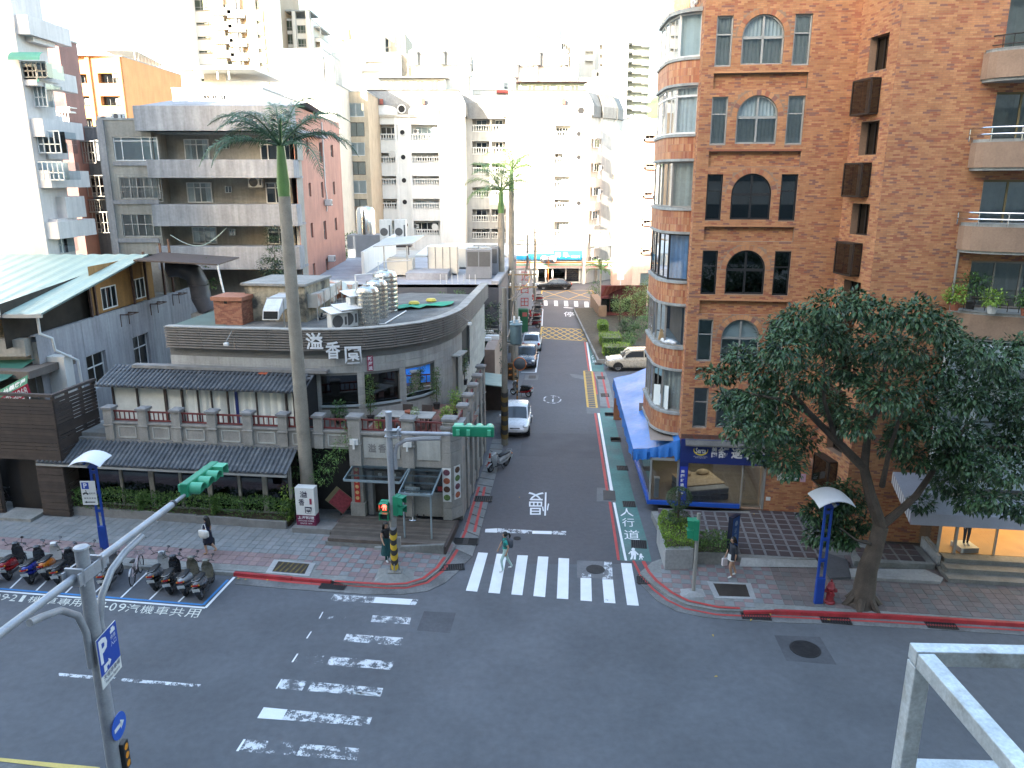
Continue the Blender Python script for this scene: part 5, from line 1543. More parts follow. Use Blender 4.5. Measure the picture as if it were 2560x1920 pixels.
def roundel(b,parent,px,py,y=-.32,r=.6):
 x,z=b.lx(px,py),b.lz(py);g=MB()
 for(r0,r1,d)in((r,r*.78,0),):
  ring_=[(math.cos(2*math.pi*i/18),math.sin(2*math.pi*i/18))for i in range(19)]
  g.grid([[(x+r0*c,y-.03,z+r0*s)for c,s in ring_],[(x+r0*c,y-.10,z+r0*s)for c,s in ring_],[(x+r1*c,y-.10,z+r1*s)for c,s in ring_],[(x+r1*c,y-.0,z+r1*s)for c,s in ring_]])
 o=g.build('round_window',m_wht,parent)
 g=MB();g.poly([(x+r*.8*math.cos(2*math.pi*i/18),y-.02,z+r*.8*math.sin(2*math.pi*i/18))for i in range(18)]);g.build('pane',m_void,o)
roundel(tl,mo,1005,273,-.36)
for py in(331,393,451,505,562):roundel(tl,tl.root,1006+(py-331)*.035,py,-.02,.42)
rowsB=[(352,388),(378,404),(436,464),(497,520),(556,590)]
rowsB=[(313,346),(384,412),(440,470),(499,524),(553,592)]
tr_,mo2,H2,hm2,W2=tower(1265,1475,288,226,'white apartment tower with grey mansard above the blue shop sign',[(1383,1428)],rowsB,False)
dormer(tr_,mo2,1384,1432,H2,hm2);roundel(tr_,mo2,1452,277,-.36)
for py in(335,393,508):roundel(tr_,tr_.root,1447,py,-.02,.42)
fx=W2
plan=[(fx,.0),(fx+1.4,2.2),(fx+1.7,2.0),(fx+3.9,4.4),(fx+4.0,4.3),(fx+5.3,7.5),(fx+5.3,16),(fx,16)]
g=MB();g.prism(plan,0,H2-.2);fl=g.build('flank_wall',mat('shaded_tile_wall',(.50,.49,.46),.75,.1,.8,streak=.25),tr_.root)  # Grey flank colour carries the shade of sides turned from the sun
for(a,b_,h)in(((fx,0),(fx+1.4,2.2),hm2*.95),((fx+1.7,2.0),(fx+3.9,4.4),hm2*.95),((fx+4.0,4.3),(fx+5.3,7.5),hm2*.9)):
 g=MB();rows_=[]
 for x,z in((.0,-.2),(-.02,h*.42),(.35,h*.7),(.8,h)):
  d=Vector((b_[0]-a[0],b_[1]-a[1])).normalized();n=Vector((d.y,-d.x))*(.25-x)
  rows_.append([(a[0]+n.x,a[1]+n.y,H2+z),(b_[0]+n.x,b_[1]+n.y,H2+z),(b_[0]-1,b_[1]+4,H2+z),(a[0]-1,a[1]+4,H2+z)])
 g.grid(rows_,close=True);g.add(rows_[-1],[(0,1,2,3)]);g.build('mansard_roof',m_mans,tr_.root)
for k in range(6):
 z0=H2-2.3-k*3.27
 d=Vector((1.4,2.2)).normalized();ang=math.atan2(d.y,d.x);T=Tr(fx+.1,.15,0)@Rz(ang)
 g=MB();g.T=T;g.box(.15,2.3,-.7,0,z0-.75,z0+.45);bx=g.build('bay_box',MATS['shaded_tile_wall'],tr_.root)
 win(tr_.root,T,.3,2.0,z0-1.95,z0-.8,-.35,m_alu_w,m_glass_d,(.5,),(),.07,None,panes=False)
 if k in(1,2,4,5):ac_parts(tr_.root,T@Tr(1.4,-1.0,z0-1.7),.8,.6,.32)
 d2=Vector((1.3,3.2)).normalized();T2=Tr(fx+4.0,4.3,0)@Rz(math.atan2(d2.y,d2.x))
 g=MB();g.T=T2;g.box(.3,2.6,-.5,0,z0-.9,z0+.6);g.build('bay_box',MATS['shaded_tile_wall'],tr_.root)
 win(tr_.root,T2,.5,2.2,z0-2.3,z0-.95,-.12,m_alu_w,m_glass_d,(.5,),(),.07,None,panes=False)
lk=FB('link_block','recessed shaded bays of balconies between the two white towers',118,1158,1268,400,276,mat('shaded_recess_tile',(.40,.39,.37),.75,.1,1,streak=.2),10,1.4)  # Grey tile colour carries the shade of the recess between the white towers
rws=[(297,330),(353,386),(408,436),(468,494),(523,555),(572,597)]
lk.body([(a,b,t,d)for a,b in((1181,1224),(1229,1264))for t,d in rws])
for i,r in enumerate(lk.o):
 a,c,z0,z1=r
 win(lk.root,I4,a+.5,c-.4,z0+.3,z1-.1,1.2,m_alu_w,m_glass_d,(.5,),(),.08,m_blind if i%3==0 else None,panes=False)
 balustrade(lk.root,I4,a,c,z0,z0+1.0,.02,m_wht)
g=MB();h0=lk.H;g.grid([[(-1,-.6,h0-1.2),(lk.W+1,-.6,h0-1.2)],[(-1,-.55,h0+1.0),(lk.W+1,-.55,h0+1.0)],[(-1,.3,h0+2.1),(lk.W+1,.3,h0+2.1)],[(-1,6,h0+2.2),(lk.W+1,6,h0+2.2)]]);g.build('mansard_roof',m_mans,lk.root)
def penthouse(px0,px1,ymid,yside,yapex,ybase,ztop_b,label,chim):
 Y=119.0
 b=FB('stair_house',label,Y,px0,px1,160,ymid,m_wht,7,.2,base=ztop_b,cat='roof house')
 b.body([]);H=b.H-b.base
 zs_,za=b.lz(yside),b.lz(yapex);W=b.W;cx=W*.53
 prof=[(-.2,H-.1),(-.2,zs_),(.3,zs_+.45),(cx-1.6,za-.35),(cx-.7,za),(cx+.7,za),(W-.6,zs_+.6),(W+.15,zs_-.4),(W+.2,H-.1)]
 g=MB();g.extrude([(x,-.35,z)for x,z in prof],(0,7.6,0));mo=g.build('gabled_mansard',m_mans,b.root)
 g=MB();g.box(cx-.8,cx+.9,.2,1.2,za,za+.5);g.box(cx-.5,cx+.3,.3,1.0,za+.5,za+.9);g.build('roof_tank',mat('rusty_tank',(.25,.11,.08),.7,.3,2),mo)
 for(px,pt)in chim:
  x=b.lx(px,160);zt=b.lz(pt)
  g=MB();g.cyl((x,-.6,0),(x,-.6,zt-1.9),.30,n=10);g.cyl((x,-.6,zt-1.9),(x,-.6,zt-.25),.62,n=12);g.lathe([(.75,0),(.7,.2),(.15,.55),(.08,.8)],(x,-.6,zt-.3),12)
  g.build('chimney',m_lip,b.root)
 g=MB();x0=W*.1;g.extrude([(x0+W*.27*(1-math.cos(math.pi*i/10)),-.08,b.lz(ybase)+1.15*math.sin(math.pi*i/10)+.6)for i in range(11)]+[(x0+W*.54,-.08,.2),(x0,-.08,.2)],(0,.05,0));g.build('arched_window',m_curt,b.root)
 return b
penthouse(1040,1175,161,125,106,194,H+hm*.8,'gabled grey stair house with chimneys on the roof beside the palm',[(1036,128),(1103,127),(1169,158)])
penthouse(1283,1406,165,126,104,200,H2+hm2*.8,'gabled grey stair house with a mast before the dark striped tower',[(1341,129),(1410,129),(1286,160)])
for(px0,px1,t,b_,lab,col)in((948,1112,196,219,'long white roof shed with small windows on the mansard',(.68,.68,.65)),(1300,1462,207,223,'low green roof shed with a striped canopy on the mansard',(.30,.38,.34))):
 f=FB('roof_shed',lab,116,px0,px1,210,t,mat('shed_'+str(px0),col,.7,.1,1),4,.15,base=H+hm*.9,cat='shed')
 f.body([]);
 for k in range(4):win(f.root,I4,f.W*(.12+.22*k),f.W*(.25+.22*k),.6,f.H-f.base-.3,-.03,m_alu_w,m_glass_d,(.5,),(),.06,None,panes=False)
 g=MB();g.hexa([(-.5,-1.2,f.H-f.base),(f.W+.5,-1.2,f.H-f.base),(f.W+.5,4,f.H-f.base+.3),(-.5,4,f.H-f.base+.3),(-.5,-1.2,f.H-f.base+.1),(f.W+.5,-1.2,f.H-f.base+.1),(f.W+.5,4,f.H-f.base+.42),(-.5,4,f.H-f.base+.42)]);g.build('canopy',m_wht if px0<1000 else mat('maroon_canopy',(.18,.07,.07),.7,.2),f.root)
zf=zz(1200,560,.20795)
def fbox(b,name,x0,x1,y0,y1,d0,d1,m,parent=None):return b.box(name,(*[zf(v,0)[0]for v in(x0,x1)],*[zf(0,v)[1]for v in(y0,y1)]),d0,d1,m,parent)
fbox(tr_,'shop_glazing',690,1200,520,690,-.06,-.02,m_glass_d)
fbox(tr_,'shop_interior',690,1200,525,690,-.02,-.01,mat('bright_shelves',(.30,.25,.16),.8,.6,3))
for x in(690,790,870,1030,1195):fbox(tr_,'shop_post',x-8,x+8,515,715,-.25,0,m_wht)
s1=fbox(tr_,'blue_sign',425,880,350,420,-.9,-.5,mat('cyan_sign',(.02,.32,.62),.5,.08,1))
s2=fbox(tr_,'blue_sign',880,1215,315,422,-.92,-.5,MATS['cyan_sign'])
def sign_text(b,s,x0,x1,y0,y1,d,m,parent):
 a,c,z0,z1=b.R((*[zf(v,0)[0]for v in(x0,x1)],*[zf(0,v)[1]for v in(y0,y1)]))
 g=MB();text_quad(g,s,(a,d,z0),(c,d,z0),(a,d,z1),(c,d,z1),bold=.02);return g.build('lettering',m,parent)
m_gold=mat('gold_lettering',(.62,.42,.06),.5,.05)
sign_text(tr_,'明',900,960,335,395,-.93,m_gold,s2);sign_text(tr_,'學',995,1070,335,395,-.93,m_gold,s2)
sign_text(tr_,'眼鏡行',1090,1195,370,402,-.93,m_ltr,s2)
m_or,m_gr,m_rd=mat('stripe_orange',(.65,.22,.05),.6,.05),mat('stripe_green',(.03,.25,.13),.6,.05),mat('stripe_red',(.5,.05,.04),.6,.05)
for x0,x1,y0 in((430,1215,440),(1250,1570,440)):
 o=fbox(tr_,'striped_fascia',x0,x1,y0,y0+82,-1.1,-.5,m_wht)
 for(t,bt,m)in((4,22,m_or),(36,50,m_gr),(60,72,m_rd)):fbox(tr_,'stripe',x0,x1,y0+t,y0+bt,-1.115,-1.1,m,o)
fbox(tr_,'cornice_band',430,1250,205,235,-1.0,0,m_wht);fbox(tr_,'shop_upper_wall',430,1215,250,320,-.5,-.1,m_wht)
fbox(tr_,'corner_post',1225,1262,240,730,-1.2,-.2,m_wht)
g=MB();n=8
for k in range(n):
 x0,x1=fx+.3+5.2*k/n,fx+.3+5.2*(k+1)/n;y0=-1+2.2*(k/n)**2
 g.bar((x0,y0,5.4),(x1,y0+.3,5.4),.08,.08);g.bar((x0,y0,7.6),(x1,y0+.3,7.6),.08,.08);g.bar((x0,y0,5.4),(x1,y0+.3,7.6)if k%2 else(x0,y0,7.6),.06,.06)
 g.quad((x0,y0+.08,5.4),(x1,y0+.38,5.4),(x1,y0+.38,7.6),(x0,y0+.08,7.6))
g.build('sign_frame',m_lip,tr_.root)
bf=FB('apartment_block','beige apartment block with wide curtained windows left of the white towers',104,838,925,400,230,mat('beige_render',(.44,.36,.26),.8,.12,.8,streak=.15),14,.2)
wr=[(868,910,257,292),(871,911,306,341),(874,912,356,389),(876,914,404,437),(879,916,451,484),(881,918,498,531)]
bf.body(wr);bf.wins(wr[1:2]+wr[3:4]+wr[5:],fm=m_alu_b,back=m_curt_b,folds=3,panes=True);bf.wins(wr[0:1]+wr[2:3]+wr[4:5],fm=m_alu_w,back=m_curt,panes=True)
for i,py in enumerate((330,365,415,470)):
 x,z=bf.lx(845,py),bf.lz(py);ac_parts(bf.root,Tr(x,-.45,z),.8,.6,.32)
bf.box('plinth',(838,925,516,640),-.06,0,mat('brown_plinth',(.22,.16,.12),.8,.15))
bs=FB('apartment_block','tall cream stairwell block rising behind the salmon wall',96,742,842,300,208,mat('cream_render',(.60,.56,.47),.8,.1,.8,streak=.15),10,.2)
wr=[(808,820,236,258),(834,840,244,262)]
bs.body(wr);bs.wins(wr,fm=m_alu,back=m_curt)
bs2=FB('apartment_block','blank white block standing behind the first palm',100,706,810,200,124,mat('blank_white',(.66,.66,.63),.8,.06,.7,streak=.12),10,.2)
bs2.body([]);bs2.box('side_block',(810,832,140,205),.3,5,mat('stained_cream',(.5,.48,.42),.8,.2,1,streak=.3))
GY=56.0
m_cgrey=mat('weathered_concrete',(.30,.30,.31),.88,.16,.5,bump=.2,bscale=20,streak=.30)
m_cgrey2=mat('grey_beige_render',(.34,.32,.28),.88,.14,.6,streak=.22)
gb=FB('terraced_building','grey concrete building with long terraces and a salmon side wall',GY,394,742,480,335,m_cgrey2,1.8,1.5)
z1f=zz(0,0,.3858)
bandz=[]
win_r=[(441,504,345,400),(635,730,345,400),(448,512,456,508),(650,700,456,510),(462,524,570,613),(655,713,572,614)]
gb.body([(394,742,330,400),(394,742,444,510),(394,742,562,616),(394,742,668,760)])
for(a,b_,c,d),vs_ in zip(win_r,((.5,),(.2,.5,.8),(.3,.55),(.5,),(.5,),(.5,))):
 x0,x1,z0,z1=gb.R((a,b_,c,d));win(gb.root,I4,x0,x1,z0,z1,1.35,m_alu_w,m_glass,vs_,(.74,),.07,None if a>600 else m_curt,4,cover=.55,panes=True)
for i,(t,bt)in enumerate(((268,330),(400,445),(510,563),(613,669))):
 x0,x1=gb.lx(386 if i else 368,400),gb.lx(742,400)
 g=MB();g.box(x0,x1+.1,-1.3,.05,gb.lz(bt),gb.lz(t));g.build('terrace_parapet',m_cgrey,gb.root,bevel=.02)
 if i:
  g=MB();g.box(x0,x1,.05,1.4,gb.lz(bt),gb.lz(bt)+.15);g.build('terrace_floor',m_cgrey,gb.root)
g=MB();g.box(gb.lx(368,280),gb.lx(742,280),-1.2,9,gb.lz(330),gb.lz(322));g.build('roof_slab',m_cgrey,gb.root)
g=MB();g.grid([[(gb.lx(368,270),-1.2,gb.lz(268)),(gb.lx(742,270),-1.2,gb.lz(268))],[(gb.lx(380,270),3,gb.lz(268)+.7),(gb.lx(742,270),3,gb.lz(268)+.6)],[(gb.lx(400,270),9,gb.lz(268)+.2),(gb.lx(742,270),9,gb.lz(268)+.2)]]);g.build('flat_roof',m_cgrey,gb.root)
for(px,py)in((618,455),(540,455)):
 if px>600:ac_parts(gb.root,Tr(gb.lx(612,460),.7,gb.lz(470)),1.0,.75,.35)
for(px,py)in((546,352),(552,465),(562,575)):
 x,z=gb.lx(px,py),gb.lz(py);win(gb.root,I4,x-.25,x+.25,z-.5,z,1.42,m_alu,m_glass_d,(.5,),(),.05,None,panes=False)
g=MB();a=gb.lx(440,590);pts=[(gb.lx(440+140*t,590),-.9,gb.lz(585)-1.0*math.sin(math.pi*t)+.5*t)for t in[i/14 for i in range(15)]];g.tube(pts,.03,6);g.build('hanging_hose',mat('pale_hose',(.45,.55,.5),.6,.05),gb.root)
m_salm=mat('salmon_tile',(.44,.20,.145),.75,.12,.8,streak=.18)
p0=at(742,480,GY);p1=at(856,480,GY+17.5)
sa=math.atan2(p1.y-p0.y,p1.x-p0.x);sl_=(Vector((p1.x,p1.y))-Vector((p0.x,p0.y))).length
TS_=Tr(gb.W,0,0)@Rz(sa)
def son(px,py):
 q=on_plane(px,py,(p0.x,p0.y),sa);return((q.x-p0.x)*math.cos(sa)+(q.y-p0.y)*math.sin(sa),q.z)
srw=[]
for(x,yt,yb,w_)in((768,348,386,9),(802,355,406,10),(830,361,393,8),(775,457,491,8),(806,455,494,8),(835,454,486,7),(780,558,593,8),(813,553,598,9),(840,545,575,7),(786,660,695,8),(818,648,690,8)):
 a,zt=son(x-w_/2,yt);b_,zb_=son(x+w_/2,yb);srw.append((a,max(b_,a+.7),zb_,zt))
g=MB();g.T=TS_;stop=son(760,300)[1]+.3
wall(g,0,sl_,0,gb.H+1.9,srw,.25);g.T=None
g.quad((gb.W,.0,0),(gb.W,0,gb.H+1.9),(gb.W+.05,-.02,gb.H+1.9),(gb.W+.05,-.02,0))
g.build('salmon_wall',m_salm,gb.root)
g=MB();g.T=TS_;g.quad((0,.3,0),(sl_,.3,0),(sl_,.3,gb.H+1.9),(0,.3,gb.H+1.9));g.quad((0,0,gb.H+1.9),(sl_,0,gb.H+1.9),(sl_,8,gb.H+1.9),(0,8,gb.H+1.9));g.build('wall_core',m_void,gb.root)
for r in srw:win(gb.root,TS_,*r,.15,m_alu_g,m_glass_d,(),(.5,),.06,None,panes=False)
for(px,py)in((812,505),(820,645)):
 x,z=son(px,py);ac_parts(gb.root,TS_@Tr(x-.3,-.55,z-.3),.7,.5,.5)
g=MB();g.T=TS_;x,z=son(802,305);g.tube([(x,-.06,z),(x,-.06,z-5),(x+.4,-.06,z-6),(x,-.06,z-7)],.05);g.build('drainpipe',m_alu_w,gb.root)
lb=FB('apartment_block','grey beige flats with grilled windows beside the concrete terraces',55.5,272,396,500,300,m_cgrey2,10,.25)
wr=[(284,396,342,402),(300,400,443,497),(306,402,535,592)]
lb.body(wr)
for(r,vs_,hs,fm,bk)in((wr[0],(.18,.64,.83),(.83,),m_alu_w,m_blind),(wr[1],(.25,.42,.6,.8),(.55,),m_alu,m_curt_b),(wr[2],(.25,.4,.6,.8),(.55,),m_alu,m_curt_b)):
 x0,x1,z0,z1=lb.R(r);win(lb.root,I4,x0,x1-.05,z0,z1,.1,fm,m_glass,vs_,hs,.07,bk,4 if bk is m_curt_b else 0,cover=1.0 if bk is m_blind else .8,panes=True)
lb.box('pilaster',(266,284,300,700),-.12,0,m_cgrey)
for py in(404,500,596):lb.box('band',(284,398,py,py+10),-.1,0,m_cgrey)
g=MB()
x0,x1,z0,z1=lb.R((302,412,440,500))
for k in range(12):x=x0+(x1-x0)*k/11;g.box(x-.012,x+.012,-.5,-.48,z0-.1,z1+.1)
for z in(z0-.1,z0+.6,z1+.1):g.box(x0,x1,-.5,-.48,z-.015,z+.015)
g.build('window_grille',m_alu_g,lb.root)
ac_parts(lb.root,Tr(lb.lx(240,310),.3,lb.lz(318)),1.0,.75,.4);ac_parts(lb.root,Tr(lb.lx(274,300),.3,lb.lz(298)),.8,.4,.4)
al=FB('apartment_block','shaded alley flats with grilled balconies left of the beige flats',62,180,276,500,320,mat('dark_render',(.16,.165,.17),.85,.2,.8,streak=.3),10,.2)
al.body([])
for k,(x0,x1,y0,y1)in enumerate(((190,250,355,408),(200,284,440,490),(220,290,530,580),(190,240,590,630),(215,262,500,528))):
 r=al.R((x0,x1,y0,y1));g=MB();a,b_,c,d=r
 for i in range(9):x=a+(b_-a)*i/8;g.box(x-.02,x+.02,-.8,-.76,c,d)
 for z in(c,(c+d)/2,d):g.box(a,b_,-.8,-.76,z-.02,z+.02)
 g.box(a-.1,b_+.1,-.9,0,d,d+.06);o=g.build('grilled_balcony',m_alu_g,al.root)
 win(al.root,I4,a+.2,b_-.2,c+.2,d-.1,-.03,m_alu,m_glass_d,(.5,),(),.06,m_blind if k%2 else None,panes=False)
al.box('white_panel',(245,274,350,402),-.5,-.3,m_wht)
m_or_=mat('orange_render',(.50,.25,.105),.8,.12,.7,streak=.12)
ob=FB('apartment_block','orange rendered apartment block with ribbon windows',92,160,316,250,141,m_or_,16,1.0)
wr=[(168,218,185,208),(245,300,183,208),(176,226,240,264),(252,308,240,264),(190,234,296,318),(258,310,296,318)]
ob.body(wr)
for i,r in enumerate(ob.o):win(ob.root,I4,r[0]+.1,r[1]-.6,r[2],r[3],.7,m_alu_b,m_glass_d,(.35,.7),(),.07,m_curt_b if i%2 else None,3,cover=.5,panes=False)
for i,(px,py)in enumerate(((281,195),(213,262),(290,262))):ac_parts(ob.root,Tr(ob.lx(px,py),.1,ob.lz(py)),.9,.65,.3)
for px in(225,302):ob.box('pilaster',(px,px+10,141,330),-.25,0,m_or_)
p0=at(316,250,92);p1=at(430,250,112);oa=math.atan2(p1.y-p0.y,p1.x-p0.x);ol=(Vector((p1.x,p1.y))-Vector((p0.x,p0.y))).length;TO=Tr(ob.W,0,0)@Rz(oa)
def oon(px,py):
 q=on_plane(px,py,(p0.x,p0.y),oa);return((q.x-p0.x)*math.cos(oa)+(q.y-p0.y)*math.sin(oa),q.z)
rr=[]
for(x0,x1,yt,yb)in((318,382,182,211),(398,424,200,225),(322,386,236,266),(404,428,255,272)):
 a,zt=oon(x0,yt);b_,zb_=oon(x1,yb);rr.append((max(a,.2),b_,zb_,zt))
g=MB();g.T=TO;wall(g,0,ol,0,ob.H,rr,.4);g.quad((0,.42,0),(ol,.42,0),(ol,.42,ob.H),(0,.42,ob.H));g.quad((0,0,ob.H),(ol,0,ob.H),(ol,12,ob.H),(0,12,ob.H));g.build('side_wall',m_or_,ob.root)
for r in rr:win(ob.root,TO,*r,.15,m_alu_b,m_glass_d,(.2,.4,.6,.8),(),.06,m_curt_b,3,panes=False)
g=MB();g.T=TO;x=oon(392,200)[0];g.box(x-.4,x+.4,-.4,0,0,ob.H);g.build('pilaster',m_or_,ob.root)
g=MB();g.T=TO
for k in range(9):x=ol*(.35+.07*k);g.box(x-.04,x+.04,.5,.58,ob.H,ob.H+1.6)
g.box(ol*.35,ol,.4,4,ob.H+1.6,ob.H+1.7);g.build('roof_greenhouse',m_alu,ob.root)
wl=FB('apartment_block','white tiled apartment block with caged balconies down its side',47,-260,78,350,-160,mat('white_mosaic',(.58,.54,.52),.7,.07,.5,streak=.15),3.0,.15)
wl.body([])
m_cage=mat('white_cage',(.6,.6,.58),.6,.1,3);m_cg=mat('green_canopy',(.06,.22,.17),.7,.15)
zl5=zz(0,0,.3857)
items=[('cage',120,300,400,500,.9),('cage',140,300,540,690,1.0),('solid',160,275,735,800,.6),('cage',175,390,850,990,1.3),('solid',185,310,915,1030,1.2),('cage',215,410,1050,1165,1.4),('solid',215,262,1165,1220,.5),('solid',245,430,1275,1415,1.5),('solid',255,375,1420,1500,.6),('cage',262,400,1510,1640,1.1),('solid',120,235,415,515,.9),('solid',60,205,100,270,1.2),('cage',10,60,0,40,.8)]
for i,(k,a,b_,t,d,dp)in enumerate(items):
 px0,px1,py0,py1=a*.3857,b_*.3857,t*.3857,d*.3857
 yy=.2+(i*7%5)*.35
 q0,q1=at(px0,(py0+py1)/2,47+yy),at(px1,(py0+py1)/2,47+yy)
 zt,zb_=at(1280,py0,47+yy).z,at(1280,py1,47+yy).z
 x0,x1=q0.x-wl.x0,q1.x-wl.x0
 g=MB()
 if k=='solid':
  g.box(x0,x1,yy,yy+2.2,zb_,zt);o=g.build('balcony',wl.m,wl.root)
 else:
  for j in range(7):x=x0+(x1-x0)*j/6;g.box(x-.025,x+.025,yy-.03,yy+.03,zb_,zt)
  for z in(zb_,zb_+(zt-zb_)*.4,zt):g.box(x0,x1,yy-.03,yy+.03,z-.03,z+.03)
  o=g.build('caged_window',m_cage if i%2 else m_alu_g,wl.root)
  h=MB();h.quad((x0,yy+.05,zb_),(x1,yy+.05,zb_),(x1,yy+.05,zt),(x0,yy+.05,zt));h.quad((x1,yy+.05,zb_),(x1,yy+1.8,zb_),(x1,yy+1.8,zt),(x1,yy+.05,zt));h.build('pane',m_glass if i%2 else m_glass_d,o)
  h=MB();h.quad((x0,yy+.6,zb_),(x1,yy+.6,zb_),(x1,yy+.6,zt),(x0,yy+.6,zt));h.build('room',m_blind if i%3 else m_void,o)
  if i in(0,1):
   h=MB();n=5
   h.grid([[(x0-.1,yy-.7*math.sin(math.pi/2*j/n),zt+.5-.5*(1-math.cos(math.pi/2*j/n)))for j in range(n+1)],[(x1+.1,yy-.7*math.sin(math.pi/2*j/n),zt+.5-.5*(1-math.cos(math.pi/2*j/n)))for j in range(n+1)]]);h.build('canopy',m_cg,o)
for j in range(5):
 z=at(1280,40+j*130,47).z
 g=MB();g.box(wl.W,wl.W+.7,.2,4.5,z-.9,z+.1);g.build('balcony',wl.m,wl.root)
bw=FB('apartment_block','reddish brown flats with a white roof band behind the white tiled block',60,40,172,300,95,mat('brown_tile',(.19,.095,.085),.75,.12,.8,streak=.15),2.5,.2)
bw.body([]);bw.box('roof_band',(78,156,66,112),-.12,0,m_wht)
for(a,b_,t,d)in((153,188,282,312),(165,190,272,282)):
 r=bw.R((a,b_,t,d));g=MB()
 for j in range(6):x=r[0]+(r[1]-r[0])*j/5;g.box(x-.03,x+.03,-.9,-.85,r[2],r[3])
 g.box(r[0],r[1],-.9,0,r[2]-.05,r[2]);g.box(r[0]-.1,r[1]+.1,-1,0,r[3],r[3]+.06);g.build('caged_window',m_cage,bw.root)
m_tan=mat('tan_tower',(.36,.27,.19),.8,.08,.5);m_crm=mat('cream_tower',(.62,.58,.52),.8,.06,.5)
zt1=zz(380,0,.217)
tw=FB('apartment_tower','tall tan tower with green windows and thin balconies',150,462,690,100,-60,m_tan,18,.4)
tw.body([])
for k in range(-1,6):
 dy=163*k*.217
 for(a,b_,t,d,sl)in((505,705,160,285,20),(780,895,215,320,12),(960,1050,260,350,10),(1100,1135,300,395,4),(1155,1275,170+0,265,6),(1310,1335,200,260,2)):
  off=(0 if a<1100 else 0)
  x0,y0=zt1(a+14*k,t);x1,y1=zt1(b_+14*k,d)
  r=tw.R((x0,x1,y0+dy,y1+dy));win(tw.root,I4,*r,-.05,m_alu_g,m_gwin,(.35,.7),(.3,),.1,None,panes=False)
  if a in(780,960):
   g=MB();g.box(r[0]-.8,r[1]+.8,-1.4,0,r[2]-.5,r[2]-.25);g.box(r[0]-.8,r[1]+.8,-1.42,-1.35,r[2]-.25,r[2]+.75);g.build('balcony',m_lip,tw.root)
  if a in(505,1155):
   g=MB();g.box(r[0]-.3,r[1]+.1,-.35,0,r[2]-2.0,r[2]-.2);g.build('spandrel',m_crm,tw.root)
for px in(712,900,1080,1360):
 x=tw.lx(zt1(px,0)[0]+8,80);g=MB();g.box(x,x+1.6,-.9,0,0,tw.H);g.build('pier',m_crm,tw.root)
x=tw.lx(zt1(935,0)[0]+8,80);g=MB();g.box(x,x+.7,-1.2,-.9,0,tw.H-3);g.build('dark_pipe',mat('dark_duct',(.05,.055,.07),.6,.1),tw.root)
tws=FB('apartment_tower','blank white flank of the tall tower rising over the orange flats',146,395,474,100,-60,mat('white_tower',(.7,.69,.66),.8,.04,.4),16,.3)
tws.body([]);
for k in range(5):tws.box('brown_window',(388+2*k,396+2*k,30+36*k,58+36*k),-.1,0,mat('brown_spandrel',(.22,.10,.08),.7,.1))
t2=FB('apartment_tower','cream tower wing with roof pergola behind the first palm',158,688,780,80,48,m_crm,14,.4)
t2.body([])
for k in range(4):
 for(a,b_,t,d)in((1500,1615,235,355),(1675,1770,290,385)):
  x0,y0=zt1(a+8*k,t);x1,y1=zt1(b_+8*k,d);win(t2.root,I4,*t2.R((x0,x1,y0+34*k,y1+34*k)),-.05,m_alu_g,m_gwin,(.4,.75),(.3,),.1,None,panes=False)
for(a,b_)in((1430,1490),(1645,1680),(1800,1840)):t2.box('pier',(*[zt1(v,0)[0]for v in(a,b_)],30,190),-.8,0,m_crm)
t2.box('pergola',(698,778,26,30),-.6,6,m_lip)
for px in(700,738,774):t2.box('pergola_post',(px,px+2.5,26,48),-.5,-.1,m_lip)
t3=FB('apartment_tower','grey service core projecting above the tall tower',170,654,696,20,-30,mat('taupe_core',(.33,.30,.27),.8,.08),10,.3);t3.body([])
t4=FB('apartment_tower','white framed balconies on the edge of the pergola tower',160,780,802,100,95,m_crm,10,1.5);t4.body([(783,800,104,118)]);t4.box('pergola',(778,803,66,70),-.3,8,m_lip)
for px in(780,800):t4.box('pergola_post',(px,px+2,66,95),-.2,.2,m_lip)
rs=FB('roof_terrace_house','white rooftop house with a broad flat canopy behind the concrete terraces',76,430,655,230,222,m_wht,12,.4)
rs.body([(505,525,236,248),(527,544,236,248),(549,566,236,252)])
for r in((507,524,236,248),(528,543,236,248),(550,565,236,252)):rs.wins([r],fm=m_alu_w,gm=m_glass_d,y=.1)
rs.box('upper_room',(455,640,197,224),2,9,m_wht);rs.box('canopy',(445,640,168,176),-1,9,m_alu_w)
rs.box('canopy_shade',(490,545,178,197),1.9,2.0,m_curt_b);
for px in(484,548,576):rs.box('canopy_post',(px,px+3,176,200),-.6,-.4,m_alu_w)
rs.box('antenna_row',(462,482,238,268),-1.2,-1.1,m_lip)
d1=FB('office_block','pale glass office block with an orange sign far behind',300,862,906,110,100,mat('pale_glass_wall',(.45,.52,.52),.3,.08,.3),20,.3);d1.body([])
for k in range(8):d1.box('mullion',(863+k*5.4,864+k*5.4,100,142),-.4,0,m_lip)
d1.box('orange_sign',(850,872,70,100),1,4,mat('far_orange_sign',(.55,.25,.08),.7,.05));d1.box('roof_tower',(880,888,70,104),1,5,m_crm)
d2=FB('apartment_block','white and tan slab block on the skyline left of the gabled roofs',240,910,958,120,86,m_wht,20,.3);d2.body([(912,956,97,140)])
d2b=FB('apartment_block','tan block with blue windows at the end of the skyline slab',245,955,1013,120,84,mat('far_tan',(.42,.36,.28),.8,.06,.4),18,.4)
wr=[(959,976,96,118),(959,977,120,140),(985,994,92,115),(998,1004,98,124),(1007,1012,100,126)]
d2b.body(wr);d2b.wins(wr,gm=m_glass_d,vs_=(),fm=m_alu_w)
d3=FB('apartment_block','white stepped flats with planted balconies behind the beige block',170,834,1000,200,132,m_wht,16,.6)
d3.body([(915,990,154,162),(905,985,178,186)])
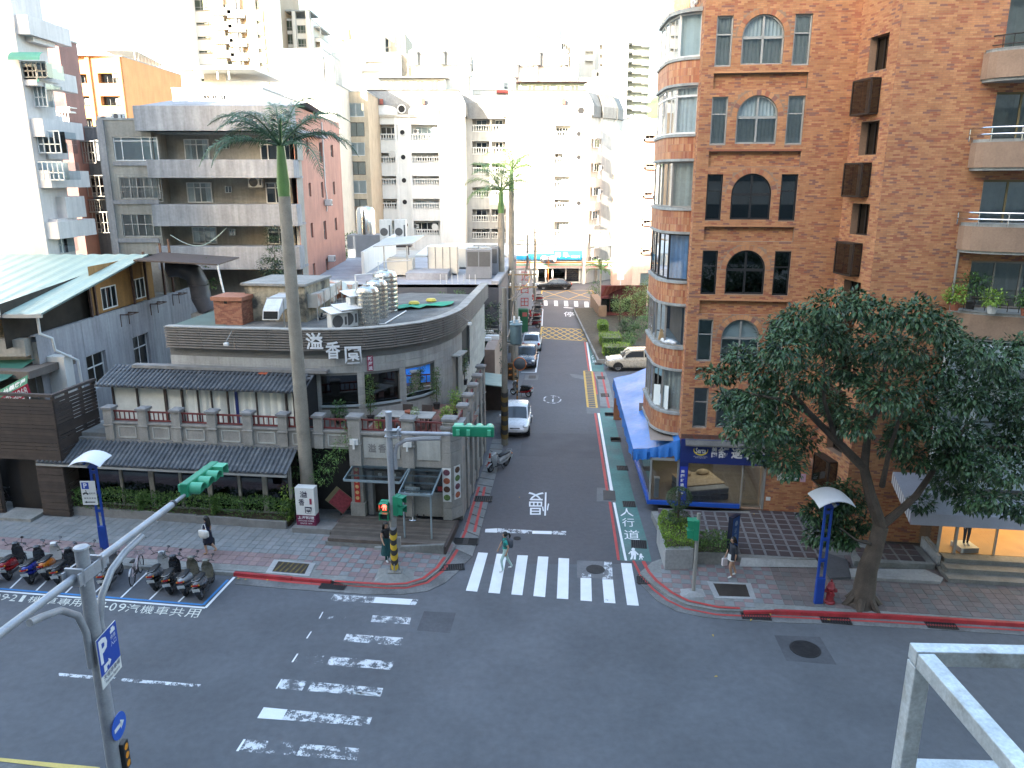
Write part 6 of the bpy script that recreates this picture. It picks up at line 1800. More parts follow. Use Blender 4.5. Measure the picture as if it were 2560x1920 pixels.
d3.box('dark_pipe',(1001,1006,136,196),-1,0,mat('grey_duct',(.10,.10,.10),.7,.1))
d4=FB('apartment_block','tan flats with small windows beside the dark roof duct',172,1006,1032,180,137,mat('far_tan2',(.40,.34,.27),.8,.06,.4),12,.3)
wr=[(1014,1018,156,167),(1022,1027,157,169),(1014,1018,181,193),(1022,1027,182,193)];d4.body(wr);d4.wins(wr,gm=m_glass_d,vs_=())
d5=FB('roof_sheds','small white roof huts seen between the twin towers',128,1176,1268,230,226,m_wht,6,.3,base=14);d5.body([(1186,1200,236,241)]);d5.box('red_roof',(1242,1272,228,234),-1.5,3,mat('red_metal_roof',(.35,.05,.05),.6,.1));d5.box('water_tank',(1259,1270,202,214),2,5,mat('blue_grey_tank',(.2,.24,.27),.6,.1))
zs3=zz(1200,20,.217)
ft=FB('office_tower','dark tower clad in vertical fins behind the right gabled roof',190,1402,1437,150,41,mat('dark_curtain_wall',(.10,.12,.13),.4,.1,.4),16,.3);ft.body([])
for k in range(8):ft.box('fin',(1403+k*4.6,1404.6+k*4.6,41,210),-.5,0,m_crm)
for(t,b_)in((62,75),(100,110),(133,142)):ft.box('band',(1401,1437,t,b_),-.4,0,m_crm)
ft.box('white_edge',(1437,1447,44,190),-.2,12,m_wht)
fu=FB('office_tower','pale wings with sloping tops beside the finned tower',186,1306,1403,120,98,m_crm,12,.3);fu.body([(1312,1332,100,110),(1357,1398,103,117)])
g=MB();W=fu.W;H_=fu.H;g.extrude([(W*.46,1,H_),(W*.46,1,fu.lz(60)),(W*.8,1,fu.lz(44)),(W*.8,1,H_)],(0,6,0));g.extrude([(W*.02,1,H_),(W*.02,1,fu.lz(72)),(W*.3,1,fu.lz(96)),(W*.3,1,H_)],(0,6,0));g.build('sloping_top',m_crm,fu.root)
fv=FB('glass_hall','striped blue glass hall below the finned tower',160,1410,1444,190,170,mat('blue_glass_wall',(.16,.24,.27),.3,.08,.4),10,.3);fv.body([])
for k in range(7):fv.box('fin',(1412+k*5,1413.5+k*5,170,210),-.4,0,m_crm)
st=FB('apartment_tower','white stepped tower with rows of rounded balconies on the right skyline',200,1498,1570,150,94,m_wht,14,1.2)
st.body([(1500,1506,112,124),(1500,1505,136,146),(1500,1506,160,166)])
sp=FB('apartment_tower','glazed right flank of the white stepped tower',204,1570,1624,150,84,mat('glazed_flank',(.16,.20,.20),.4,.1,.4),14,.3);sp.body([])
for k in range(9):
 py=103+23.2*k;sh=1.6*k
 for(a,b_)in((1545,1580),(1578,1606),(1602,1624)):
  r=sp.R((a,b_,py+(a-1545)*.12,py+9+(a-1545)*.12));g=MB();g.box(r[0],r[1],-2.2,0,r[2],r[3]);g.build('balcony',m_wht,sp.root,bevel=.25)
sp.box('roof_box',(1529,1555,72,94),2,8,m_crm)
sq=FB('apartment_block','white flats with two balconies left of the stepped tower',210,1446,1500,150,125,m_wht,12,1.0);sq.body([(1463,1483,128,138),(1463,1482,152,162)])
sr=FB('roof_terrace_house','cream roof wall with air units behind the mansards',140,1452,1545,205,196,mat('cream_roof_wall',(.55,.52,.45),.8,.08,.6),8,.3);sr.body([])
for k in range(2):ac_parts(sr.root,Tr(sr.lx(1482+9*k,190),.3,sr.H),1.4,1.3,.5)
pk=FB('apartment_block','sunlit pink flats with small box windows beyond the garden',92,1586,1830,550,318,mat('pink_render',(.62,.43,.34),.8,.08,.7,streak=.08),20,.3)
wr=[(1612,1636,337,347),(1613,1635,409,417),(1610,1629,480,488),(1607,1626,549,558),(1604,1623,621,629)]
pk.body(wr+[(1600,1645,683,718)]);pk.wins(wr,gm=m_glass_d,y=.1);pk.wins([(1600,1645,683,718)],fm=m_alu,back=m_blind,vs_=())
for(a,b_,t,d)in wr:
 r=pk.R((a-3,b_+4,t-1,d+6));g=MB();x0,x1,z0,z1=r
 for q in((x0,x1,z0,z0+.25),(x0,x1,z1-.12,z1),(x0,x0+.15,z0,z1),(x1-.15,x1,z0,z1)):g.box(q[0],q[1],-.55,0,q[2],q[3])
 g.build('box_surround',pk.m,pk.root)
g=MB();p0=at(1571,550,96);g.quad((0,0,0),(0,0,pk.H),(p0.x-pk.x0-.6,10,pk.H),(p0.x-pk.x0-.6,10,0));g.quad((0,0,pk.H),(pk.W,0,pk.H),(pk.W,10,pk.H),(p0.x-pk.x0-.6,10,pk.H));g.build('side_wall',pk.m,pk.root)
pw=FB('apartment_block','low white house between the mansard tower and the pink flats',125,1552,1700,400,298,m_wht,14,.3);pw.body([(1556,1572,440,452),(1556,1570,500,505)])
g=MB();rows_=[]
for j in range(9):
 t=j/8;row_=[]
 for i in range(40):
  x=60+i*22.0;h=(95+45*math.sin(i*.23+.4)+14*math.sin(i*.9))*math.sin(math.pi/2*t)**.8*min(1,.25+i/9)
  row_.append((x,900+330*t+20*math.sin(i),-1+h+4*math.sin(i*3.1+j*2)))
 rows_.append(row_)
g.grid(rows_);hl=g.build('hill',mat('wooded_hill',(.09,.14,.05),.95,.35,.02,col2=(.06,.10,.04),mscale=.05),smooth=True);struct(hl)
m_near=mat('near_block_render',(.42,.40,.37),.85,.1,.5,streak=.1)
def unseen_block(x0,x1,y0,y1,h,label):  # Unseen blocks behind the camera, placed and sized to shadow the scene
 o=thing('apartment_block',label,'building',((x0+x1)/2,(y0+y1)/2,0))
 W,D=(x1-x0)/2,(y1-y0)/2
 g=MB();g.box(-W,W,-D,D,0,h);g.build('wall',m_near,o)
 for k in range(int(h/3.3)):
  g=MB();g.box(-W+.6,W-.6,D,D+.03,k*3.3+1.2,k*3.3+2.7);g.build('window_band',MATS['dark_curtain_wall'],o)
 return o
unseen_block(-34,44,-16,-1.2,37,'wide apartment block on the near side of the road facing the brick building')
unseen_block(-46.5,-34.3,-18,-2,25,'lower apartment block on the near side of the road left of the wide block')
unseen_block(-64,-46.8,-20,-2,43,'tallest apartment block on the near side of the road facing the restaurant')
unseen_block(-126,-101,-26,-4,58,'slender far apartment block on the near side of the road')
en=thing('timber_enclosure','dark brown slatted timber enclosure left of the tiled gallery','enclosure',mf(-25.5,28.9),AM)
TE=Tr(25.5,-28.9,0)
uc=-23.35
m_dk=mat('dark_slat_timber',rnd=[(.050,.036,.030),(.060,.043,.036),(.042,.031,.027),(.055,.040,.033)],rough=.75,var=.25,scale=3)
gF=MB();gF.box(-28.2+25.5,uc+25.5,0,.14,0,.12);me_f=gF.mesh('slat',m_dk)
nS=34
for k in range(nS):
 z=.14+k*.162
 if z+.12>5.6:break
 segs=[(-28.3,uc)]if z>2.65 else[(-28.3,-26.6),(-24.6,uc)]
 for a,b in segs:
  g=MB();g.T=TE;g.box(a,b,28.88,28.92,z,z+.135+(.02 if R.random()<.6 else 0));g.build('slat',m_dk,en)
 g=MB();g.T=TE;g.box(uc-.02,uc+.02,28.93,31.7,z,z+.125+(.033 if R.random()<.35 else 0));g.build('slat',m_dk,en)
for u in(-28.2,-26.6,-24.6,uc-.06):
 g=MB();g.T=TE;g.box(u-.06,u+.06,28.94,29.06,0,5.66);g.build('post',m_brown,en)
for v in(29.9,30.8,31.6):
 g=MB();g.T=TE;g.box(uc-.14,uc-.03,v-.06,v+.06,0,5.66);g.build('post',m_brown,en)
g=MB();g.T=TE;g.box(-28.3,uc+.06,28.84,29.02,5.6,5.72);g.box(uc-.1,uc+.06,29.02,31.75,5.6,5.72);g.build('top_rail',m_brown,en)
g=MB();g.T=TE;g.box(-26.6,-24.6,29.5,29.56,0,2.6);g.build('door',mat('black_door',(.015,.013,.013),.6,.2),en)
g=MB();g.T=TE;g.box(-26.3,-24.7,28.2,29.3,.11,.24);g.build('doorstep',m_conc,en)
g=MB();g.T=TE;g.box(-28.3,uc-.2,30.2,30.3,0,5.0);g.build('inner_wall',m_void,en)
gh=thing('house','grey walled house with a pale green corrugated metal roof','house',(-26,40,0))
TG=Tr(26,-40,0)
def GB():g=MB();g.T=TG;return g
W0,W1=Vector((-22.62,36.2)),Vector((-21.98,54.0));wa=math.atan2(W1.y-W0.y,W1.x-W0.x);wl_=(W1-W0).length
TW_=TG@Tr(W0.x,W0.y,0)@Rz(wa)
def won(px,py):
 q=on_plane(px,py,W0,wa);return((q.x-W0.x)*math.cos(wa)+(q.y-W0.y)*math.sin(wa),q.z)
m_ghw=mat('pale_grey_render',(.36,.355,.37),.88,.12,.6,streak=.28)
wr=[]
for(x0,x1,yt,yb)in((214,252,893,955),(331,362,845,905)):
 a,zt=won(x0,yt);b,zb_=won(x1,yb);wr.append((a,a+1.9,zb_-.3,zt))
g=MB();g.T=TW_
wall(g,0,wl_,0,7.3,wr,.3);g.quad((0,.35,0),(wl_,.35,0),(wl_,.35,7.3),(0,.35,7.3));g.box(0,wl_,0.02,.25,7.3,7.36)
g.build('side_wall',m_ghw,gh)
for i,r in enumerate(wr):win(gh,TW_,*r,.2,m_alu_w,m_glass_d,(.5,),(.62,),.08,m_blind if i else None,panes=True)
for k in range(14):
 if k%2:g=MB();g.T=TW_;g.box(k*1.25-.008,k*1.25+.008,-.006,.0,.3,7.25);g.build('joint',m_lip,gh)
g=GB();g.box(-45,-22.7,36.3,36.5,0,7.0);g.box(-45,-23,36.5,54,6.6,6.9);g.box(-45,-44.8,36.5,54,0,7.0);g.build('front_wall',m_cgrey2,gh)
g=GB();g.box(-27.6,-22.9,35.7,36.25,6.45,7.25);g.build('balcony_wall',m_cgrey2,gh)
RA,RBk=(35.4,8.5),(46.6,10.2)
g=GB();n=130;rows=[[],[]]
for k in range(n+1):
 x=-48+(26.3)*k/n;dz=.045 if k%4 in(1,2)else 0
 rows[0].append((x,RA[0],RA[1]+dz));rows[1].append((x+.1,RBk[0],RBk[1]+dz))
g.grid(rows);g.grid([[(x,y,z-.08)for x,y,z in rows[1]],[(x,y,z-.08)for x,y,z in rows[0]]])
g.grid([rows[1],[(x,y+7,z-1.0)for x,y,z in rows[1]]])
g.build('metal_roof',mat('pale_green_metal',(.33,.42,.37),.45,.1,.6,streak=.05),gh)
g=GB();g.bar((-48,35.35,8.44),(-21.65,35.35,8.44),.14,.16);g.build('gutter',m_alu,gh)
def up(px,py):return won(px,py)
a0=won(250,780)[0];a1=won(395,690)[0]
m_ply=mat('ochre_ply',(.30,.155,.05),.8,.2,.9,streak=.25)
uw=[]
for(x0,x1,yt,yb)in((266,311,720,765),(342,380,700,742)):
 p,zt=won(x0,yt);q,zb_=won(x1,yb);uw.append((p,q,zb_,zt))
g=MB();g.T=TW_;wall(g,a0,a1,7.36,10.0,uw,.1,y=.35);g.build('timber_wall',m_ply,gh)
for r in uw:win(gh,TW_,*r,.38,m_alu_w,m_glass_d,(.33,.66),(),.07,m_blind,panes=True)
g=MB();g.T=TW_;g.quad((-1,.8,6.9),(wl_-6,.8,6.9),(wl_-6,.8,10),(-1,.8,9));g.build('dark_room',mat('brown_shade',(.035,.028,.022),.9,.3),gh)
for s in(a0-.5,a0,(a0+a1)/2+.6,a1-1.2,a1+1.0,a1+2.2):
 g=MB();g.T=TW_;g.box(s-.06,s+.06,.1,.22,7.36,8.6+s*.15);g.build('roof_prop',mat('rusty_steel',(.10,.055,.04),.8,.35,4),gh)
g=MB();g.T=TW_;g.bar((.2,.15,8.45),(wl_-7,.15,10.1),.1,.14);g.build('rake_beam',m_brown,gh)
for(px,py)in((300,787),(375,760),(430,737)):
 s,z=won(px,py);g=MB();g.T=TW_
 for d in(0,.9):g.bar((s+d,0,z),(s+d,-.6,z),.05,.05);g.bar((s+d,0,z-.7),(s+d,-.0,z),.05,.05)
 g.bar((s,-.3,z),(s+.9,-.3,z),.05,.05);g.bar((s,-.6,z),(s+.9,-.6,z),.05,.05);g.build('empty_bracket',MATS['rusty_steel'],gh)
g=GB();g.tube([(-22.2,35.9,8.3),(-22.2,35.9,7.5),(-21.9,36.3,7.2),(-21.9,36.4,6.6),(-21.4,37.3,5.9),(-21.4,37.4,3)],.07,8);g.build('downpipe',m_alu_w,gh,smooth=True)
for k in range(3):g=GB();g.tube([(-22.35+.03*k,36.8+.3*k,6.2-.3*k),(-22.3,36.9+.3*k,2)],.045,6);g.build('drainpipe',m_alu_g,gh)
g=GB();g.hexa([(-21.7,44.8,10.0),(-16.9,44.8,9.75),(-16.9,48.5,9.8),(-21.7,48.5,10.1),(-21.7,44.8,10.08),(-16.9,44.8,9.83),(-16.9,48.5,9.88),(-21.7,48.5,10.18)]);g.build('canopy',m_brown,gh)
g=GB();g.tube([(-16.95,44.9,9.8),(-16.6,44.9,7.3)],.06);g.build('canopy_post',m_alu_w,gh)
du=thing('duct','big dark curved ventilation duct rising beside the grey house','duct',(-19.5,48.5,6.9))
g=MB();g.tube([(-1.4,-1.0,2.4),(-.7,-1.0,2.45),(.05,-1.0,2.1),(.35,-1.0,1.4),(.4,-1.0,.6),(.8,-1.0,-.2)],[.55,.58,.6,.6,.6,.62],14);g.build('pipe',mat('dark_galvanised',(.075,.075,.085),.45,.2,2,metal=.3),du,smooth=True)
g=MB()
for q in((-.7,-1.0,2.45),(.35,-1.0,1.4),(.4,-1.0,.6)):g.ball(q,.63,14,6,(1,1,.12))
g.build('joint_ring',MATS['dark_galvanised'],du,smooth=True)
g=MB();g.box(-.1,1.2,-1.6,-.4,-6.9,-.3);g.build('stand',m_cgrey2,du)
ls=thing('corner_shop','small shop with a green awning at the left edge of the street','shop',mf(-30.5,30.5),AM)
TL=Tr(30.5,-30.5,0)
def LB():g=MB();g.T=TL;return g
g=LB();g.box(-36,-28.5,31.5,31.7,0,5.9);g.box(-36,-26.5,31.6,34.8,5.6,5.95);g.build('wall',mat('shop_brown_wall',(.13,.11,.095),.85,.2,1),ls)
g=LB();g.box(-27.3,-26.2,33.6,34.2,0,6.2);g.build('white_pillar',m_wht,ls)
g=LB();g.grid([[(-38,33.9,6.4),(-27.3,33.9,6.4)],[(-38,31.2,5.7),(-27.3,31.2,5.7)],[(-38,30.7,5.2),(-28.6,30.7,5.2)]]);g.build('green_awning',mat('green_awning',(.035,.13,.10),.6,.15,1),ls)
for z in(5.6,5.0,4.4):g=LB();g.bar((-38,30.8,z),(-27.2,31.6,z+.1),.05,.05);g.build('rail',mat('green_rail',(.05,.11,.09),.6,.1),ls)
g=LB();g.box(-36,-27.2,30.6,31.5,4.55,4.68);g.build('ledge',mat('timber_ledge',(.16,.135,.11),.8,.2),ls)
g=LB();g.box(-36,-28.4,29.2,29.3,0,2.9);g.box(-28.75,-28.4,28.6,29.2,0,2.9);g.build('shop_front',m_alu_w,ls)
g=LB();g.box(-36,-28.8,29.14,29.19,.2,2.5);g.build('shop_glass',m_glass_d,ls)
g=LB();g.box(-31,-29.0,29.08,29.13,2.0,2.55);rs1=g.build('red_sign',mat('rental_red',(.38,.02,.06),.6,.08),ls)
g=LB();text_quad(g,'2875-68',(-30.9,29.07,2.1),(-29.05,29.07,2.1),(-30.9,29.07,2.45),(-29.05,29.07,2.45),bold=.02);g.build('lettering',m_ltr,rs1)
sgn=thing('rental_sign','tilted green and red rental sign board under the green awning','sign',mf(-26.9,30.9,4.7),AM)
for i,(z0,z1,y0,y1,m)in enumerate(((.48,.85,.0,.10,mat('realty_green',(.03,.20,.12),.5,.05)),(-.05,.48,.12,.0,MATS['rental_red']),(-.3,-.05,-.05,.12,mat('realty_white',(.6,.6,.6),.5,.05)))):
 g=MB();g.hexa([(-.85,y0-.03,z0-.42),(.85,y0-.03,z0+.42),(.85,y0+.0,z0+.42),(-.85,y0,z0-.42),(-.85,y1-.03,z1-.42),(.85,y1-.03,z1+.42),(.85,y1,z1+.42),(-.85,y1,z1-.42)]);p_=g.build('board',m,sgn)
 if i<2:
  g=MB();yf=min(y0,y1)-.05
  t='信義房屋' if i==0 else '2875-6868'
  A_=-.45 if i==0 else-.7
  def sp_(x,z):return(x,y0+(y1-y0)*(z-z0)/(z1-z0)-.036,z+.42*x/.85)
  text_quad(g,t,sp_(A_,z0+.07),sp_(.75,z0+.07),sp_(A_,z1-.07),sp_(.75,z1-.07),bold=.02);g.build('lettering',m_ltr,p_)
g=MB();g.bar((-.1,.05,-.9),(-.1,.05,.6),.06,.06);g.build('bracket',m_alu_b,sgn)
cb=thing('commercial_block','low dark grey commercial block with rooftop machinery behind the restaurant','building',(-7,62,0))
TC2=Tr(7,-62,0)
def CB():g=MB();g.T=TC2;return g
xr=at(1246,712,56).x;xl=at(870,712,56).x
m_dg=mat('dark_grey_cladding',(.105,.11,.125),.6,.12,.5);m_pd=mat('pale_roof_deck',(.34,.34,.36),.8,.2,.5,col2=(.24,.24,.24),mixlo=.5,mixhi=.7)
g=CB();g.box(xl-4,xr,56,56.3,0,7.2);g.quad((xr,56,0),(xr+1.4,76,0),(xr+1.4,76,7.2),(xr,56,7.2));g.build('front_wall',m_dg,cb)
g=CB();g.box(at(1118,740,56).x,xr+.02,55.95,56.0,.5,7.0);g.build('slate_panel',mat('slate_panel',(.045,.05,.065),.6,.15,.6),cb)
g=CB();g.hexa([(xl-4,56,7.0),(xr,56,7.0),(xr+1.4,76,7.0),(xl-4,76,7.0),(xl-4,56,7.22),(xr,56,7.22),(xr+1.4,76,7.22),(xl-4,76,7.22)]);g.build('roof_deck',m_pd,cb)
g=CB();g.hexa([(xr-.5,56,7.22),(xr+.02,56,7.22),(xr+1.42,76,7.22),(xr+.9,76,7.22),(xr-.5,56,7.45),(xr+.02,56,7.45),(xr+1.42,76,7.45),(xr+.9,76,7.45)]);g.build('kerb',m_pd,cb)
g=CB();g.box(at(1012,690,58).x,at(1118,690,58).x,58.5,62,7.22,7.75);g.build('duct_plinth',m_pd,cb)
g=CB();g.box(xl+3,xr+.3,77,98,0,6.9);g.box(xl-6,xl+3,60,98,0,6.0);g.build('rear_block',mat('rear_roof',(.40,.39,.36),.8,.2,.5),cb)
g=CB();g.box(xl+2,xr+2.6,80,92,7.0,7.12);g.build('rear_canopy',m_wht,cb)
g=CB();p=at(905,690,62);q=at(985,610,80)
g.hexa([(p.x,62,7.2),(p.x+.2,62,7.2),(q.x+.2,80,7.2),(q.x,80,7.2),(p.x,62,9.0),(p.x+.2,62,9.0),(q.x+.2,80,9.2),(q.x,80,9.2)]);g.build('white_fence',m_wht,cb)
for k in range(7):
 x=xr-4.2+k*.42;g=CB();g.box(x-.02,x+.02,56.2,56.24,7.2,7.9);g.build('fence_post',m_alu_w,cb)
def chiller(px,py,Y,w_,h_,d_,label,m,grp=None):
 p=at(px,py,Y);o=thing('chiller',label,'air conditioner',(p.x,Y,7.25),0,grp)
 g=MB();g.box(0,w_,0,d_,0,h_);b=g.build('case',m,o,bevel=.03)
 g=MB()
 for k in range(2):g.box(w_*(.06+.46*k),w_*(.48+.46*k),-.02,.0,h_*.42,h_*.92)
 g.build('grille',m_acg,b)
 for i in range(2):
  g=MB();g.lathe([(.0,.02),(w_*.2,.02),(w_*.22,.0),(w_*.22,.1),(w_*.2,.12)],(w_*(.27+.46*i),d_*.5,h_),16);g.build('fan_cowl',m_alu,o,smooth=True)
 return o
m_chg=mat('chiller_grey',(.22,.23,.25),.5,.1,1.5)
chiller(1165,698,59,1.95,2.2,1.4,'big grey chiller with two dark grilles at the roof edge',m_chg)
chiller(1180,690,61.4,2.1,2.2,1.4,'second big grey chiller standing behind the one at the roof edge',m_chg)
def crate(name,label,px,py,Y,w_,d_,h_,m,cat,ribs=0,z=7.25):
 p=at(px,py,Y);o=thing(name,label,cat,(p.x,Y,z));g=MB();g.box(0,w_,0,d_,.1,h_);b=g.build('case',m,o,bevel=.02)
 if ribs:
  for k in range(ribs+1):g=MB();x=w_*k/ribs;g.box(x-.03,x+.03,-.03,0,.1,h_);g.build('frame_bar',m_alu_g,b)
 for x in(.1,w_-.1):
  g=MB();g.box(x-.06,x+.06,.05,d_-.05,0,.1);g.build('foot',m_alu_g,o)
 return o
m_ivory=mat('ivory_panel',(.60,.57,.50),.6,.06,1)
crate('air_handler','ivory boxy air handler under the sloping sheet roof',968,688,60.5,2.0,1.6,1.35,m_ivory,'air handler',0)
crate('screen_box','tall pale screen box of four panels in the middle of the roof',1071,680,61.5,2.3,2.0,2.2,m_ivory,'screen',4)
crate('air_handler','long low cream air unit behind the tall screen box',1142,664,66,1.2,2,1.7,m_ivory,'air handler',0)
o=thing('sheet_canopy','sloping grey sheet canopy on posts over the ivory air handler','canopy',(at(935,650,60).x,60,7.25))
g=MB();w_=at(1035,640,60).x-at(935,640,60).x;g.hexa([(0,-.3,2.3),(w_,-.3,2.55),(w_+.6,3,2.95),(.4,3,2.7),(0,-.3,2.36),(w_,-.3,2.61),(w_+.6,3,3.01),(.4,3,2.76)]);g.build('sheet',m_alu,o)
for x in(.8,w_-.5):
 g=MB();g.box(x-.05,x+.05,-.15,-.05,0,2.4);g.build('post',m_alu,o)
o=thing('water_tank','steel water tank on a grey plinth before the white tower','water tank',(at(912,600,84).x,84,6.0))
g=MB();g.box(-1.6,2.2,-1.4,1.4,0,2.9);g.build('plinth',m_chg,o)
g=MB();g.lathe([(1.0,2.9),(1.0,5.3),(.8,5.7),(.2,5.9)],(0.2,0,0),18);g.build('tank',m_rail,o,smooth=True)
o=thing('air_unit_stack','pair of tall white condensers on a dark rack beside the steel tank','air conditioner',(at(950,600,82).x,82,6.9))
for i in range(2):
 ac_parts(o,Tr(i*1.5,.3*i,1.0),1.2,2.6,.8)
g=MB();g.box(-.2,3.2,-.1,1.4,.8,1.0);g.box(0,.1,0,.1,0,.8);g.box(2.9,3,0,.1,0,.8);g.build('rack',m_brown,o)
ZR=7.25
def onroof(px,py):p=gnd(px,py,ZR);return p
m_bk=mat('chimney_brick',rnd=[(.30,.13,.08),(.26,.10,.065),(.33,.155,.095),(.22,.09,.06)],rough=.85,var=.15,scale=3)
p=onroof(573,812);ch=thing('brick_chimney','square brick chimney stack on the restaurant roof','chimney',p,AM)
g=MB();g.box(-.75,.75,0,1.5,0,1.25);g.build('core',m_mort,ch)
for face in range(2):
 T=I4 if face==0 else Tr(.75,0,0)@Rz(math.pi/2)
 for j in range(17):
  x=-.75 if face==0 else 0
  x-=(.11 if j%2 else 0)
  while x<(.75 if face==0 else 1.5):
   a,b=max(x,-.75 if face==0 else 0)+.004,min(x+.22,.75 if face==0 else 1.5)-.004
   if b-a>.03:
    g=MB();g.T=T;g.box(a,b,-.012,.0,j*.072+.004,j*.072+.068,False);g.build('brick',m_bk,ch)
   x+=.22
g=MB();g.box(-.85,.85,-.1,1.6,1.25,1.45);g.build('cap',m_bk,ch)
g=MB();g.box(-.12,.05,-.105,-.1,1.12,1.24);g.build('vent_hole',m_dark,ch)
p=onroof(680,808);o=thing('stair_hut','stained concrete stair hut on the restaurant roof behind the chimney','roof hut',p,AM)
g=MB();g.box(-1.6,1.7,.5,4.2,0,1.9);g.build('wall',mat('stained_concrete',(.34,.30,.22),.9,.3,.8,col2=(.08,.08,.07),mixlo=.48,mixhi=.6,mscale=.9,streak=.35),o)
g=MB();g.box(-1.75,1.8,.35,4.3,1.9,2.02);g.build('slab',m_conc,o)
def duct(px0,py0,z0,px1,py1,label,m,w_=.7,h_=.6,hood=False):
 a,b=gnd(px0,py0,z0),gnd(px1,py1,z0);d=b-a;o=thing('air_duct',label,'duct',(a.x,a.y,ZR),math.atan2(d.y,d.x));L_=d.length
 n=max(2,int(L_/1.3))
 for k in range(n):
  g=MB();g.box(L_*k/n+.02,L_*(k+1)/n-.02,-w_/2,w_/2,z0-ZR,z0-ZR+h_);g.build('section',m,o)
 for k in range(n+1):
  g=MB();x=L_*k/n;g.box(x-.03,x+.03,-w_/2-.03,w_/2+.03,z0-ZR-.03,z0-ZR+h_+.03);g.build('flange',m_alu,o)
  g=MB();g.box(x-.03,x+.03,-w_/2,-w_/2+.05,0,z0-ZR);g.build('leg',m_alu,o)
 if hood:
  g=MB();g.hexa([(-.9,-w_/2,z0-ZR-.35),(0,-w_/2,z0-ZR),(0,w_/2,z0-ZR),(-.9,w_/2,z0-ZR-.35),(-.75,-w_/2,z0-ZR+.1),(0,-w_/2,z0-ZR+h_),(0,w_/2,z0-ZR+h_),(-.75,w_/2,z0-ZR+.1)]);g.build('hood',m,o)
  g=MB();g.quad((-.91,-w_/2+.05,z0-ZR-.3),(-.91,w_/2-.05,z0-ZR-.3),(-.78,w_/2-.05,z0-ZR+.06),(-.78,-w_/2+.05,z0-ZR+.06));g.build('mouth',m_dark,o)
 return o
m_galv=mat('galvanised_sheet',(.55,.56,.58),.4,.15,1.5,metal=.2,streak=.1)
m_rusty=mat('rust_streaked_sheet',(.50,.48,.44),.6,.2,1.2,col2=(.33,.11,.035),mixlo=.50,mixhi=.60,mscale=.8)
duct(690,775,8.2,745,748,'silver roof duct with a hooded mouth left of the palm trunk',m_galv,.8,.6,True)
duct(775,768,8.0,838,728,'rusty topped roof duct right of the palm trunk',m_rusty,.8,.65)
crate('exhaust_box','rusted flat exhaust box at the back of the restaurant roof',762,712,47,1.7,1.4,.8,m_rusty,'exhaust box')
crate('exhaust_box','rusted exhaust box with a side opening near the salmon wall',820,715,48.5,1.5,2,.9,m_rusty,'exhaust box')
m_tank=mat('steel_tank',(.50,.49,.46),.28,.15,2,metal=.9)
for(px,py,r,h,lab)in((921,812,.60,1.75,'nearest steel water tank on the restaurant roof, beside the white condensers'),(944,793,.60,1.8,'middle steel water tank of three on the restaurant roof'),(966,778,.68,2.05,'farthest and largest steel water tank on the restaurant roof')):
 p=onroof(px,py);o=thing('water_tank',lab,'water tank',p,0,'steel water tanks on the restaurant roof')
 prof=[(r,.0)]
 for k in range(8):
  z=h*(k+.5)/8;prof+=[(r,z-.05),(r*.975,z),(r,z+.05)]
 g=MB();g.lathe(prof+[(r,h),(r*.85,h+.18),(r*.3,h+.3),(.05,h+.32)],(0,0,0),24);g.build('drum',m_tank,o,smooth=True)
 g=MB();g.lathe([(.2,h+.26),(.2,h+.34),(.0,h+.36)],(0,0,0),12);g.build('lid',m_alu,o)
 g=MB();g.lathe([(r*.9,-.12),(r*.9,0)],(0,0,0),20);g.build('stand',mat('mossy_stand',(.07,.08,.03),.9,.4,4),o)
p=onroof(885,812);o=thing('pipe_frame','white pipe frame over the steel water tanks','pipes',p,AM)
g=MB();g.tube([(0,.6,0),(0,.6,2.5),(1.1,1.8,2.5),(1.1,1.8,1.9)],.045,6);g.tube([(.7,2.4,0),(.7,2.4,3.0),(2.2,3.4,3.0)],.03,6);g.build('pipes',m_alu_w,o)
for i,(px,py,h,lab)in enumerate(((842,822,.75,'front low white condenser with a tilted lid by the slatted parapet'),(868,818,.85,'middle white condenser with a tilted lid by the slatted parapet'),(890,812,1.45,'tall twin fan white condenser before the steel tanks'))):
 p=onroof(px,py);o=thing('condenser',lab,'air conditioner',p,AM+.9)
 ac_parts(o,Tr(-.4,-.2,0),.95,h,.4)
 if h>1:
  g=MB();g.poly([(-.05+.3*math.cos(t),-.21,.35+.3*math.sin(t))for t in[2*math.pi*k/18 for k in range(18)]]);g.build('fan_grille',m_acg,o)
 g=MB();g.hexa([(-.6,-.5,h+.1),(.7,-.5,h+.1),(.7,.45,h+.3),(-.6,.45,h+.3),(-.6,-.5,h+.13),(.7,-.5,h+.13),(.7,.45,h+.33),(-.6,.45,h+.33)]);g.build('lid',m_alu_w,o)
p=onroof(1040,772);o=thing('green_net','green netting heap with yellow floats on the restaurant roof','netting',p)
g=MB();rows=[]
for i in range(9):
 rows.append([(-1.6+.45*i+R.uniform(-.1,.1),-1.3+.5*j+.33*i*.8+R.uniform(-.15,.15),.06+R.uniform(0,.14))for j in range(4)])
g.grid(rows);g.build('net',mat('green_net',(.02,.28,.16),.7,.2,3),o)
for(x,y)in((-.2,.8),(.7,1.9)):
 g=MB();g.lathe([(.25,0),(.34,.08),(.25,.2),(.1,.22)],(x,y,.12),12);g.build('float',mat('yellow_float',(.55,.42,.06),.6,.2),o)
o=thing('roof_pipe','white pipe lying across the restaurant roof','pipe',onroof(962,812));a=onroof(962,812);b=onroof(1015,780);c=onroof(990,752)
g=MB();g.tube([(-.3,-.1,.06),(.0,0,.06),(b.x-a.x,b.y-a.y,.06)],.04,6);g.build('tube',m_alu_w,o)
o=thing('hose_bundle','black hose bundle sagging between the ducts and condensers','hose',onroof(800,800))
a=onroof(800,800);b=onroof(858,775);d=b-a
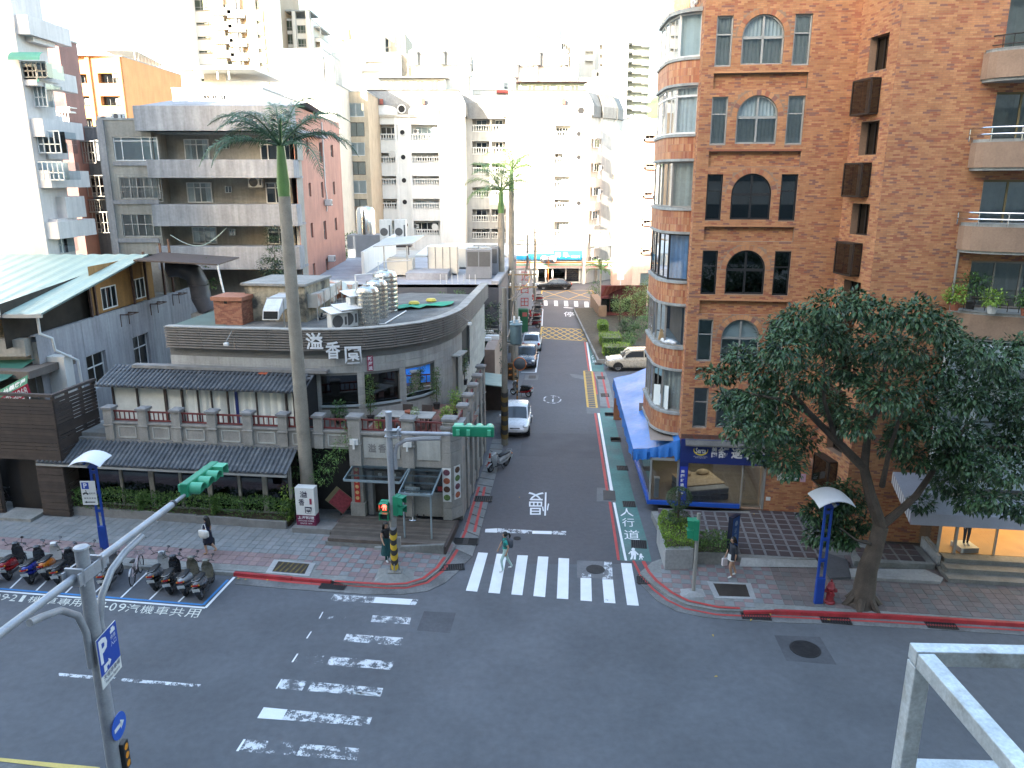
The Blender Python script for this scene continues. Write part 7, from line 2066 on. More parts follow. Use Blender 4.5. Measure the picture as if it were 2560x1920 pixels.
for k in range(3):
 g=MB();g.tube([(d.x*t+.08*math.sin(9*t+k),d.y*t+k*.1,.07+.1*math.sin(5*t+k)**2+.06*k)for t in[i/12 for i in range(13)]],.07,6);g.build('hose',m_alu_b,o,smooth=True)
o=thing('satellite_dish','small grey satellite dish at the end of the rusty duct','dish',onroof(858,750));g=MB();g.lathe([(0,0),(.25,.03),(.42,.12)],(0,0,0),16);q=g.build('dish',m_alu,o,smooth=True);q.location=(0,0,.7);q.rotation_euler=(rad(70),0,rad(60));g=MB();g.cyl((0,0,0),(0,0,.7),.03);g.build('mast',m_alu_g,o)
m_plaza=mat('dark_plaza_tile',rnd=[(.075,.058,.062),(.085,.066,.070),(.066,.052,.056),(.080,.060,.062)],rough=.6,var=.2,scale=2)
m_strip=mat('pale_plaza_strip',(.20,.20,.205),.7,.15,3)
zs=zz(1560,1000,.25316)
PZ=.36
pz=[Vector((*gnd(*zs(*q),PZ).xy,0))for q in((270,1095),(690,1090),(1385,1092),(1640,1105),(1900,1570),(1165,1550),(1040,1520),(640,1480),(420,1400))]
g=MB();g.prism([(q.x,q.y)for q in pz],0.02,PZ-.02);plz=struct(g.build('forecourt',m_conc))
us=[uv_of(q)for q in pz];ua,ub=min(a for a,b in us),max(a for a,b in us);va,vb=min(b for a,b in us),max(b for a,b in us)
step=.50;cnt=0;gs=MB()
gt=MB();gt.box(-.20,.20,-.20,.20,-.02,0,False);me_t=gt.mesh('forecourt_tile',m_plaza)
u=ua
while u<ub:
 v=va
 while v<vb:
  c=mf(u,v)
  if inside(c,pz):
   o=place(me_t,'forecourt_tile',plz,(c.x,c.y,PZ+R.uniform(-.002,.002)),AM);cnt+=1
   gs.T=frame((c.x,c.y,PZ-.005),AM);gs.box(.205,.295,-.20,.20,-.01,0,False);gs.box(-.20,.20,.205,.295,-.01,0,False);gs.box(.21,.29,.21,.29,-.01,.004,False)
  v+=step
 u+=step
gs.build('strip_inlay',m_strip,plz)['kind']='stuff'
g=MB();q=[gnd(*zs(*a),.3)for a in((700,1545),(1930,1580),(1960,1659),(700,1640))]
fr=[Vector((*q_.xy,0))for q_ in(gnd(*zs(1160,1555),PZ),gnd(*zs(1905,1580),PZ),gnd(*zs(1950,1650),.16),gnd(*zs(1140,1640),.16))]
g.add([(fr[0].x,fr[0].y,PZ-.005),(fr[1].x,fr[1].y,PZ-.005),(fr[2].x,fr[2].y,.14),(fr[3].x,fr[3].y,.14)],[(0,3,2,1)]);g.build('ramp',m_conc_l,plz)
p2=[Vector((*gnd(*zz(2060,1080,.25316)(*q),PZ).xy,0))for q in((590,1115),(930,1120),(1100,1300),(560,1285),(300,1270),(250,1110))]
g=MB();g.prism([(q.x,q.y)for q in p2],.02,PZ-.02);pl2=struct(g.build('forecourt_right',m_conc))
us=[uv_of(q)for q in p2];u=min(a for a,b in us)
while u<max(a for a,b in us):
 v=min(b for a,b in us)
 while v<max(b for a,b in us):
  c=mf(u,v)
  if inside(c,p2):place(me_t,'forecourt_tile',pl2,(c.x,c.y,PZ+R.uniform(-.002,.002)),AM)
  v+=step
 u+=step
p3=[Vector((*gnd(*zz(2060,1080,.25316)(*q),.25).xy,0))for q in((250,1340),(1000,1350),(1180,1430),(1150,1470),(270,1420))]
g=MB();g.prism([(q.x,q.y)for q in p3],.05,.22);struct(g.build('forecourt_step',m_conc_l))
g=MB();q=[gnd(*zz(2060,1080,.25316)(*a),.2)for a in((-100,1150),(230,1260),(270,1430),(60,1440))];g.prism([(a.x,a.y)for a in q],.05,.20);struct(g.build('dark_ramp',m_patch))
pt=thing('planter','concrete planter on the corner before the mattress shop','planter',gnd(1700,1400,.1))
o0=gnd(1700,1400,.1)
def PQ(px,py,z):q=gnd(px,py,z);return(q.x-o0.x,q.y-o0.y)
zp=zs
outer=[PQ(*zp(*a),.95)for a in((410,1478),(690,1470),(690,1330),(590,1225),(380,1140),(330,1225))]
g=MB();g.prism(outer,0,.85)
g.build('wall',m_conc_l,pt,bevel=.02)
cx=sum(a for a,b in outer)/len(outer);cy=sum(b for a,b in outer)/len(outer)
g=MB();g.prism([(cx+(a-cx)*.84,cy+(b-cy)*.84)for a,b in outer],.8,.858);g.build('soil',MATS['soil'],pt)
pt2=thing('planter','low planter wing running right from the corner planter','planter',gnd(1800,1400,.1));o1=gnd(1800,1400,.1)
out2=[(gnd(*zp(*a),.55).x-o1.x,gnd(*zp(*a),.55).y-o1.y)for a in((700,1520),(1040,1525),(1040,1380),(700,1380))]
g=MB();g.prism(out2,0,.5);g.build('wall',m_conc,pt2,bevel=.02);g=MB();cx2=sum(a for a,b in out2)/4;cy2=sum(b for a,b in out2)/4
g.prism([(cx2+(a-cx2)*.86,cy2+(b-cy2)*.86)for a,b in out2],.45,.508);g.build('soil',MATS['soil'],pt2)
q=gnd(*zs(1065,1500),PZ);bs_=thing('sign_board','tall narrow blue sign board standing on the forecourt','sign',(q.x,q.y,PZ),AM+.9)
g=MB();g.box(-.28,.28,-.09,.09,0,1.55);g.build('board',mat('night_blue',(.012,.016,.035),.4,.1),bs_)
g=MB();g.box(-.25,.25,-.095,-.09,.06,1.5);pn=g.build('panel',mat('sign_blue_panel',(.02,.09,.32),.4,.08),bs_)
g=MB();text_quad(g,'舒',(-.1,-.1,.85),(.1,-.1,.85),(-.1,-.1,1.05),(.1,-.1,1.05));text_quad(g,'達',(-.1,-.1,.6),(.1,-.1,.6),(-.1,-.1,.8),(.1,-.1,.8));g.poly([(.11*math.cos(t),-.1,1.25+.11*math.sin(t))for t in[2*math.pi*k/16 for k in range(16)]]);g.build('lettering',mat('sign_pale_blue',(.3,.42,.62),.5,.05),pn)
bed=thing('display_bed','display bed with a grey mattress base in the shop window','bed',BM@Vector((1.25,1.35,.42)),AM+.35)
g=MB();g.box(-.95,.95,-.75,1.3,.0,.28);g.build('base',mat('grey_bed_base',(.16,.17,.18),.8,.1),bed,bevel=.04)
g=MB();g.box(-.95,.95,-.75,1.3,.29,.56);g.build('mattress',mat('grey_mattress',(.30,.31,.32),.8,.1),bed,bevel=.06)
g=MB();g.box(-.97,.97,-.3,1.3,.565,.62);g.build('bed_cover',mat('beige_bed_cover',(.42,.33,.22),.9,.2,5),bed,bevel=.03)
for x in(-.45,.45):g=MB();g.ball((x,.95,.72),.3,10,6,(1.1,.7,.5));g.build('pillow',MATS['beige_bed_cover'],bed,smooth=True)
tp=thing('tarpaulin','blue tarpaulin stretched as an awning along the side of the shop','tarpaulin',BM@Vector((-1.5,2,0)),AM)
Ti=Matrix.Rotation(-AM,4,'Z')@Tr(*(-(BM@Vector((-1.5,2,0)))))
rows=[]
e0=gnd(1583,1122,2.75);e1=gnd(1534,945,2.75)
r0=BM@Vector((-.02,-.12,3.55));r1=BM@Vector((-.9,13.5,3.5))
n,mcols=26,9
for i in range(n+1):
 t=i/n;A_=e0.lerp(e1,t);B_=r0.lerp(r1,t);row=[]
 row.append(Ti@(A_+Vector((-.06+.05*math.sin(i*2.3),0,-.5+.06*math.sin(i*1.7)))))
 row.append(Ti@(A_+Vector((-.04+.04*math.sin(i*1.3),0,-.22))))
 for j in range(mcols):
  s=j/(mcols-1);p=A_.lerp(B_,s);sag=-.13*math.sin(math.pi*s)*(1+.3*math.sin(i*.9))+.02*math.sin(i*1.9+j*1.3)
  row.append(Ti@(p+Vector((0,0,sag))))
 rows.append(row)
g=MB();g.grid(rows)
front=[[],[],[]]
for j in range(mcols*3):
 s=j/(mcols*3-1);p=e0.lerp(r0,s);w_=.06*math.sin(j*1.5)+.03*math.sin(j*3.7)
 dpt=.55 if s<.9 else .75
 front[0].append(Ti@(p+Vector((0,0,-.13*math.sin(math.pi*s)))));front[1].append(Ti@(p+Vector((w_*.3,-.05+w_*.6,-dpt*.5))));front[2].append(Ti@(p+Vector((w_*.5,-.04+w_,-dpt-.2*s+.04*math.sin(j*2)))))
g.grid(front)
tpm=g.build('sheet',mat('blue_tarpaulin',(.03,.16,.48),.45,.12,1.2,bump=.5,bscale=5),tp,smooth=True)
g=MB();q0,q1=Ti@(e0+Vector((.05,.1,-.35))),Ti@(e1+Vector((.05,0,-.35)));g.bar(q0,q1,.05,.05);q2=Ti@(r0+Vector((0,.1,-.1)));g.bar(q0,q2,.05,.05);g.build('frame',m_alu,tp)
g=MB();e2=Ti@(e1+Vector((.1,.2,0)));g.box(e2.x,e2.x+.5,e2.y,e2.y+.15,-.0,2.6);g.build('end_board',mat('orange_brown_board',(.28,.12,.06),.8,.2),tp)
m_pole=mat('signal_pole_grey',(.36,.37,.40),.45,.14,2.5,metal=.3,streak=.1)
m_sgreen=mat('signal_green',(.015,.23,.12),.45,.1,3)
m_sgl=mat('signal_green_light',(.08,.40,.24),.45,.1,3)
m_yb=mat('hazard_yellow',(.55,.36,.03),.6,.15,3);m_bb=mat('hazard_black',(.03,.03,.03),.6,.2,3)
def hazard(parent,r,z0,z1,n=5,name='hazard_band',m1=None,m2=None):
 g=MB();seg=24
 nb=n*2
 for k in range(nb):
  g.mi=k%2
  rows=[]
  za,zb_=z0+(z1-z0)*k/nb,z0+(z1-z0)*(k+1)/nb
  for z in(za,zb_):rows.append([(r*math.cos(2*math.pi*i/seg),r*math.sin(2*math.pi*i/seg),z+.12*math.sin(2*math.pi*i/seg))for i in range(seg)])
  g.grid(rows,close=True)
 return g.build(name,[m1 or m_yb,m2 or m_bb],parent,smooth=True)
def signal_head(parent,T,n=4,pitch=.37,lit=None):
 g=MB();g.T=T;g.box(0,n*pitch,0,.22,-.19,.19);hd=g.build('signal_head',m_sgreen,parent,bevel=.03)
 for k in range(n):
  c=pitch*(k+.5)
  g=MB();g.T=T
  if k==n-1:
   for(a,b,z0,z1)in((-.15,.15,.15,.165),(-.165,-.15,-.12,.165),(.15,.165,-.12,.165)):g.box(c+a,c+b,-.3,0,z0,z1)
  else:
   rows=[[(c+.16*math.cos(t),y+(.16 if y<-.1 and math.sin(t)<0 else 0)*-math.sin(t)*.8,.16*math.sin(t))for t in[2*math.pi*i/20 for i in range(21)]]for y in(-.0,-.34)]
   g.grid(rows)
  g.build('visor',m_sgl,hd,smooth=True)
  g=MB();g.T=T;g.poly([(c+.145*math.cos(t),-.006,.145*math.sin(t))for t in[2*math.pi*i/18 for i in range(18)]]);g.build('lens',m_alu_b,hd)
 for k in(0,n//2,n-1):
  g=MB();g.T=T;c=pitch*(k+.45);g.box(c-.06,c+.06,.2,.34,-.1,.1);g.build('clamp',m_sgl,hd)
 return hd
sp_=gnd(988,1437,.11);sg1=thing('traffic_signal','grey traffic signal mast with a green signal arm on the restaurant corner','traffic light',sp_)
g=MB();g.cyl((0,0,0),(0,0,6.35),.13,.115,16);g.build('mast',m_pole,sg1,smooth=True)
g=MB();g.cyl((0,0,6.35),(0,0,6.42),.125,n=16);g.build('mast_cap',m_pole,sg1)
hazard(sg1,.137,.35,2.0,4)
g=MB();g.cyl((0,0,2.0),(0,0,2.9),.138,n=16,caps=False);g.build('dark_sleeve',m_alu_g,sg1,smooth=True)
g=MB();g.hexa([(-.75,-.55,-.02),(.75,-.55,-.02),(.75,.55,-.02),(-.75,.55,-.02),(-.35,-.25,.14),(.35,-.25,.14),(.35,.25,.14),(-.35,.25,.14)]);g.build('concrete_foot',m_conc,sg1)
g=MB();g.box(-.25,.25,-.2,.2,.14,.2);g.hexa([(-.2,-.02,.2),(.2,-.02,.2),(.2,.02,.2),(-.2,.02,.2),(-.13,-.02,.55),(.13,-.02,.55),(.13,.02,.55),(-.13,.02,.55)]);g.hexa([(-.02,-.2,.2),(.02,-.2,.2),(.02,.2,.2),(-.02,.2,.2),(-.02,-.13,.55),(.02,-.13,.55),(.02,.13,.55),(-.02,.13,.55)]);g.build('base_plate',m_alu_g,sg1)
AZ=5.62;ax_=Vector((1,-.06,0)).normalized()
g=MB();g.tube([(.1,0,AZ),tuple(ax_*2.2+Vector((0,0,AZ)))],.075,12);g.build('arm',m_pole,sg1,smooth=True)
g=MB();g.tube([tuple(ax_*2.2+Vector((0,0,AZ))),tuple(ax_*3.75+Vector((0,0,AZ)))],.045,10);g.build('arm_tip',m_pole,sg1,smooth=True)
g=MB();g.box(-.16,.42,-.14,.14,AZ-.13,AZ-.10);g.box(-.16,.42,-.14,.14,AZ+.10,AZ+.13);g.box(.30,.36,-.17,.17,AZ-.2,AZ+.2);g.build('clamp',m_pole,sg1)
g=MB();g.tube([(.18,0,4.25),(.17,0,4.9),(.28,0,5.18),(.6,-.02,5.36),(1.1,-.05,5.42),(1.85,-.1,5.45)],.075,10);g.build('brace',m_pole,sg1,smooth=True)
TB_=Tr(*(ax_*3.78+Vector((0,.14,AZ+.12))))@Rz(math.pi-.06)
signal_head(sg1,TB_)
def ped_head(parent,T,lit):
 g=MB();g.T=T;g.box(-.17,.17,0,.2,-.38,.38);h=g.build('pedestrian_head',m_sgreen,parent,bevel=.02)
 for s in(-1,1):
  g=MB();g.T=T;c=s*.19
  g.box(-.16,.16,-.22,0,c+.15,c+.165);g.box(-.165,-.15,-.2,0,c-.12,c+.165);g.box(.15,.165,-.2,0,c-.12,c+.165);g.build('visor',m_sgreen,h)
  g=MB();g.T=T;g.quad((-.14,-.006,c-.14),(.14,-.006,c-.14),(.14,-.006,c+.14),(-.14,-.006,c+.14));g.build('lens',m_alu_b,h)
 if lit:
  g=MB();g.T=T
  g.ball((0,-.02,.29),.03,8,5);g.box(-.05,.05,-.03,-.01,.15,.25);g.bar((-.05,-.02,.23),(-.1,-.02,.14),.03,.03);g.bar((.05,-.02,.23),(.1,-.02,.14),.03,.03);g.bar((-.03,-.02,.15),(-.05,-.02,.05),.035,.03);g.bar((.03,-.02,.15),(.05,-.02,.05),.035,.03)
  g.build('red_man',mat('red_led',(.5,.02,.02),.5,0,emit=(1,.03,.02),estr=3.0),h)
 return h
ped_head(sg1,Tr(-.28,-.05,2.62)@Rz(-.15),True)
ped_head(sg1,Tr(.28,-.05,2.85)@Rz(1.2),False)
g=MB();g.box(.12,.26,-.08,.08,1.15,1.55);g.build('control_box',m_alu_g,sg1)
sp2=Vector((-9.12,15.0,0));sg2=thing('traffic_signal','foreground grey signal mast with a long arm over the road','traffic light',sp2)
g=MB();g.cyl((0,0,0),(0,0,6.94),.17,.14,18);g.build('mast',m_pole,sg2,smooth=True)
g=MB();g.lathe([(.15,6.94),(.16,6.96),(.15,7.0),(.02,7.02)],(0,0,0),18);g.build('mast_cap',m_pole,sg2)
ad=Vector((.66,5.76,0)).normalized();AZ2=6.45
def ap(s,dz=0.0,side=0.0):return tuple(ad*s+Vector((ad.y,-ad.x,0))*side+Vector((.0,0,AZ2+dz)))
g=MB();g.tube([ap(.25),ap(3.5)],.085,12);g.build('arm',m_pole,sg2,smooth=True)
g=MB();g.tube([ap(3.5),ap(4.0)],.05,10);g.tube([ap(4.0),ap(5.95)],.045,10);g.build('arm_tip',m_pole,sg2,smooth=True)
g=MB();g.cyl(ap(3.48),ap(3.56),.1,n=12);g.build('arm_collar',m_alu_b,sg2)
g=MB();g.tube([ap(-.3),ap(-4.0)],.085,12);g.build('rear_arm',m_pole,sg2,smooth=True)
g=MB();g.T=Tr(0,0,AZ2)@Rz(math.atan2(ad.y,ad.x));g.box(-.45,.45,-.2,-.16,-.14,.14);g.box(-.45,.45,.16,.2,-.14,.14);g.box(.28,.34,-.2,.2,-.2,.2);g.box(-.34,-.28,-.2,.2,-.2,.2);g.build('clamp',m_pole,sg2)
def brace(sd,ln):
 pts=[ap(sd*.24,-2.2),ap(sd*.24,-1.35),ap(sd*.4,-.85),ap(sd*.85,-.45),ap(sd*1.4,-.28),ap(sd*ln,-.22)]
 g=MB();g.tube(pts,.078,12);return g.build('brace',m_pole,sg2,smooth=True)
brace(1,2.1);brace(-1,1.7)
hd=signal_head(sg2,Tr(*(Vector(ap(4.1,.12,.10))))@Rz(math.atan2(ad.y,ad.x)),4,.44)
m_pb=mat('parking_blue',(.015,.06,.36),.4,.06)
TPp=Matrix(((0,1,0,.2),(1,0,0,0),(0,0,1,0),(0,0,0,1)))
def psq(g,a,b,c,d,off):g.quad((off,a,c),(off,b,c),(off,b,d),(off,a,d))
g=MB();g.box(.17,.19,-.30,.54,3.72,4.92);sgp=g.build('parking_sign',m_alu_w,sg2)
g=MB();psq(g,-.30,.54,4.02,4.92,.193);g.build('blue_field',m_pb,sgp)
def ptext(s,a,b,c,d,m,bold=0.0,off=.196):
 g=MB();text_quad(g,s,(off,a,c),(off,b,c),(off,a,d),(off,b,d),bold=bold);return g.build('lettering',m,sgp)
ptext('P',-.24,.10,4.28,4.86,m_ltr,.03);ptext('入口',.22,.46,4.45,4.57,m_ltr);ptext('停車',.24,.46,4.60,4.70,m_ltr)
g=MB();psq(g,.26,.46,4.74,4.82,.196);psq(g,.30,.42,4.82,4.87,.196);g.build('car_symbol',m_ltr,sgp)
g=MB();psq(g,-.16,-.04,4.05,4.22,.196);psq(g,-.04,.06,4.14,4.22,.196);g.add([(.196,.05,4.08),(.196,.16,4.18),(.196,.05,4.28)],[(0,1,2)]);g.build('turn_arrow',m_ltr,sgp)
ptext('天母停車場',-.22,.48,3.88,4.0,mat('sign_navy',(.03,.04,.10),.5,.05));ptext('Tienmu Square',-.18,.44,3.76,3.85,MATS['sign_navy'])
g=MB();n=24;g.extrude([(.17,.10+.31*math.cos(2*math.pi*i/n),2.49+.31*math.sin(2*math.pi*i/n))for i in range(n)],(.015,0,0));ar=g.build('arrow_sign',mat('sign_bright_blue',(.02,.10,.50),.4,.05),sg2)
g=MB();psq(g,-.12,.18,2.44,2.54,.190);g.add([(.190,.15,2.37),(.190,.31,2.49),(.190,.15,2.61)],[(0,1,2)]);g.build('arrow',m_ltr,ar)
g=MB();g.box(.12,.26,.0,.24,1.35,2.05);wl2=g.build('warning_lamp',m_alu_b,sg2,bevel=.02)
for k in range(3):g=MB();g.poly([(.265,.12+.08*math.cos(2*math.pi*i/14),1.48+.22*k+.08*math.sin(2*math.pi*i/14))for i in range(14)]);g.build('amber_lens',mat('amber_lens',(.75,.28,.01),.4,.05),wl2)
g=MB();g.box(-.1,.22,-.25,.0,.9,1.3);g.build('control_box',m_alu_g,sg2)
g=MB();q=Vector(ap(-3.2,-.75,-.45));n=24;g.extrude([(q.x+.46*math.cos(2*math.pi*i/n),q.y,q.z+.46*math.sin(2*math.pi*i/n))for i in range(n)],(.02,.05,0));g.build('round_sign',m_alu_w,sg2)
q=gnd(1733,1482,.11);ps=thing('pedestrian_signal','leaning grey pole with a green pedestrian signal on the right corner','traffic light',q)
g=MB();g.cyl((0,0,0),(.05,.12,3.05),.07,n=12);g.build('pole',m_alu_g,ps,smooth=True)
g=MB();g.hexa([(-.5,-.3,-.02),(.45,-.3,-.02),(.45,.3,-.02),(-.5,.3,-.02),(-.15,-.14,.1),(.15,-.14,.1),(.15,.14,.1),(-.15,.14,.1)]);g.build('concrete_foot',m_conc_l,ps)
ped_head(ps,Tr(-.12,.12,2.45)@Rz(-1.75),False)
m_lblue=mat('lamp_post_blue',(.012,.055,.30),.45,.12,3)
def lamp(px,py,h,label,rz):
 q=gnd(px,py,.11);o=thing('street_lamp',label,'street lamp',q,rz,'blue street lamps')
 for s in(-1,1):
  g=MB();g.box(s*.11-.035,s*.11+.035,-.04,.04,.9,h-.35);g.build('post',m_lblue,o)
 g=MB();g.box(-.15,.15,-.07,.07,0,1.0);g.build('base',m_lblue,o,bevel=.015)
 for z in(1.6,2.4,h-.6):g=MB();g.box(-.11,.11,-.03,.03,z,z+.12);g.build('cross_piece',m_lblue,o)
 g=MB();g.hexa([(-.15,-.05,h-.38),(.15,-.05,h-.38),(.15,.05,h-.38),(-.15,.05,h-.38),(-.22,-.3,h-.12),(.22,-.3,h-.12),(.22,.12,h-.02),(-.22,.12,h-.02)]);g.build('bracket',m_lblue,o)
 g=MB();rows=[]
 for i in range(13):
  t=-1+2*i/12;x=.62*t;z=h+.22*(1-t*t)
  rows.append([(x,-.62,z-.10),(x,-.2,z),(x,.35,z+.02)])
 g.grid(rows);g.grid([[(x,y,z-.02)for x,y,z in reversed(r)]for r in rows]);g.build('reflector',mat('reflector_white',(.70,.71,.74),.4,.04),o,smooth=True)
 g=MB();g.cyl((0,-.45,h-.12),(0,.0,h-.02),.06,n=10);g.build('lamp_tube',m_alu,o)
 return o
lp=lamp(262,1372,3.85,'blue street lamp carrying a parking sign behind the parked scooters',.0)
lamp(2045,1508,4.0,'blue street lamp beside the red fire hydrant',.05)
g=MB();g.box(-.55,.03,-.09,-.06,1.95,2.95);sn=g.build('parking_sign',m_alu_w,lp)
g=MB();g.quad((-.50,-.093,2.62),(-.22,-.093,2.62),(-.22,-.093,2.90),(-.50,-.093,2.90));g.build('blue_field',m_pb,sn)
g=MB();text_quad(g,'P',(-.43,-.096,2.66),(-.29,-.096,2.66),(-.43,-.096,2.87),(-.29,-.096,2.87),bold=.03);g.build('lettering',m_ltr,sn)
g=MB();text_quad(g,'機車停車',(-.25,-.096,2.40),(.0,-.096,2.40),(-.25,-.096,2.48),(.0,-.096,2.48));text_quad(g,'機車停車場',(-.48,-.096,2.20),(.0,-.096,2.20),(-.48,-.096,2.27),(.0,-.096,2.27))
g.poly([(-.46+.04*math.cos(t),-.096,2.42+.04*math.sin(t))for t in[math.pi*k/6 for k in range(12)]]);g.poly([(-.31+.04*math.cos(t),-.096,2.42+.04*math.sin(t))for t in[math.pi*k/6 for k in range(12)]]);g.quad((-.46,-.096,2.42),(-.31,-.096,2.42),(-.33,-.096,2.47),(-.42,-.096,2.49));g.quad((-.36,-.0958,2.45),(-.33,-.0958,2.45),(-.35,-.0958,2.58),(-.38,-.0958,2.58))
g.quad((-.40,-.096,2.05),(-.05,-.096,2.05),(-.05,-.096,2.09),(-.40,-.096,2.09));g.add([(-.38,-.096,2.02),(-.38,-.096,2.12),(-.48,-.096,2.07)],[(0,1,2)]);g.build('symbols',m_alu_b,sn)
q=gnd(2073,1506,.11);hy=thing('fire_hydrant','dark red fire hydrant beside the blue lamp post','hydrant',q)
m_hy=mat('hydrant_red',(.24,.025,.03),.5,.2,5)
g=MB();g.lathe([(.19,0),(.19,.06),(.14,.10),(.13,.16),(.12,.5),(.16,.53),(.16,.60),(.13,.63),(.11,.72),(.06,.80),(.0,.82)],(0,0,0),18);g.build('barrel',m_hy,hy,smooth=True)
for s in(-1,1):g=MB();g.cyl((s*.1,0,.46),(s*.22,0,.46),.065,n=12);g.build('nozzle',m_hy,hy)
g=MB();g.cyl((0,-.1,.40),(0,-.2,.40),.08,n=12);g.build('pumper_nozzle',m_hy,hy);g=MB();g.cyl((0,0,.8),(0,0,.88),.035,n=6);g.build('top_nut',m_hy,hy)
q=gnd(772,1322,.1);sgp2=thing('sign_pillar','white lightbox pillar with brushed characters over a maroon foot','sign',q,AM)
g=MB();g.box(-.42,.42,-.2,.2,.25,1.95);bx=g.build('lightbox',m_alu_w,sgp2,bevel=.015)
g=MB();g.box(-.425,.425,-.205,.205,.25,.72);g.build('maroon_foot',mat('maroon_panel',(.14,.012,.05),.5,.05),bx)
g=MB()
for s,a,b,c,d in(('溢',-.2,.12,1.52,1.80),('香',-.28,-.02,1.15,1.45),('園',-.02,.28,.80,1.10)):text_quad(g,s,(a,-.208,c),(b,-.208,c),(a,-.208,d),(b,-.208,d),bold=.012)
g.build('lettering',mat('brush_ink',(.02,.015,.05),.6,.05),bx)
g=MB();g.quad((.20,-.207,1.22),(.30,-.207,1.22),(.30,-.207,1.48),(.20,-.207,1.48));g.build('seal',MATS['seal_red'],bx)
g=MB();text_quad(g,'上海料理',(-.36,-.210,.54),(.36,-.210,.54),(-.36,-.210,.68),(.36,-.210,.68),bold=.015);text_quad(g,'SHANGHAI CUISINE',(-.34,-.210,.43),(.34,-.210,.43),(-.34,-.210,.50),(.34,-.210,.50));text_quad(g,'SINCE 1979',(-.26,-.210,.31),(.26,-.210,.31),(-.26,-.210,.38),(.26,-.210,.38));g.build('lettering',m_ltr,bx)
g=MB();g.box(-.55,1.35,-.45,.3,0,.25);g.build('granite_step',m_cap,sgp2,bevel=.015)
q=gnd(*zz(700,1000,.30136)(1103,985),.44);ms=thing('menu_stand','chrome menu stand with an open menu on the deck','menu stand',q,AM)
g=MB();g.lathe([(.22,0),(.2,.02),(.03,.04)],(0,0,0),16);g.cyl((0,0,.03),(0,0,1.15),.02,n=8);g.build('stand',m_rail,ms,smooth=True)
g=MB();g.hexa([(-.33,-.08,1.1),(.33,-.08,1.1),(.33,-.05,1.1),(-.33,-.05,1.1),(-.33,.08,1.42),(.33,.08,1.42),(.33,.11,1.42),(-.33,.11,1.42)]);mn=g.build('menu',m_alu_w,ms)
g=MB()
for(a,b)in((-.29,-.03),(.03,.29)):
 g.quad((a,-.07,1.15),(b,-.07,1.15),(b,.045,1.38),(a,.045,1.38))
g.build('page',mat('menu_page',(.35,.33,.32),.6,.7,14),mn)
q=gnd(*zz(700,1000,.30136)(1170,960),.44);ns=thing('notice_stand','small dark notice stand beside the menu stand','notice stand',q,AM)
g=MB();g.box(-.17,.17,-.03,.03,.1,.95);g.box(-.16,-.12,-.12,.12,0,.1);g.box(.12,.16,-.12,.12,0,.1);f_=g.build('frame',m_brown,ns);g=MB();g.box(-.08,.08,-.035,-.031,.4,.8);g.build('card',m_curt,f_)
q=gnd(852,1290,.3);bn=thing('tilted_board','tilted red and olive board leaning in the dark alcove','board',q,AM+.15)
g=MB();T_=Tr(0,0,.75)@Matrix.Rotation(rad(42),4,'Y')@Matrix.Rotation(rad(-20),4,'X');g.T=T_;g.box(-.5,.5,-.02,.02,-.38,.38);g.build('back',mat('olive_board',(.14,.12,.06),.7,.2),bn)
g=MB();g.T=T_;g.box(-.32,.48,-.03,-.022,-.36,.36);g.build('panel',mat('board_red',(.22,.03,.04),.7,.35,12),bn)
g=MB();g.cyl((0,.1,0),(0,.1,.6),.03);g.build('leg',m_brown,bn)
fr_=thing('bracket_frame','galvanised steel bracket frame jutting from the near building','metal frame',(1.63,2.72,9.5))
m_gs=mat('weathered_galvanised',(.50,.52,.54),.5,.25,6,metal=.35,col2=(.22,.19,.15),mixlo=.55,mixhi=.75,mscale=5)
B_=.066
def fbar(name,a,b):g=MB();g.bar(a,b,B_,B_);return g.build(name,m_gs,fr_,bevel=.004)
fbar('top_bar',(-.033,0,3.17),(3.2,-.12,3.17));fbar('side_bar',(.0,-.035,3.165),(.02,-3.9,3.165));fbar('post',(0,-.001,3.13),(0,0,.2));fbar('lower_bar',(.034,0,2.62),(3.2,-.12,2.62));fbar('lower_side_bar',(0,-.034,2.6),(.02,-3.9,2.6));fbar('post',(3.17,-.12,3.13),(3.17,-.12,.2))
m_tyre=mat('tyre_rubber',(.018,.018,.019),.85,.2,6);m_rim=mat('wheel_rim',(.30,.30,.31),.4,.1,4,metal=.7)
m_blk=mat('black_plastic',(.022,.022,.024),.5,.15,5);m_seat=mat('seat_vinyl',(.016,.016,.018),.55,.15,6)
m_tail=mat('tail_light_red',(.35,.01,.01),.25,.05);m_plate=mat('number_plate',(.62,.62,.60),.5,.1,20);m_lamp=mat('head_lamp',(.65,.66,.68),.15,.05,metal=.3);m_mir=mat('mirror_face',(.75,.78,.82),.05,.0,metal=1.0)
m_ind=mat('indicator_amber',(.6,.22,.02),.3,.05)
def paintm(name,c,metal=.0):return mat('paint_'+name,c,.28,.06,2,coat=.6,metal=metal)
def loft(g,secs,n=12,ax='x',pw=2.4):
 rows=[]
 for s_ in secs:
  x,zc,hw,hh=s_[:4];row=[]
  for i in range(n):
   t=2*math.pi*i/n;c,s=math.cos(t),math.sin(t)
   row.append((x,hw*math.copysign(abs(c)**(2/pw),c),zc+hh*math.copysign(abs(s)**(2/pw),s)))
  rows.append(row)
 g.grid(rows,close=True);g.add(rows[0],[tuple(range(n))]);g.add(rows[-1],[tuple(range(n-1,-1,-1))])
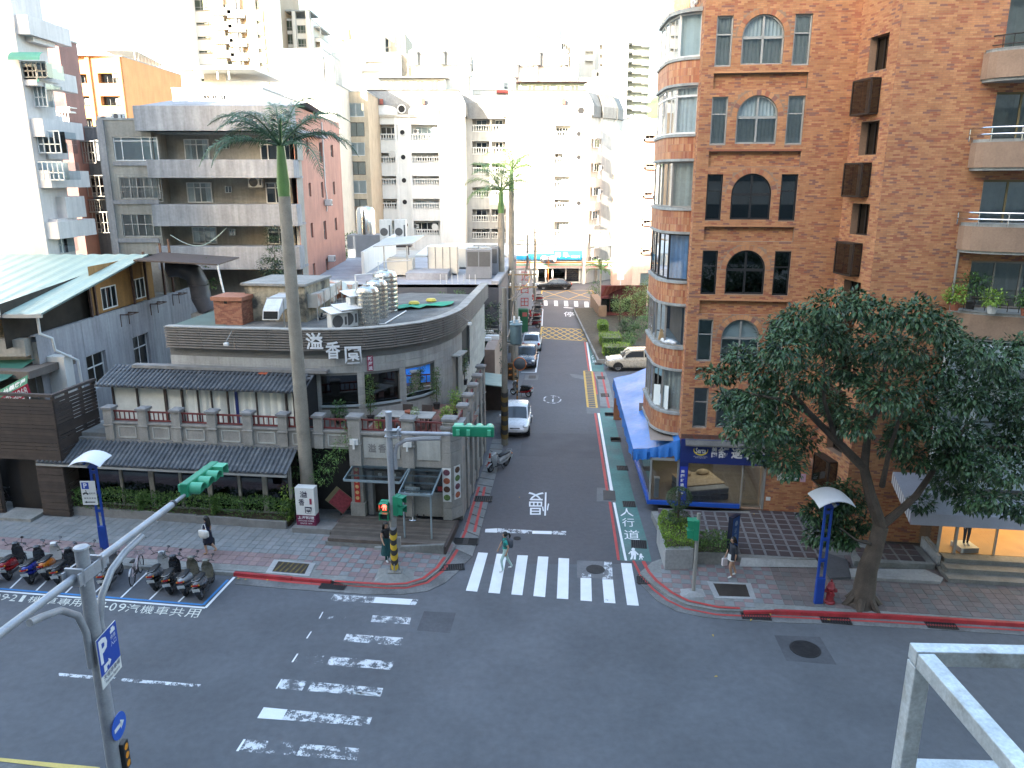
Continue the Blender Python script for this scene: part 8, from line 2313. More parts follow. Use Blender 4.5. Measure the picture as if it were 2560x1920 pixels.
def wheel(parent,x,y,z,r,w_,name='wheel',n=22,spokes=5):
 g=MB();prof=[(r*.62,-w_*.5),(r*.9,-w_*.5),(r,-w_*.28),(r,w_*.28),(r*.9,w_*.5),(r*.62,w_*.5)]
 rows=[[(x+rr*math.cos(t),y+yy,z+rr*math.sin(t))for t in[2*math.pi*i/n for i in range(n)]]for rr,yy in prof]
 g.grid(rows,close=True);o=g.build(name,m_tyre,parent,smooth=True)
 g=MB()
 rows=[[(x+rr*math.cos(t),y+yy,z+rr*math.sin(t))for t in[2*math.pi*i/n for i in range(n)]]for rr,yy in((r*.63,-w_*.45),(r*.55,-w_*.40),(r*.55,w_*.40),(r*.63,w_*.45))]
 g.grid(rows,close=True)
 for k in range(spokes):
  a=2*math.pi*k/spokes;d=Vector((math.cos(a),0,math.sin(a)))
  g.bar(Vector((x,y,z)),Vector((x,y,z))+d*r*.58,r*.16,w_*.7,up=(0,1,0))
 g.cyl((x,y-w_*.4,z),(x,y+w_*.4,z),r*.16,n=10);g.build('rim',m_rim,o)
 return o
def make_scooter(name,label,body,shield,side,mirror=True,box=None,group=None,cat='scooter'):
 t=thing(name,label,cat,(0,0,0),0,group)
 wheel(t,.68,0,.235,.235,.10,'front_wheel');wheel(t,-.52,0,.235,.235,.11,'rear_wheel')
 g=MB();loft(g,[(-.84,.73,.04,.03),(-.74,.71,.12,.09),(-.50,.64,.165,.15),(-.22,.56,.17,.19),(.0,.50,.15,.17),(.10,.42,.12,.09)]);g.build('rear_body',body,t,smooth=True)
 g=MB();loft(g,[(-.70,.50,.10,.05),(-.45,.40,.15,.10),(-.1,.34,.15,.09),(.12,.31,.14,.05)],10);g.build('side_cover',side,t,smooth=True)
 g=MB();g.box(.02,.50,-.17,.17,.27,.33);g.build('floor_board',m_blk,t,bevel=.02)
 g=MB();rows=[]
 for(z,x,hw,th)in((.26,.52,.13,.08),(.42,.55,.19,.09),(.62,.58,.215,.11),(.80,.60,.20,.13),(.92,.57,.13,.10)):
  rows.append([(x-.10*abs(a)**1.6+th*(1-a*a)*.9,hw*a,z)for a in(-1,-.75,-.4,0,.4,.75,1)]+[(x-.09,hw*a*.9,z)for a in(.7,0,-.7)])
 g.grid(rows,close=True);g.add(rows[-1],[tuple(range(10))]);g.build('front_shield',shield,t,smooth=True)
 g=MB();pts=[]
 for i in range(8):
  a=rad(20+150*i/7);pts.append([(.68+.265*math.cos(a),.065*s-.0,.235+.265*math.sin(a)-(.02 if abs(s)==1 else 0))for s in(-1,-.4,.4,1)])
 g.grid(pts);g.build('front_fender',shield,t,smooth=True)
 g=MB();g.tube([(.56,0,.9),(.66,0,.5)],.04,8)
 for s in(-1,1):g.tube([(.64,s*.07,.52),(.69,s*.07,.235)],.022,6)
 g.build('fork',m_blk,t)
 g=MB();loft(g,[(-.72,.79,.10,.03),(-.55,.80,.145,.055),(-.25,.775,.15,.06),(-.02,.75,.13,.055),(.07,.70,.09,.03)],12);g.build('seat',m_seat,t,smooth=True)
 g=MB();loft(g,[(.40,.98,.09,.05),(.50,1.0,.14,.07),(.60,.96,.11,.06),(.66,.92,.05,.03)],10);hc=g.build('handlebar_cover',shield,t,smooth=True)
 g=MB();g.tube([(.40,-.34,1.0),(.46,-.2,1.02),(.48,0,1.0),(.46,.2,1.02),(.40,.34,1.0)],.017,8);g.build('handlebar',m_blk,t,smooth=True)
 for s in(-1,1):
  g=MB();g.tube([(.42,s*.3,1.01),(.39,s*.33,1.12)],.018,6);g.build('grip',m_blk,t)if False else None
  if mirror:
   g=MB();g.tube([(.45,s*.24,1.02),(.43,s*.30,1.14),(.42,s*.33,1.22)],.008,6);mo_=g.build('mirror_stem',m_blk,t)
   g=MB();g.ball((.42,s*.34,1.24),.062,12,6,(.3,1,.75));g.build('mirror',m_blk,mo_,smooth=True)
   g=MB();g.poly([(.40,s*.34+.052*math.cos(a),1.24+.038*math.sin(a))for a in[2*math.pi*i/14 for i in range(14)]]);g.build('mirror_face',m_mir,mo_)
 g=MB();g.ball((.665,0,.90),.06,10,6,(.6,1.6,.8));g.build('headlight',m_lamp,t,smooth=True)
 g=MB();g.box(-.855,-.80,-.09,.09,.66,.72);g.build('tail_light',m_tail,t,bevel=.012)
 for s in(-1,1):g=MB();g.box(-.83,-.78,s*.10,s*.14,.67,.71);g.build('indicator',m_ind,t)
 g=MB();g.tube([(-.60,-.12,.84),(-.78,-.11,.87),(-.86,0,.88),(-.78,.11,.87),(-.60,.12,.84)],.014,8);g.build('grab_rail',m_rim,t,smooth=True)
 g=MB();g.hexa([(-.82,-.13,.43),(-.82,.13,.43),(-.81,.13,.43),(-.81,-.13,.43),(-.87,-.13,.58),(-.87,.13,.58),(-.86,.13,.58),(-.86,-.13,.58)]);pl=g.build('number_plate',m_plate,t)
 g=MB();g.hexa([(-.70,-.09,.20),(-.70,.09,.20),(-.68,.09,.20),(-.68,-.09,.20),(-.83,-.08,.45),(-.83,.08,.45),(-.81,.08,.45),(-.81,-.08,.45)]);g.build('mud_flap',m_blk,t)
 g=MB();g.tube([(-.05,-.17,.24),(-.3,-.19,.26),(-.72,-.2,.34)],[.03,.05,.06],10);g.build('muffler',m_blk,t,smooth=True)
 g=MB();g.tube([(.0,.05,.28),(-.08,.24,.02)],.014,6);g.build('side_stand',m_blk,t)
 if box:g=MB();g.box(-1.0,-.68,-.18,.18,.86,1.12);g.build('top_box',box,t,bevel=.05)
 return t
PM={k:paintm(k,c)for k,c in dict(black=(.012,.012,.014),blue=(.01,.03,.26),red=(.30,.01,.015),grey=(.13,.13,.14),silver=(.38,.39,.40),white=(.62,.62,.60),orange=(.55,.15,.01),olive=(.14,.13,.10),purple=(.16,.05,.16),green=(.05,.16,.10),darkred=(.14,.015,.02)).items()}
SPX='scooters in the marked bay'
bayd=[(-55,1500,'black','black','grey','black scooter at the far left end of the scooter row'),(20,1452,'red','black','red','red and black scooter at the left of the scooter row'),(75,1462,'blue','black','blue','blue scooter with a white plate at the left of the row'),(118,1452,'orange','white','white','orange and white scooter in the left part of the row'),(152,1467,'black','black','silver','black scooter with a silver rail right of the orange one'),(205,1462,'purple','silver','black','purple and silver scooter behind the foreground mast'),(268,1478,'grey','grey','black','dark grey scooter right of the foreground mast'),(392,1478,'grey','silver','black','grey scooter beside the parked bicycle'),(425,1488,'black','black','black','black scooter third from the right end of the row'),(467,1492,'silver','olive','grey','silver grey scooter second from the right end of the row'),(505,1501,'grey','olive','black','dark scooter with a bright plate at the right end of the row')]
kd=mf(0,1);dirv=(gnd(*zb(240,bay(0)-235))-gnd(*zb(0,bay(0)-4)))
bang=math.atan2(dirv.y,dirv.x)
for i,(px,py,b,s,sd,lab)in enumerate(bayd):
 t=make_scooter('scooter',lab,PM[b],PM[s],PM[sd],True,None,SPX)
 q=gnd(px,py,0);d=Vector((math.cos(bang),math.sin(bang),0));q=q+d*.62
 t.location=(q.x,q.y,0);t.rotation_euler=(rad(-6),0,bang+R.uniform(-.07,.07))
t=make_scooter('scooter','silver scooter parked nose to the wall beside the red cone',PM['silver'],PM['silver'],PM['silver'],False,None);q=gnd(1248,1172,0);t.location=(q.x,q.y,.02);t.rotation_euler=(rad(-6),0,rad(-130))
t=make_scooter('scooter','black scooter with a red tail behind the striped mirror post',PM['black'],PM['black'],PM['red'],False,None);q=gnd(1305,990,0);t.location=(q.x,q.y,0);t.rotation_euler=(rad(-6),0,rad(150))
far=[('darkred','maroon'),('black','black'),('red','red'),('grey','grey'),('black','glossy black'),('silver','silver'),('grey','dull grey'),('red','bright red'),('white','white')]
for k,(c,nm)in enumerate(far):
 t=make_scooter('scooter',f'{nm} scooter, number {k + 1} from the parked cars, in the row along the far wall' if False else f'{nm} scooter in the row by the far wall, '+['nearest to the parked cars','second from the parked cars','third from the parked cars','fourth from the parked cars','fifth from the parked cars','sixth from the parked cars','third from the far crossing','second from the far crossing','nearest to the far crossing'][k],PM[c],PM[c],PM['black'],False,None,'scooters along the far wall')
 y=77.5+k*2.35;x=1.6+(y-58)*.057-.6;t.location=(x,y,0);t.rotation_euler=(rad(-6),0,rad(170-14*(k%3)))
def make_bike(label,frame_m,loc,rz,basket=True):
 t=thing('bicycle',label,'bicycle',loc,rz)
 for x in(-.52,.52):
  g=MB();n=26;r=.33
  g.tube([(x+r*math.cos(2*math.pi*i/n),0,.33+r*math.sin(2*math.pi*i/n))for i in range(n+1)],.02,6,False);w_=g.build('wheel',m_tyre,t,smooth=True)
  g=MB()
  for i in range(14):a=2*math.pi*i/14;g.bar((x,.02*(-1)**i,.33),(x+.31*math.cos(a),0,.33+.31*math.sin(a)),.004,.004)
  g.build('spokes',m_rim,w_)
 g=MB();bb_,hd_,st_=(-.05,0,.30),(.36,0,.78),(-.20,0,.78)
 for a,b in((bb_,hd_),(bb_,st_),(hd_,(-.16,0,.64)),(bb_,(-.52,0,.33)),(st_,(-.52,0,.33)),((.33,0,.86),(.52,0,.33))):g.tube([a,b],.016,6)
 g.build('frame',frame_m,t)
 g=MB();g.tube([(.20,-.28,.98),(.30,-.2,1.0),(.33,0,.96),(.30,.2,1.0),(.20,.28,.98)],.012,6);g.tube([(.33,0,.84),(.33,0,.97)],.014,6);g.build('handlebar',m_rim,t)
 g=MB();loft(g,[(-.36,.84,.10,.03),(-.22,.84,.08,.03),(-.08,.83,.03,.02)],10);g.tube([(-.2,0,.76),(-.22,0,.83)],.014,6);g.build('saddle',m_seat,t,smooth=True)
 g=MB();pts=[[(-.52+.36*math.cos(a),y,.33+.36*math.sin(a))for y in(-.03,.03)]for a in[rad(40+110*i/7)for i in range(8)]];g.grid(pts);g.build('rear_fender',m_rim,t)
 g=MB();g.cyl((-.05,-.04,.30),(-.05,.04,.30),.09,n=14);g.bar((-.05,.05,.30),(.05,.05,.18),.02,.015);g.bar((-.05,-.05,.30),(-.15,-.05,.42),.02,.015);g.build('crank',m_blk,t)
 g=MB();g.tube([(-.15,.03,.3),(-.1,.2,.02)],.01,6);g.build('stand',m_blk,t)
 if basket:
  g=MB()
  for z in(.72,.82,.92):g.tube([(.42,-.14,z),(.66,-.14,z),(.66,.14,z),(.42,.14,z),(.42,-.14,z)],.006,4)
  for x,y in((.42,-.14),(.66,-.14),(.66,.14),(.42,.14),(.54,-.14),(.54,.14),(.66,0)):g.bar((x,y,.7),(x,y,.93),.008,.008)
  g.build('basket',m_rim,t)
 return t
q=gnd(332,1462,0)+d*.5;make_bike('pale bicycle parked among the scooters',paintm('pinkish',(.45,.36,.38)),(q.x,q.y,0),bang+.05)
q=gnd(30,1262,.11);make_bike('bicycle leaning by the slatted enclosure',paintm('bike_dark',(.05,.05,.06)),(q.x,q.y,.11),AM+.1,False)
q=gnd(8,1258,.11);make_bike('yellow green bicycle at the left edge of the pavement',paintm('bike_lime',(.25,.3,.06)),(q.x-.4,q.y+.6,.11),AM+.2)
m_cglass=mat('car_glass',(.025,.032,.040),.06,.05,2,spec=.8);m_trim=mat('car_trim_black',(.015,.015,.016),.5,.1)
def make_car(name,label,cat,paint,L_,W_,H_,hood,belt,gh,wb,wr=.31,suv=False,hatch=False,plate=True):
 t=thing(name,label,cat)
 hl,hw=L_/2,W_/2
 fz,cz=hood;c0,c1,c2,c3=gh
 tail_z=belt-(.02 if hatch or suv else .06)
 st=[(-hl,.30,.62,tail_z-.22),(-hl+.05,.80,.50,tail_z-.08),(-hl+.22,.93,.30,tail_z),(c3,.97,.22,belt),((c3+c0)/2,1.0,.20,belt),(c0,.99,.21,cz),(hl-.75,.96,.22,(fz+cz)/2+.03),(hl-.32,.90,.24,fz),(hl-.10,.78,.32,fz-.10),(hl,.55,.40,fz-.24)]
 g=MB();rows=[]
 for(x,wf,zb_,zt)in st:
  w_=hw*wf;zm=zb_+(zt-zb_)*.5
  half=[(w_*.86,zb_),(w_*.98,zb_+(zt-zb_)*.22),(w_,zm),(w_*.985,zb_+(zt-zb_)*.82),(w_*.90,zt-.02),(w_*.55,zt+.015)]
  rows.append([(x,y,z)for y,z in half]+[(x,0,zt+.03)]+[(x,-y,z)for y,z in reversed(half)]+[(x,0,zb_)])
 g.grid(rows,close=True);n=len(rows[0]);g.add(rows[0],[tuple(range(n-1,-1,-1))]);g.add(rows[-1],[tuple(range(n))])
 body=g.build('body',paint,t,smooth=True,sharp=50)
 sm=body.modifiers.new('sub','SUBSURF');sm.levels=1;sm.render_levels=2
 wt=hw*.76;wbm=hw*.94
 def cab(u,v):
  pass
 base=[(c0,wbm*.92),(c3,wbm*.92)]
 P0,P1,P2,P3=(c0,belt-.03),(c1,H_-.05),(c2,H_-.06),(c3,belt-.03)
 g=MB();rows=[]
 for(x,z,ww)in((c0+.04,cz-.05,wbm*.9),(c0*.5+c1*.5,(belt+H_)/2-.0,(wbm*.93+wt)/2),(c1,H_-.06,wt),((c1+c2)/2,H_,wt*1.0),(c2,H_-.05,wt*.98),(c2*.45+c3*.55,(belt+H_)/2,(wbm*.92+wt)/2),(c3-.02,belt-.06,wbm*.88)):
  zb_=belt-.08
  rows.append([(x,ww if z>belt+.3 else ww,z-.02),(x,ww*.7,z+.01),(x,0,z+.025),(x,-ww*.7,z+.01),(x,-ww,z-.02)])
 roof=[r for r in rows]
 g.grid(roof)
 for s in(0,4):
  sg=1 if s==0 else-1
  lo=[(r[s][0],sg*wbm*.97,belt-.06)for r in roof]
  g.grid([[r[s]for r in roof],lo]if sg<0 else[lo,[r[s]for r in roof]])
 cb=g.build('cabin',paint,t,smooth=True,sharp=30)
 def lerp3(a,b,k):return Vector(a).lerp(Vector(b),k)
 e=.012
 def glassq(name,pts):g=MB();g.poly([tuple(p)for p in pts]);return g.build(name,m_cglass,t)
 g=MB();ws=[[tuple(Vector(p)+Vector((.012,0,.012)))for p in(lerp3(roof[i][0],roof[i][2],.10),roof[i][1],roof[i][2],roof[i][3],lerp3(roof[i][4],roof[i][2],.10))]for i in(0,1,2)]
 ws[2]=[tuple(Vector(a).lerp(Vector(b),.10))for a,b in zip(ws[2],ws[1])];g.grid(ws);g.build('windscreen',m_cglass,t,smooth=True)
 g=MB();ws=[[tuple(Vector(p)+Vector((-.012,0,.012)))for p in(lerp3(roof[i][0],roof[i][2],.14),roof[i][1],roof[i][2],roof[i][3],lerp3(roof[i][4],roof[i][2],.14))]for i in(4,5,6)]
 ws[0]=[tuple(Vector(a).lerp(Vector(b),.12))for a,b in zip(ws[0],ws[1])];ws[2]=[tuple(Vector(a).lerp(Vector(b),.25))for a,b in zip(ws[2],ws[1])];g.grid(ws);g.build('rear_window',m_cglass,t,smooth=True)
 for sg in(1,-1):
  idx=0 if sg>0 else 4
  def edge(u):
   pts=[Vector(r[idx])for r in roof];pts.sort(key=lambda p:-p.x)
   for a,b in zip(pts[:-1],pts[1:]):
    if b.x<=u<=a.x:return a.lerp(b,(a.x-u)/max(1e-6,a.x-b.x))
   return pts[-1]
  xs=[c1+(c0-c1)*.72,(c1+c2)/2+.05,c2+(c3-c2)*(.35 if not suv else .15)]+([c3+.25]if suv else[])
  for xa,xb in zip(xs[:-1],xs[1:]):
   pts=[]
   xa2,xb2=xa-.04,xb+.04
   k=6
   for i in range(k+1):
    x=xa2+(xb2-xa2)*i/k;ed=edge(x);lo=Vector((x,sg*wbm*.97,belt-.06));pts.append((ed.lerp(lo,.14),ed.lerp(lo,.86)))
   off=Vector((0,sg*e,0));poly=[p[0]+off for p in pts]+[p[1]+off for p in reversed(pts)]
   g=MB();g.poly([tuple(p)for p in(poly if sg<0 else reversed(poly))]);g.build('side_window',m_cglass,t)
  g=MB();g.ball((c0-.12,sg*(hw+.07),belt+.06),.11,10,6,(.5,.9,.75));g.build('door_mirror',paint,t,smooth=True)
  g=MB();g.ball((hl-.22,sg*hw*.66,fz-.10),.19,12,6,(.9,.75,.48));g.build('headlight',m_lamp,t,smooth=True)
  g=MB();g.ball((-hl+.12,sg*hw*.74,tail_z-.14),.17,12,6,(.55,.75,.8));g.build('tail_light',m_tail,t,smooth=True)
  for x in(wb/2,-wb/2):
   wheel(t,x+.02,sg*(hw-.10),wr,wr,.20,'wheel',22,7)
   g=MB();g.poly([(x+.02+(wr+.05)*math.cos(a),sg*(hw*.985),max(.2,wr+(wr+.05)*math.sin(a)))for a in([math.pi*i/12 for i in range(13)]if sg<0 else[math.pi-math.pi*i/12 for i in range(13)])]);g.build('wheel_arch',m_trim,t)
  for x in(.35,-.55):g=MB();g.box(x-.1,x+.1,sg*hw*.975-.02,sg*hw*.975+.02,belt-.17,belt-.13);g.build('door_handle',paint,t)
 g=MB();g.box(hl-.05,hl+.005,-hw*.42,hw*.42,.26,.40);g.build('lower_grille',m_trim,t,bevel=.03)
 g=MB();g.box(hl-.09,hl-.015,-hw*.34,hw*.34,fz-.24,fz-.15);g.build('grille',m_trim,t,bevel=.02)
 g=MB();g.box(hl,hl+.02,-.16,.16,.42,.56);g.build('number_plate',m_plate,t)
 g=MB();g.box(-hl-.02,-hl,-.16,.16,.62,.76);g.build('number_plate',m_plate,t)
 g=MB();g.box(-hl+.3,hl-.3,-hw*.9,hw*.9,.17,.24);g.build('underbody',m_trim,t)
 if suv:
  for sg in(1,-1):g=MB();g.tube([(c1-.1,sg*wt*.85,H_+.06),(c2+.1,sg*wt*.85,H_+.06)],.02,6);g.build('roof_rail',m_trim,t)
 return t
def park(t,px,py,ang,lon=0.0):
 q=gnd(px,py,0);t.location=(q.x,q.y,.0);t.rotation_euler=(0,0,ang)
wh=make_car('parked_car','white hatchback parked nose towards the junction on the side street','car',paintm('car_white',(.70,.70,.72)),3.80,1.70,1.50,(.80,.95),.98,(.85,.10,-1.25,-1.72),2.46,.30,hatch=True)
q=gnd(1287,1098,0);sd=Vector((.06,1,0)).normalized();c=q+sd*1.95;wh.location=(c.x,c.y,0);wh.rotation_euler=(0,0,math.atan2(-sd.y,-sd.x))
dk=make_car('parked_car','dark blue sedan parked facing the junction beside the white bay line','car',paintm('car_dark',(.02,.026,.045)),4.6,1.80,1.46,(.78,.94),.96,(.95,.2,-1.1,-1.85),2.7,.32)
q=gnd(1312,925,0);c=q+sd*2.3;dk.location=(c.x,c.y,0);dk.rotation_euler=(0,0,math.atan2(-sd.y,-sd.x))
sv=make_car('parked_car','silver sedan parked behind the dark blue one, tail towards the junction','car',paintm('car_silver',(.52,.52,.53),.2),4.5,1.77,1.46,(.78,.94),.97,(.95,.2,-1.15,-1.85),2.65,.31)
c=c+sd*6.1+Vector((.25,0,0));sv.location=(c.x,c.y,0);sv.rotation_euler=(0,0,math.atan2(sd.y,sd.x))
bk=make_car('car','black saloon crossing at the far end of the side street','car',paintm('car_black',(.012,.013,.015)),4.9,1.86,1.46,(.80,.96),.97,(1.0,.2,-1.2,-2.0),2.95,.34)
q=gnd(1386,725,0);bk.location=(q.x,q.y+.9,0);bk.rotation_euler=(0,0,math.pi)
su=make_car('parked_car','champagne off-roader parked nose out beside the clipped hedges','car',paintm('car_champagne',(.50,.45,.37),.15),4.4,1.80,1.72,(.95,1.08),1.10,(.95,.35,-1.85,-2.05),2.62,.36,suv=True)
q=gnd(1512,930,0);su.location=(q.x+2.35,q.y+1.0,0);su.rotation_euler=(0,0,math.pi+.02)
q=gnd(1225,1165,.03);co=thing('traffic_cone','red and white traffic cone by the wall','cone',(q.x,q.y,.03));g=MB();g.box(-.17,.17,-.17,.17,0,.04);g.lathe([(.14,.04),(.03,.7),(.0,.7)],(0,0,0),14);b_=g.build('body',mat('cone_red',(.45,.04,.02),.6,.1),co);g=MB();g.lathe([(.108,.26),(.076,.45)],(0,0,0),14);g.build('white_band',m_alu_w,b_)
m_cpole=mat('concrete_pole',(.22,.205,.17),.85,.2,1.5,streak=.15)
def upole(px,py,h,label,r=.17):
 q=gnd(px,py,0);o=thing('utility_pole',label,'utility pole',q);g=MB();g.cyl((0,0,0),(0,0,h),r,r*.62,14);g.build('shaft',m_cpole,o,smooth=True);return o,q
u1,q1=upole(1262,1112,8.9,'near concrete utility pole with transformers beside the white hatchback',.2)
hazard(u1,.205,.5,3.2,5,m1=mat('dim_yellow',(.16,.105,.03),.7,.2))
m_tr=mat('transformer_teal',(.13,.20,.22),.5,.15,2,streak=.2)
for(x,y)in((.62,.0),(.62,.75)):
 g=MB();g.lathe([(.30,5.85),(.33,5.95),(.33,6.85),(.36,6.87),(.36,6.93),(.1,7.02)],(x,y,0),20);tr=g.build('transformer',m_tr,u1,smooth=True)
 for k in range(3):a=k*2.1;g=MB();g.lathe([(.04,0),(.06,.05),(.04,.1),(.06,.15),(.03,.22)],(x+.18*math.cos(a),y+.18*math.sin(a),7.0),8);g.build('bushing',m_alu_w,tr)
g=MB();g.box(.1,.9,-.06,.06,5.75,5.85);g.box(.1,.9,.6,.72,5.75,5.85);g.build('bracket',m_alu_g,u1)
u2,q2=upole(1283,945,8.1,'second concrete utility pole with two crossarms',.18)
g=MB();g.lathe([(.42,0),(.42,1.25),(.2,1.3)],(0,-.4,0),4);
g.build('base_guard',mat('base_guard',(.12,.08,.04),.8,.3),u2)
for k in range(5):
 g=MB();g.hexa([(-.33,-.72,.12+k*.24),(.33,-.72,.0+k*.24+.2),(.33,-.70,k*.24+.2),(-.33,-.70,.12+k*.24),(-.33,-.72,.22+k*.24),(.33,-.72,.1+k*.24+.2),(.33,-.70,.1+k*.24+.2),(-.33,-.70,.22+k*.24)]);g.build('hazard_stripe',m_or if k%2 else m_bb,u2)
for z in(7.75,6.85):
 g=MB();g.box(-.35,1.75,-.05,.05,z,z+.11);ca_=g.build('crossarm',mat('timber_arm',(.26,.19,.11),.8,.2),u2)
 for x in(-.2,.5,1.1,1.65):g=MB();g.lathe([(.05,0),(.08,.05),(.05,.1),(.08,.16),(.03,.24)],(x,0,z+.11),8);g.build('insulator',m_alu_w,ca_)
g=MB();g.bar((.1,0,6.0),(1.3,0,6.85),.05,.05);g.bar((.1,0,6.9),(1.3,0,7.75),.05,.05);g.build('strut',m_alu_g,u2)
g=MB();g.tube([(.2,-.05,0),(.2,-.05,5.9)],.06,8);g.tube([(.32,-.05,0),(.32,-.05,5.4)],.05,8);g.build('conduit',m_alu,u2)
u3,q3=upole(1336,752,9.6,'far utility pole near the box junction',.18)
u4,q4=upole(1318,800,9.0,'third utility pole beside the row of far scooters',.17)
for uu in(u3,u4):
 g=MB();g.box(-.9,.9,-.05,.05,8.3,8.4);g.build('crossarm',MATS['timber_arm'],uu)
m_wire=mat('black_cable',(.02,.02,.022),.6,.1);m_slv=mat('orange_sleeve',(.50,.24,.05),.6,.1)
def wire(a,b,sag,label,m=m_wire,r=.02,n=14):
 a,b=Vector(a),Vector(b);o=thing('overhead_cable',label,'cable',a);g=MB()
 g.tube([(b-a)*t+Vector((0,0,-sag*4*t*(1-t)))for t in[i/n for i in range(n+1)]],r,5);g.build('line',m,o);return o
def top(q,z,dx=0,dy=0):return(q.x+dx,q.y+dy,z)
k=0
for(a,b,s,r,lab)in((top(q1,8.7),top(q2,7.98,-.2),.25,.02,'upper cable from the near pole to the second pole'),(top(q1,8.3),top(q2,7.1,.5),.4,.025,'lower cable from the near pole to the second pole'),(top(q2,7.98,1.1),top(q4,8.5,.5),.3,.02,'outer cable from the second pole to the third'),(top(q2,7.1,1.1),top(q4,8.4,-.5),.5,.02,'inner cable from the second pole to the third'),(top(q2,7.1,1.65),top(q4,7.3),.8,.035,'thick sagging cable between the second and third poles'),(top(q4,8.5,.5),top(q3,8.5,.5),.3,.02,'right cable from the third pole to the far pole'),(top(q4,8.5,-.5),top(q3,8.5,-.5),.3,.02,'left cable from the third pole to the far pole'),(top(q2,6.0),top(q4,6.2),.7,.05,'telephone bundle along the left side of the street'),(top(q3,8.4,.8),(13.5,112,7.5),.5,.03,'cable crossing from the far pole to the corner tower'),(top(q1,6.2),top(q2,5.9),.9,.045,'drooping telephone bundle below the transformers')):
 wire(a,b,s,lab,m_wire,r)
for(a,b,s,lab)in((top(q2,7.9,1.65),top(q4,8.5,.9),.15,'upper orange sleeved cable over the parked cars'),(top(q2,6.95,1.1),top(q4,6.2,.3),.35,'lower orange sleeved cable over the parked cars'),(top(q2,6.7,.3),top(q4,4.6,.4),.3,'slanting orange stay wire beside the wall')):
 wire(a,b,s,lab,m_slv,.05)
q=gnd(1293,1010,0);cm=thing('traffic_mirror','round traffic mirror on a black and orange striped post','traffic mirror',q)
g=MB();g.cyl((0,0,0),(0,0,2.75),.045,n=10);g.build('post',m_alu_g,cm);hazard(cm,.055,.1,2.0,5,m1=mat('dim_orange',(.3,.13,.03),.6,.2))
g=MB();rows=[[(.16+rr*math.cos(t),-.05+yy,2.75+rr*math.sin(t))for t in[2*math.pi*i/24 for i in range(24)]]for rr,yy in((.0,-.10),(.2,-.08),(.36,.0),(.42,.06))];g.grid(rows,close=True);g.build('mirror_back',mat('mirror_back',(.075,.085,.095),.5,.15,3),cm,smooth=True)
g=MB();n=28;g.tube([(.16+.42*math.cos(2*math.pi*i/n),.01,2.75+.42*math.sin(2*math.pi*i/n))for i in range(n+1)],.035,6,False);g.build('orange_rim',mat('orange_rim',(.60,.16,.03),.5,.05),cm,smooth=True)
q=gnd(1374,722,0);fm=thing('traffic_mirror','pair of round mirrors at the far junction before the shop','traffic mirror',(q.x,q.y+4.5,0));g=MB();g.cyl((0,0,0),(0,0,4.0),.06);g.build('post',m_or,fm)
for x in(-.6,.6):g=MB();g.lathe([(.55,0),(.5,.06),(.2,.12),(.0,.13)],(0,0,0),20);o=g.build('mirror',m_mir,fm,smooth=True);o.location=(x,-.1,3.6);o.rotation_euler=(rad(80),0,rad(10*x))
q=gnd(1302,830,0);gx=thing('utility_cabinet','green utility cabinet behind the parked silver sedan','cabinet',(q.x,q.y,0));g=MB();g.box(-.7,.7,-.3,.5,0,2.3);b_=g.build('case',mat('cabinet_green',(.03,.13,.06),.5,.1),gx,bevel=.02);g=MB();g.box(.15,.6,-.32,-.3,1.6,2.0);g.build('notice',mat('notice_red',(.5,.12,.1),.6,.3),b_);g=MB();g.box(-.02,.02,-.315,-.3,.1,2.2);g.build('door_gap',m_dark,b_)
q=at(1314,725,80);bn=thing('banner','pale banner with red characters hung beside the scooter row','banner',(q.x-.1,80,0));g=MB();g.box(-.75,.75,-.05,.0,1.5,5.6);b_=g.build('cloth',mat('banner_pink',(.55,.48,.47),.8,.06),bn)
g=MB();g.box(-.85,-.77,-.05,.05,0,5.7);g.build('pole',m_alu_g,bn)
g=MB()
for k,s in enumerate(('正','日','田')):text_quad(g,s,(-.4,-.055,4.5-k*1.35),(.4,-.055,4.5-k*1.35),(-.4,-.055,5.4-k*1.35),(.4,-.055,5.4-k*1.35))
g.build('lettering',m_rd,b_)
rc=thing('cafe','small cafe with a red sloping awning at the far right corner','cafe',gnd(1540,745,0));c0=gnd(1540,745,0)
def cq(px,py,z):q=gnd(px,py,z);return(q.x-c0.x,q.y-c0.y,z)
a,b,c,dd=cq(1502,742,2.6),cq(1577,722,2.6),cq(1575,712,3.9),cq(1515,716,3.9)
g=MB();n=12
for k in range(n):t0,t1=k/n,(k+.97)/n;A_,B_,C_,D_=map(Vector,(a,b,c,dd));g.mi=k%2;g.quad(A_.lerp(B_,t0),A_.lerp(B_,t1),D_.lerp(C_,t1),D_.lerp(C_,t0))
g.build('awning',[mat('awning_red',(.42,.10,.075),.8,.1),mat('awning_red2',(.50,.17,.13),.8,.1)],rc)
g=MB();g.box(a[0]+.2,b[0]+1,a[1]+1.5,a[1]+1.7,0,3.6);g.build('wall',mat('cafe_maroon',(.12,.03,.03),.8,.2),rc)
g=MB();g.box(a[0]-.5,b[0]-.5,a[1]-4.5,a[1]+1.5,.0,.12);g.build('red_floor',mat('cafe_floor',(.22,.045,.05),.7,.12),rc)
g=MB()
for x in(.2,1.2,2.4):g.box(a[0]+x,a[0]+x+.9,a[1]+1.3,a[1]+1.48,.8,2.2)
g.build('window',m_glass_d,rc)
gw=thing('garden_wall','tall brown garden wall pier with planting beside the far pavement','wall',gnd(1500,790,0));g=MB();g.box(-.45,.4,-2.5,6.5,0,1.5);g.build('pier',mat('brown_stucco',(.22,.14,.09),.85,.2),gw)
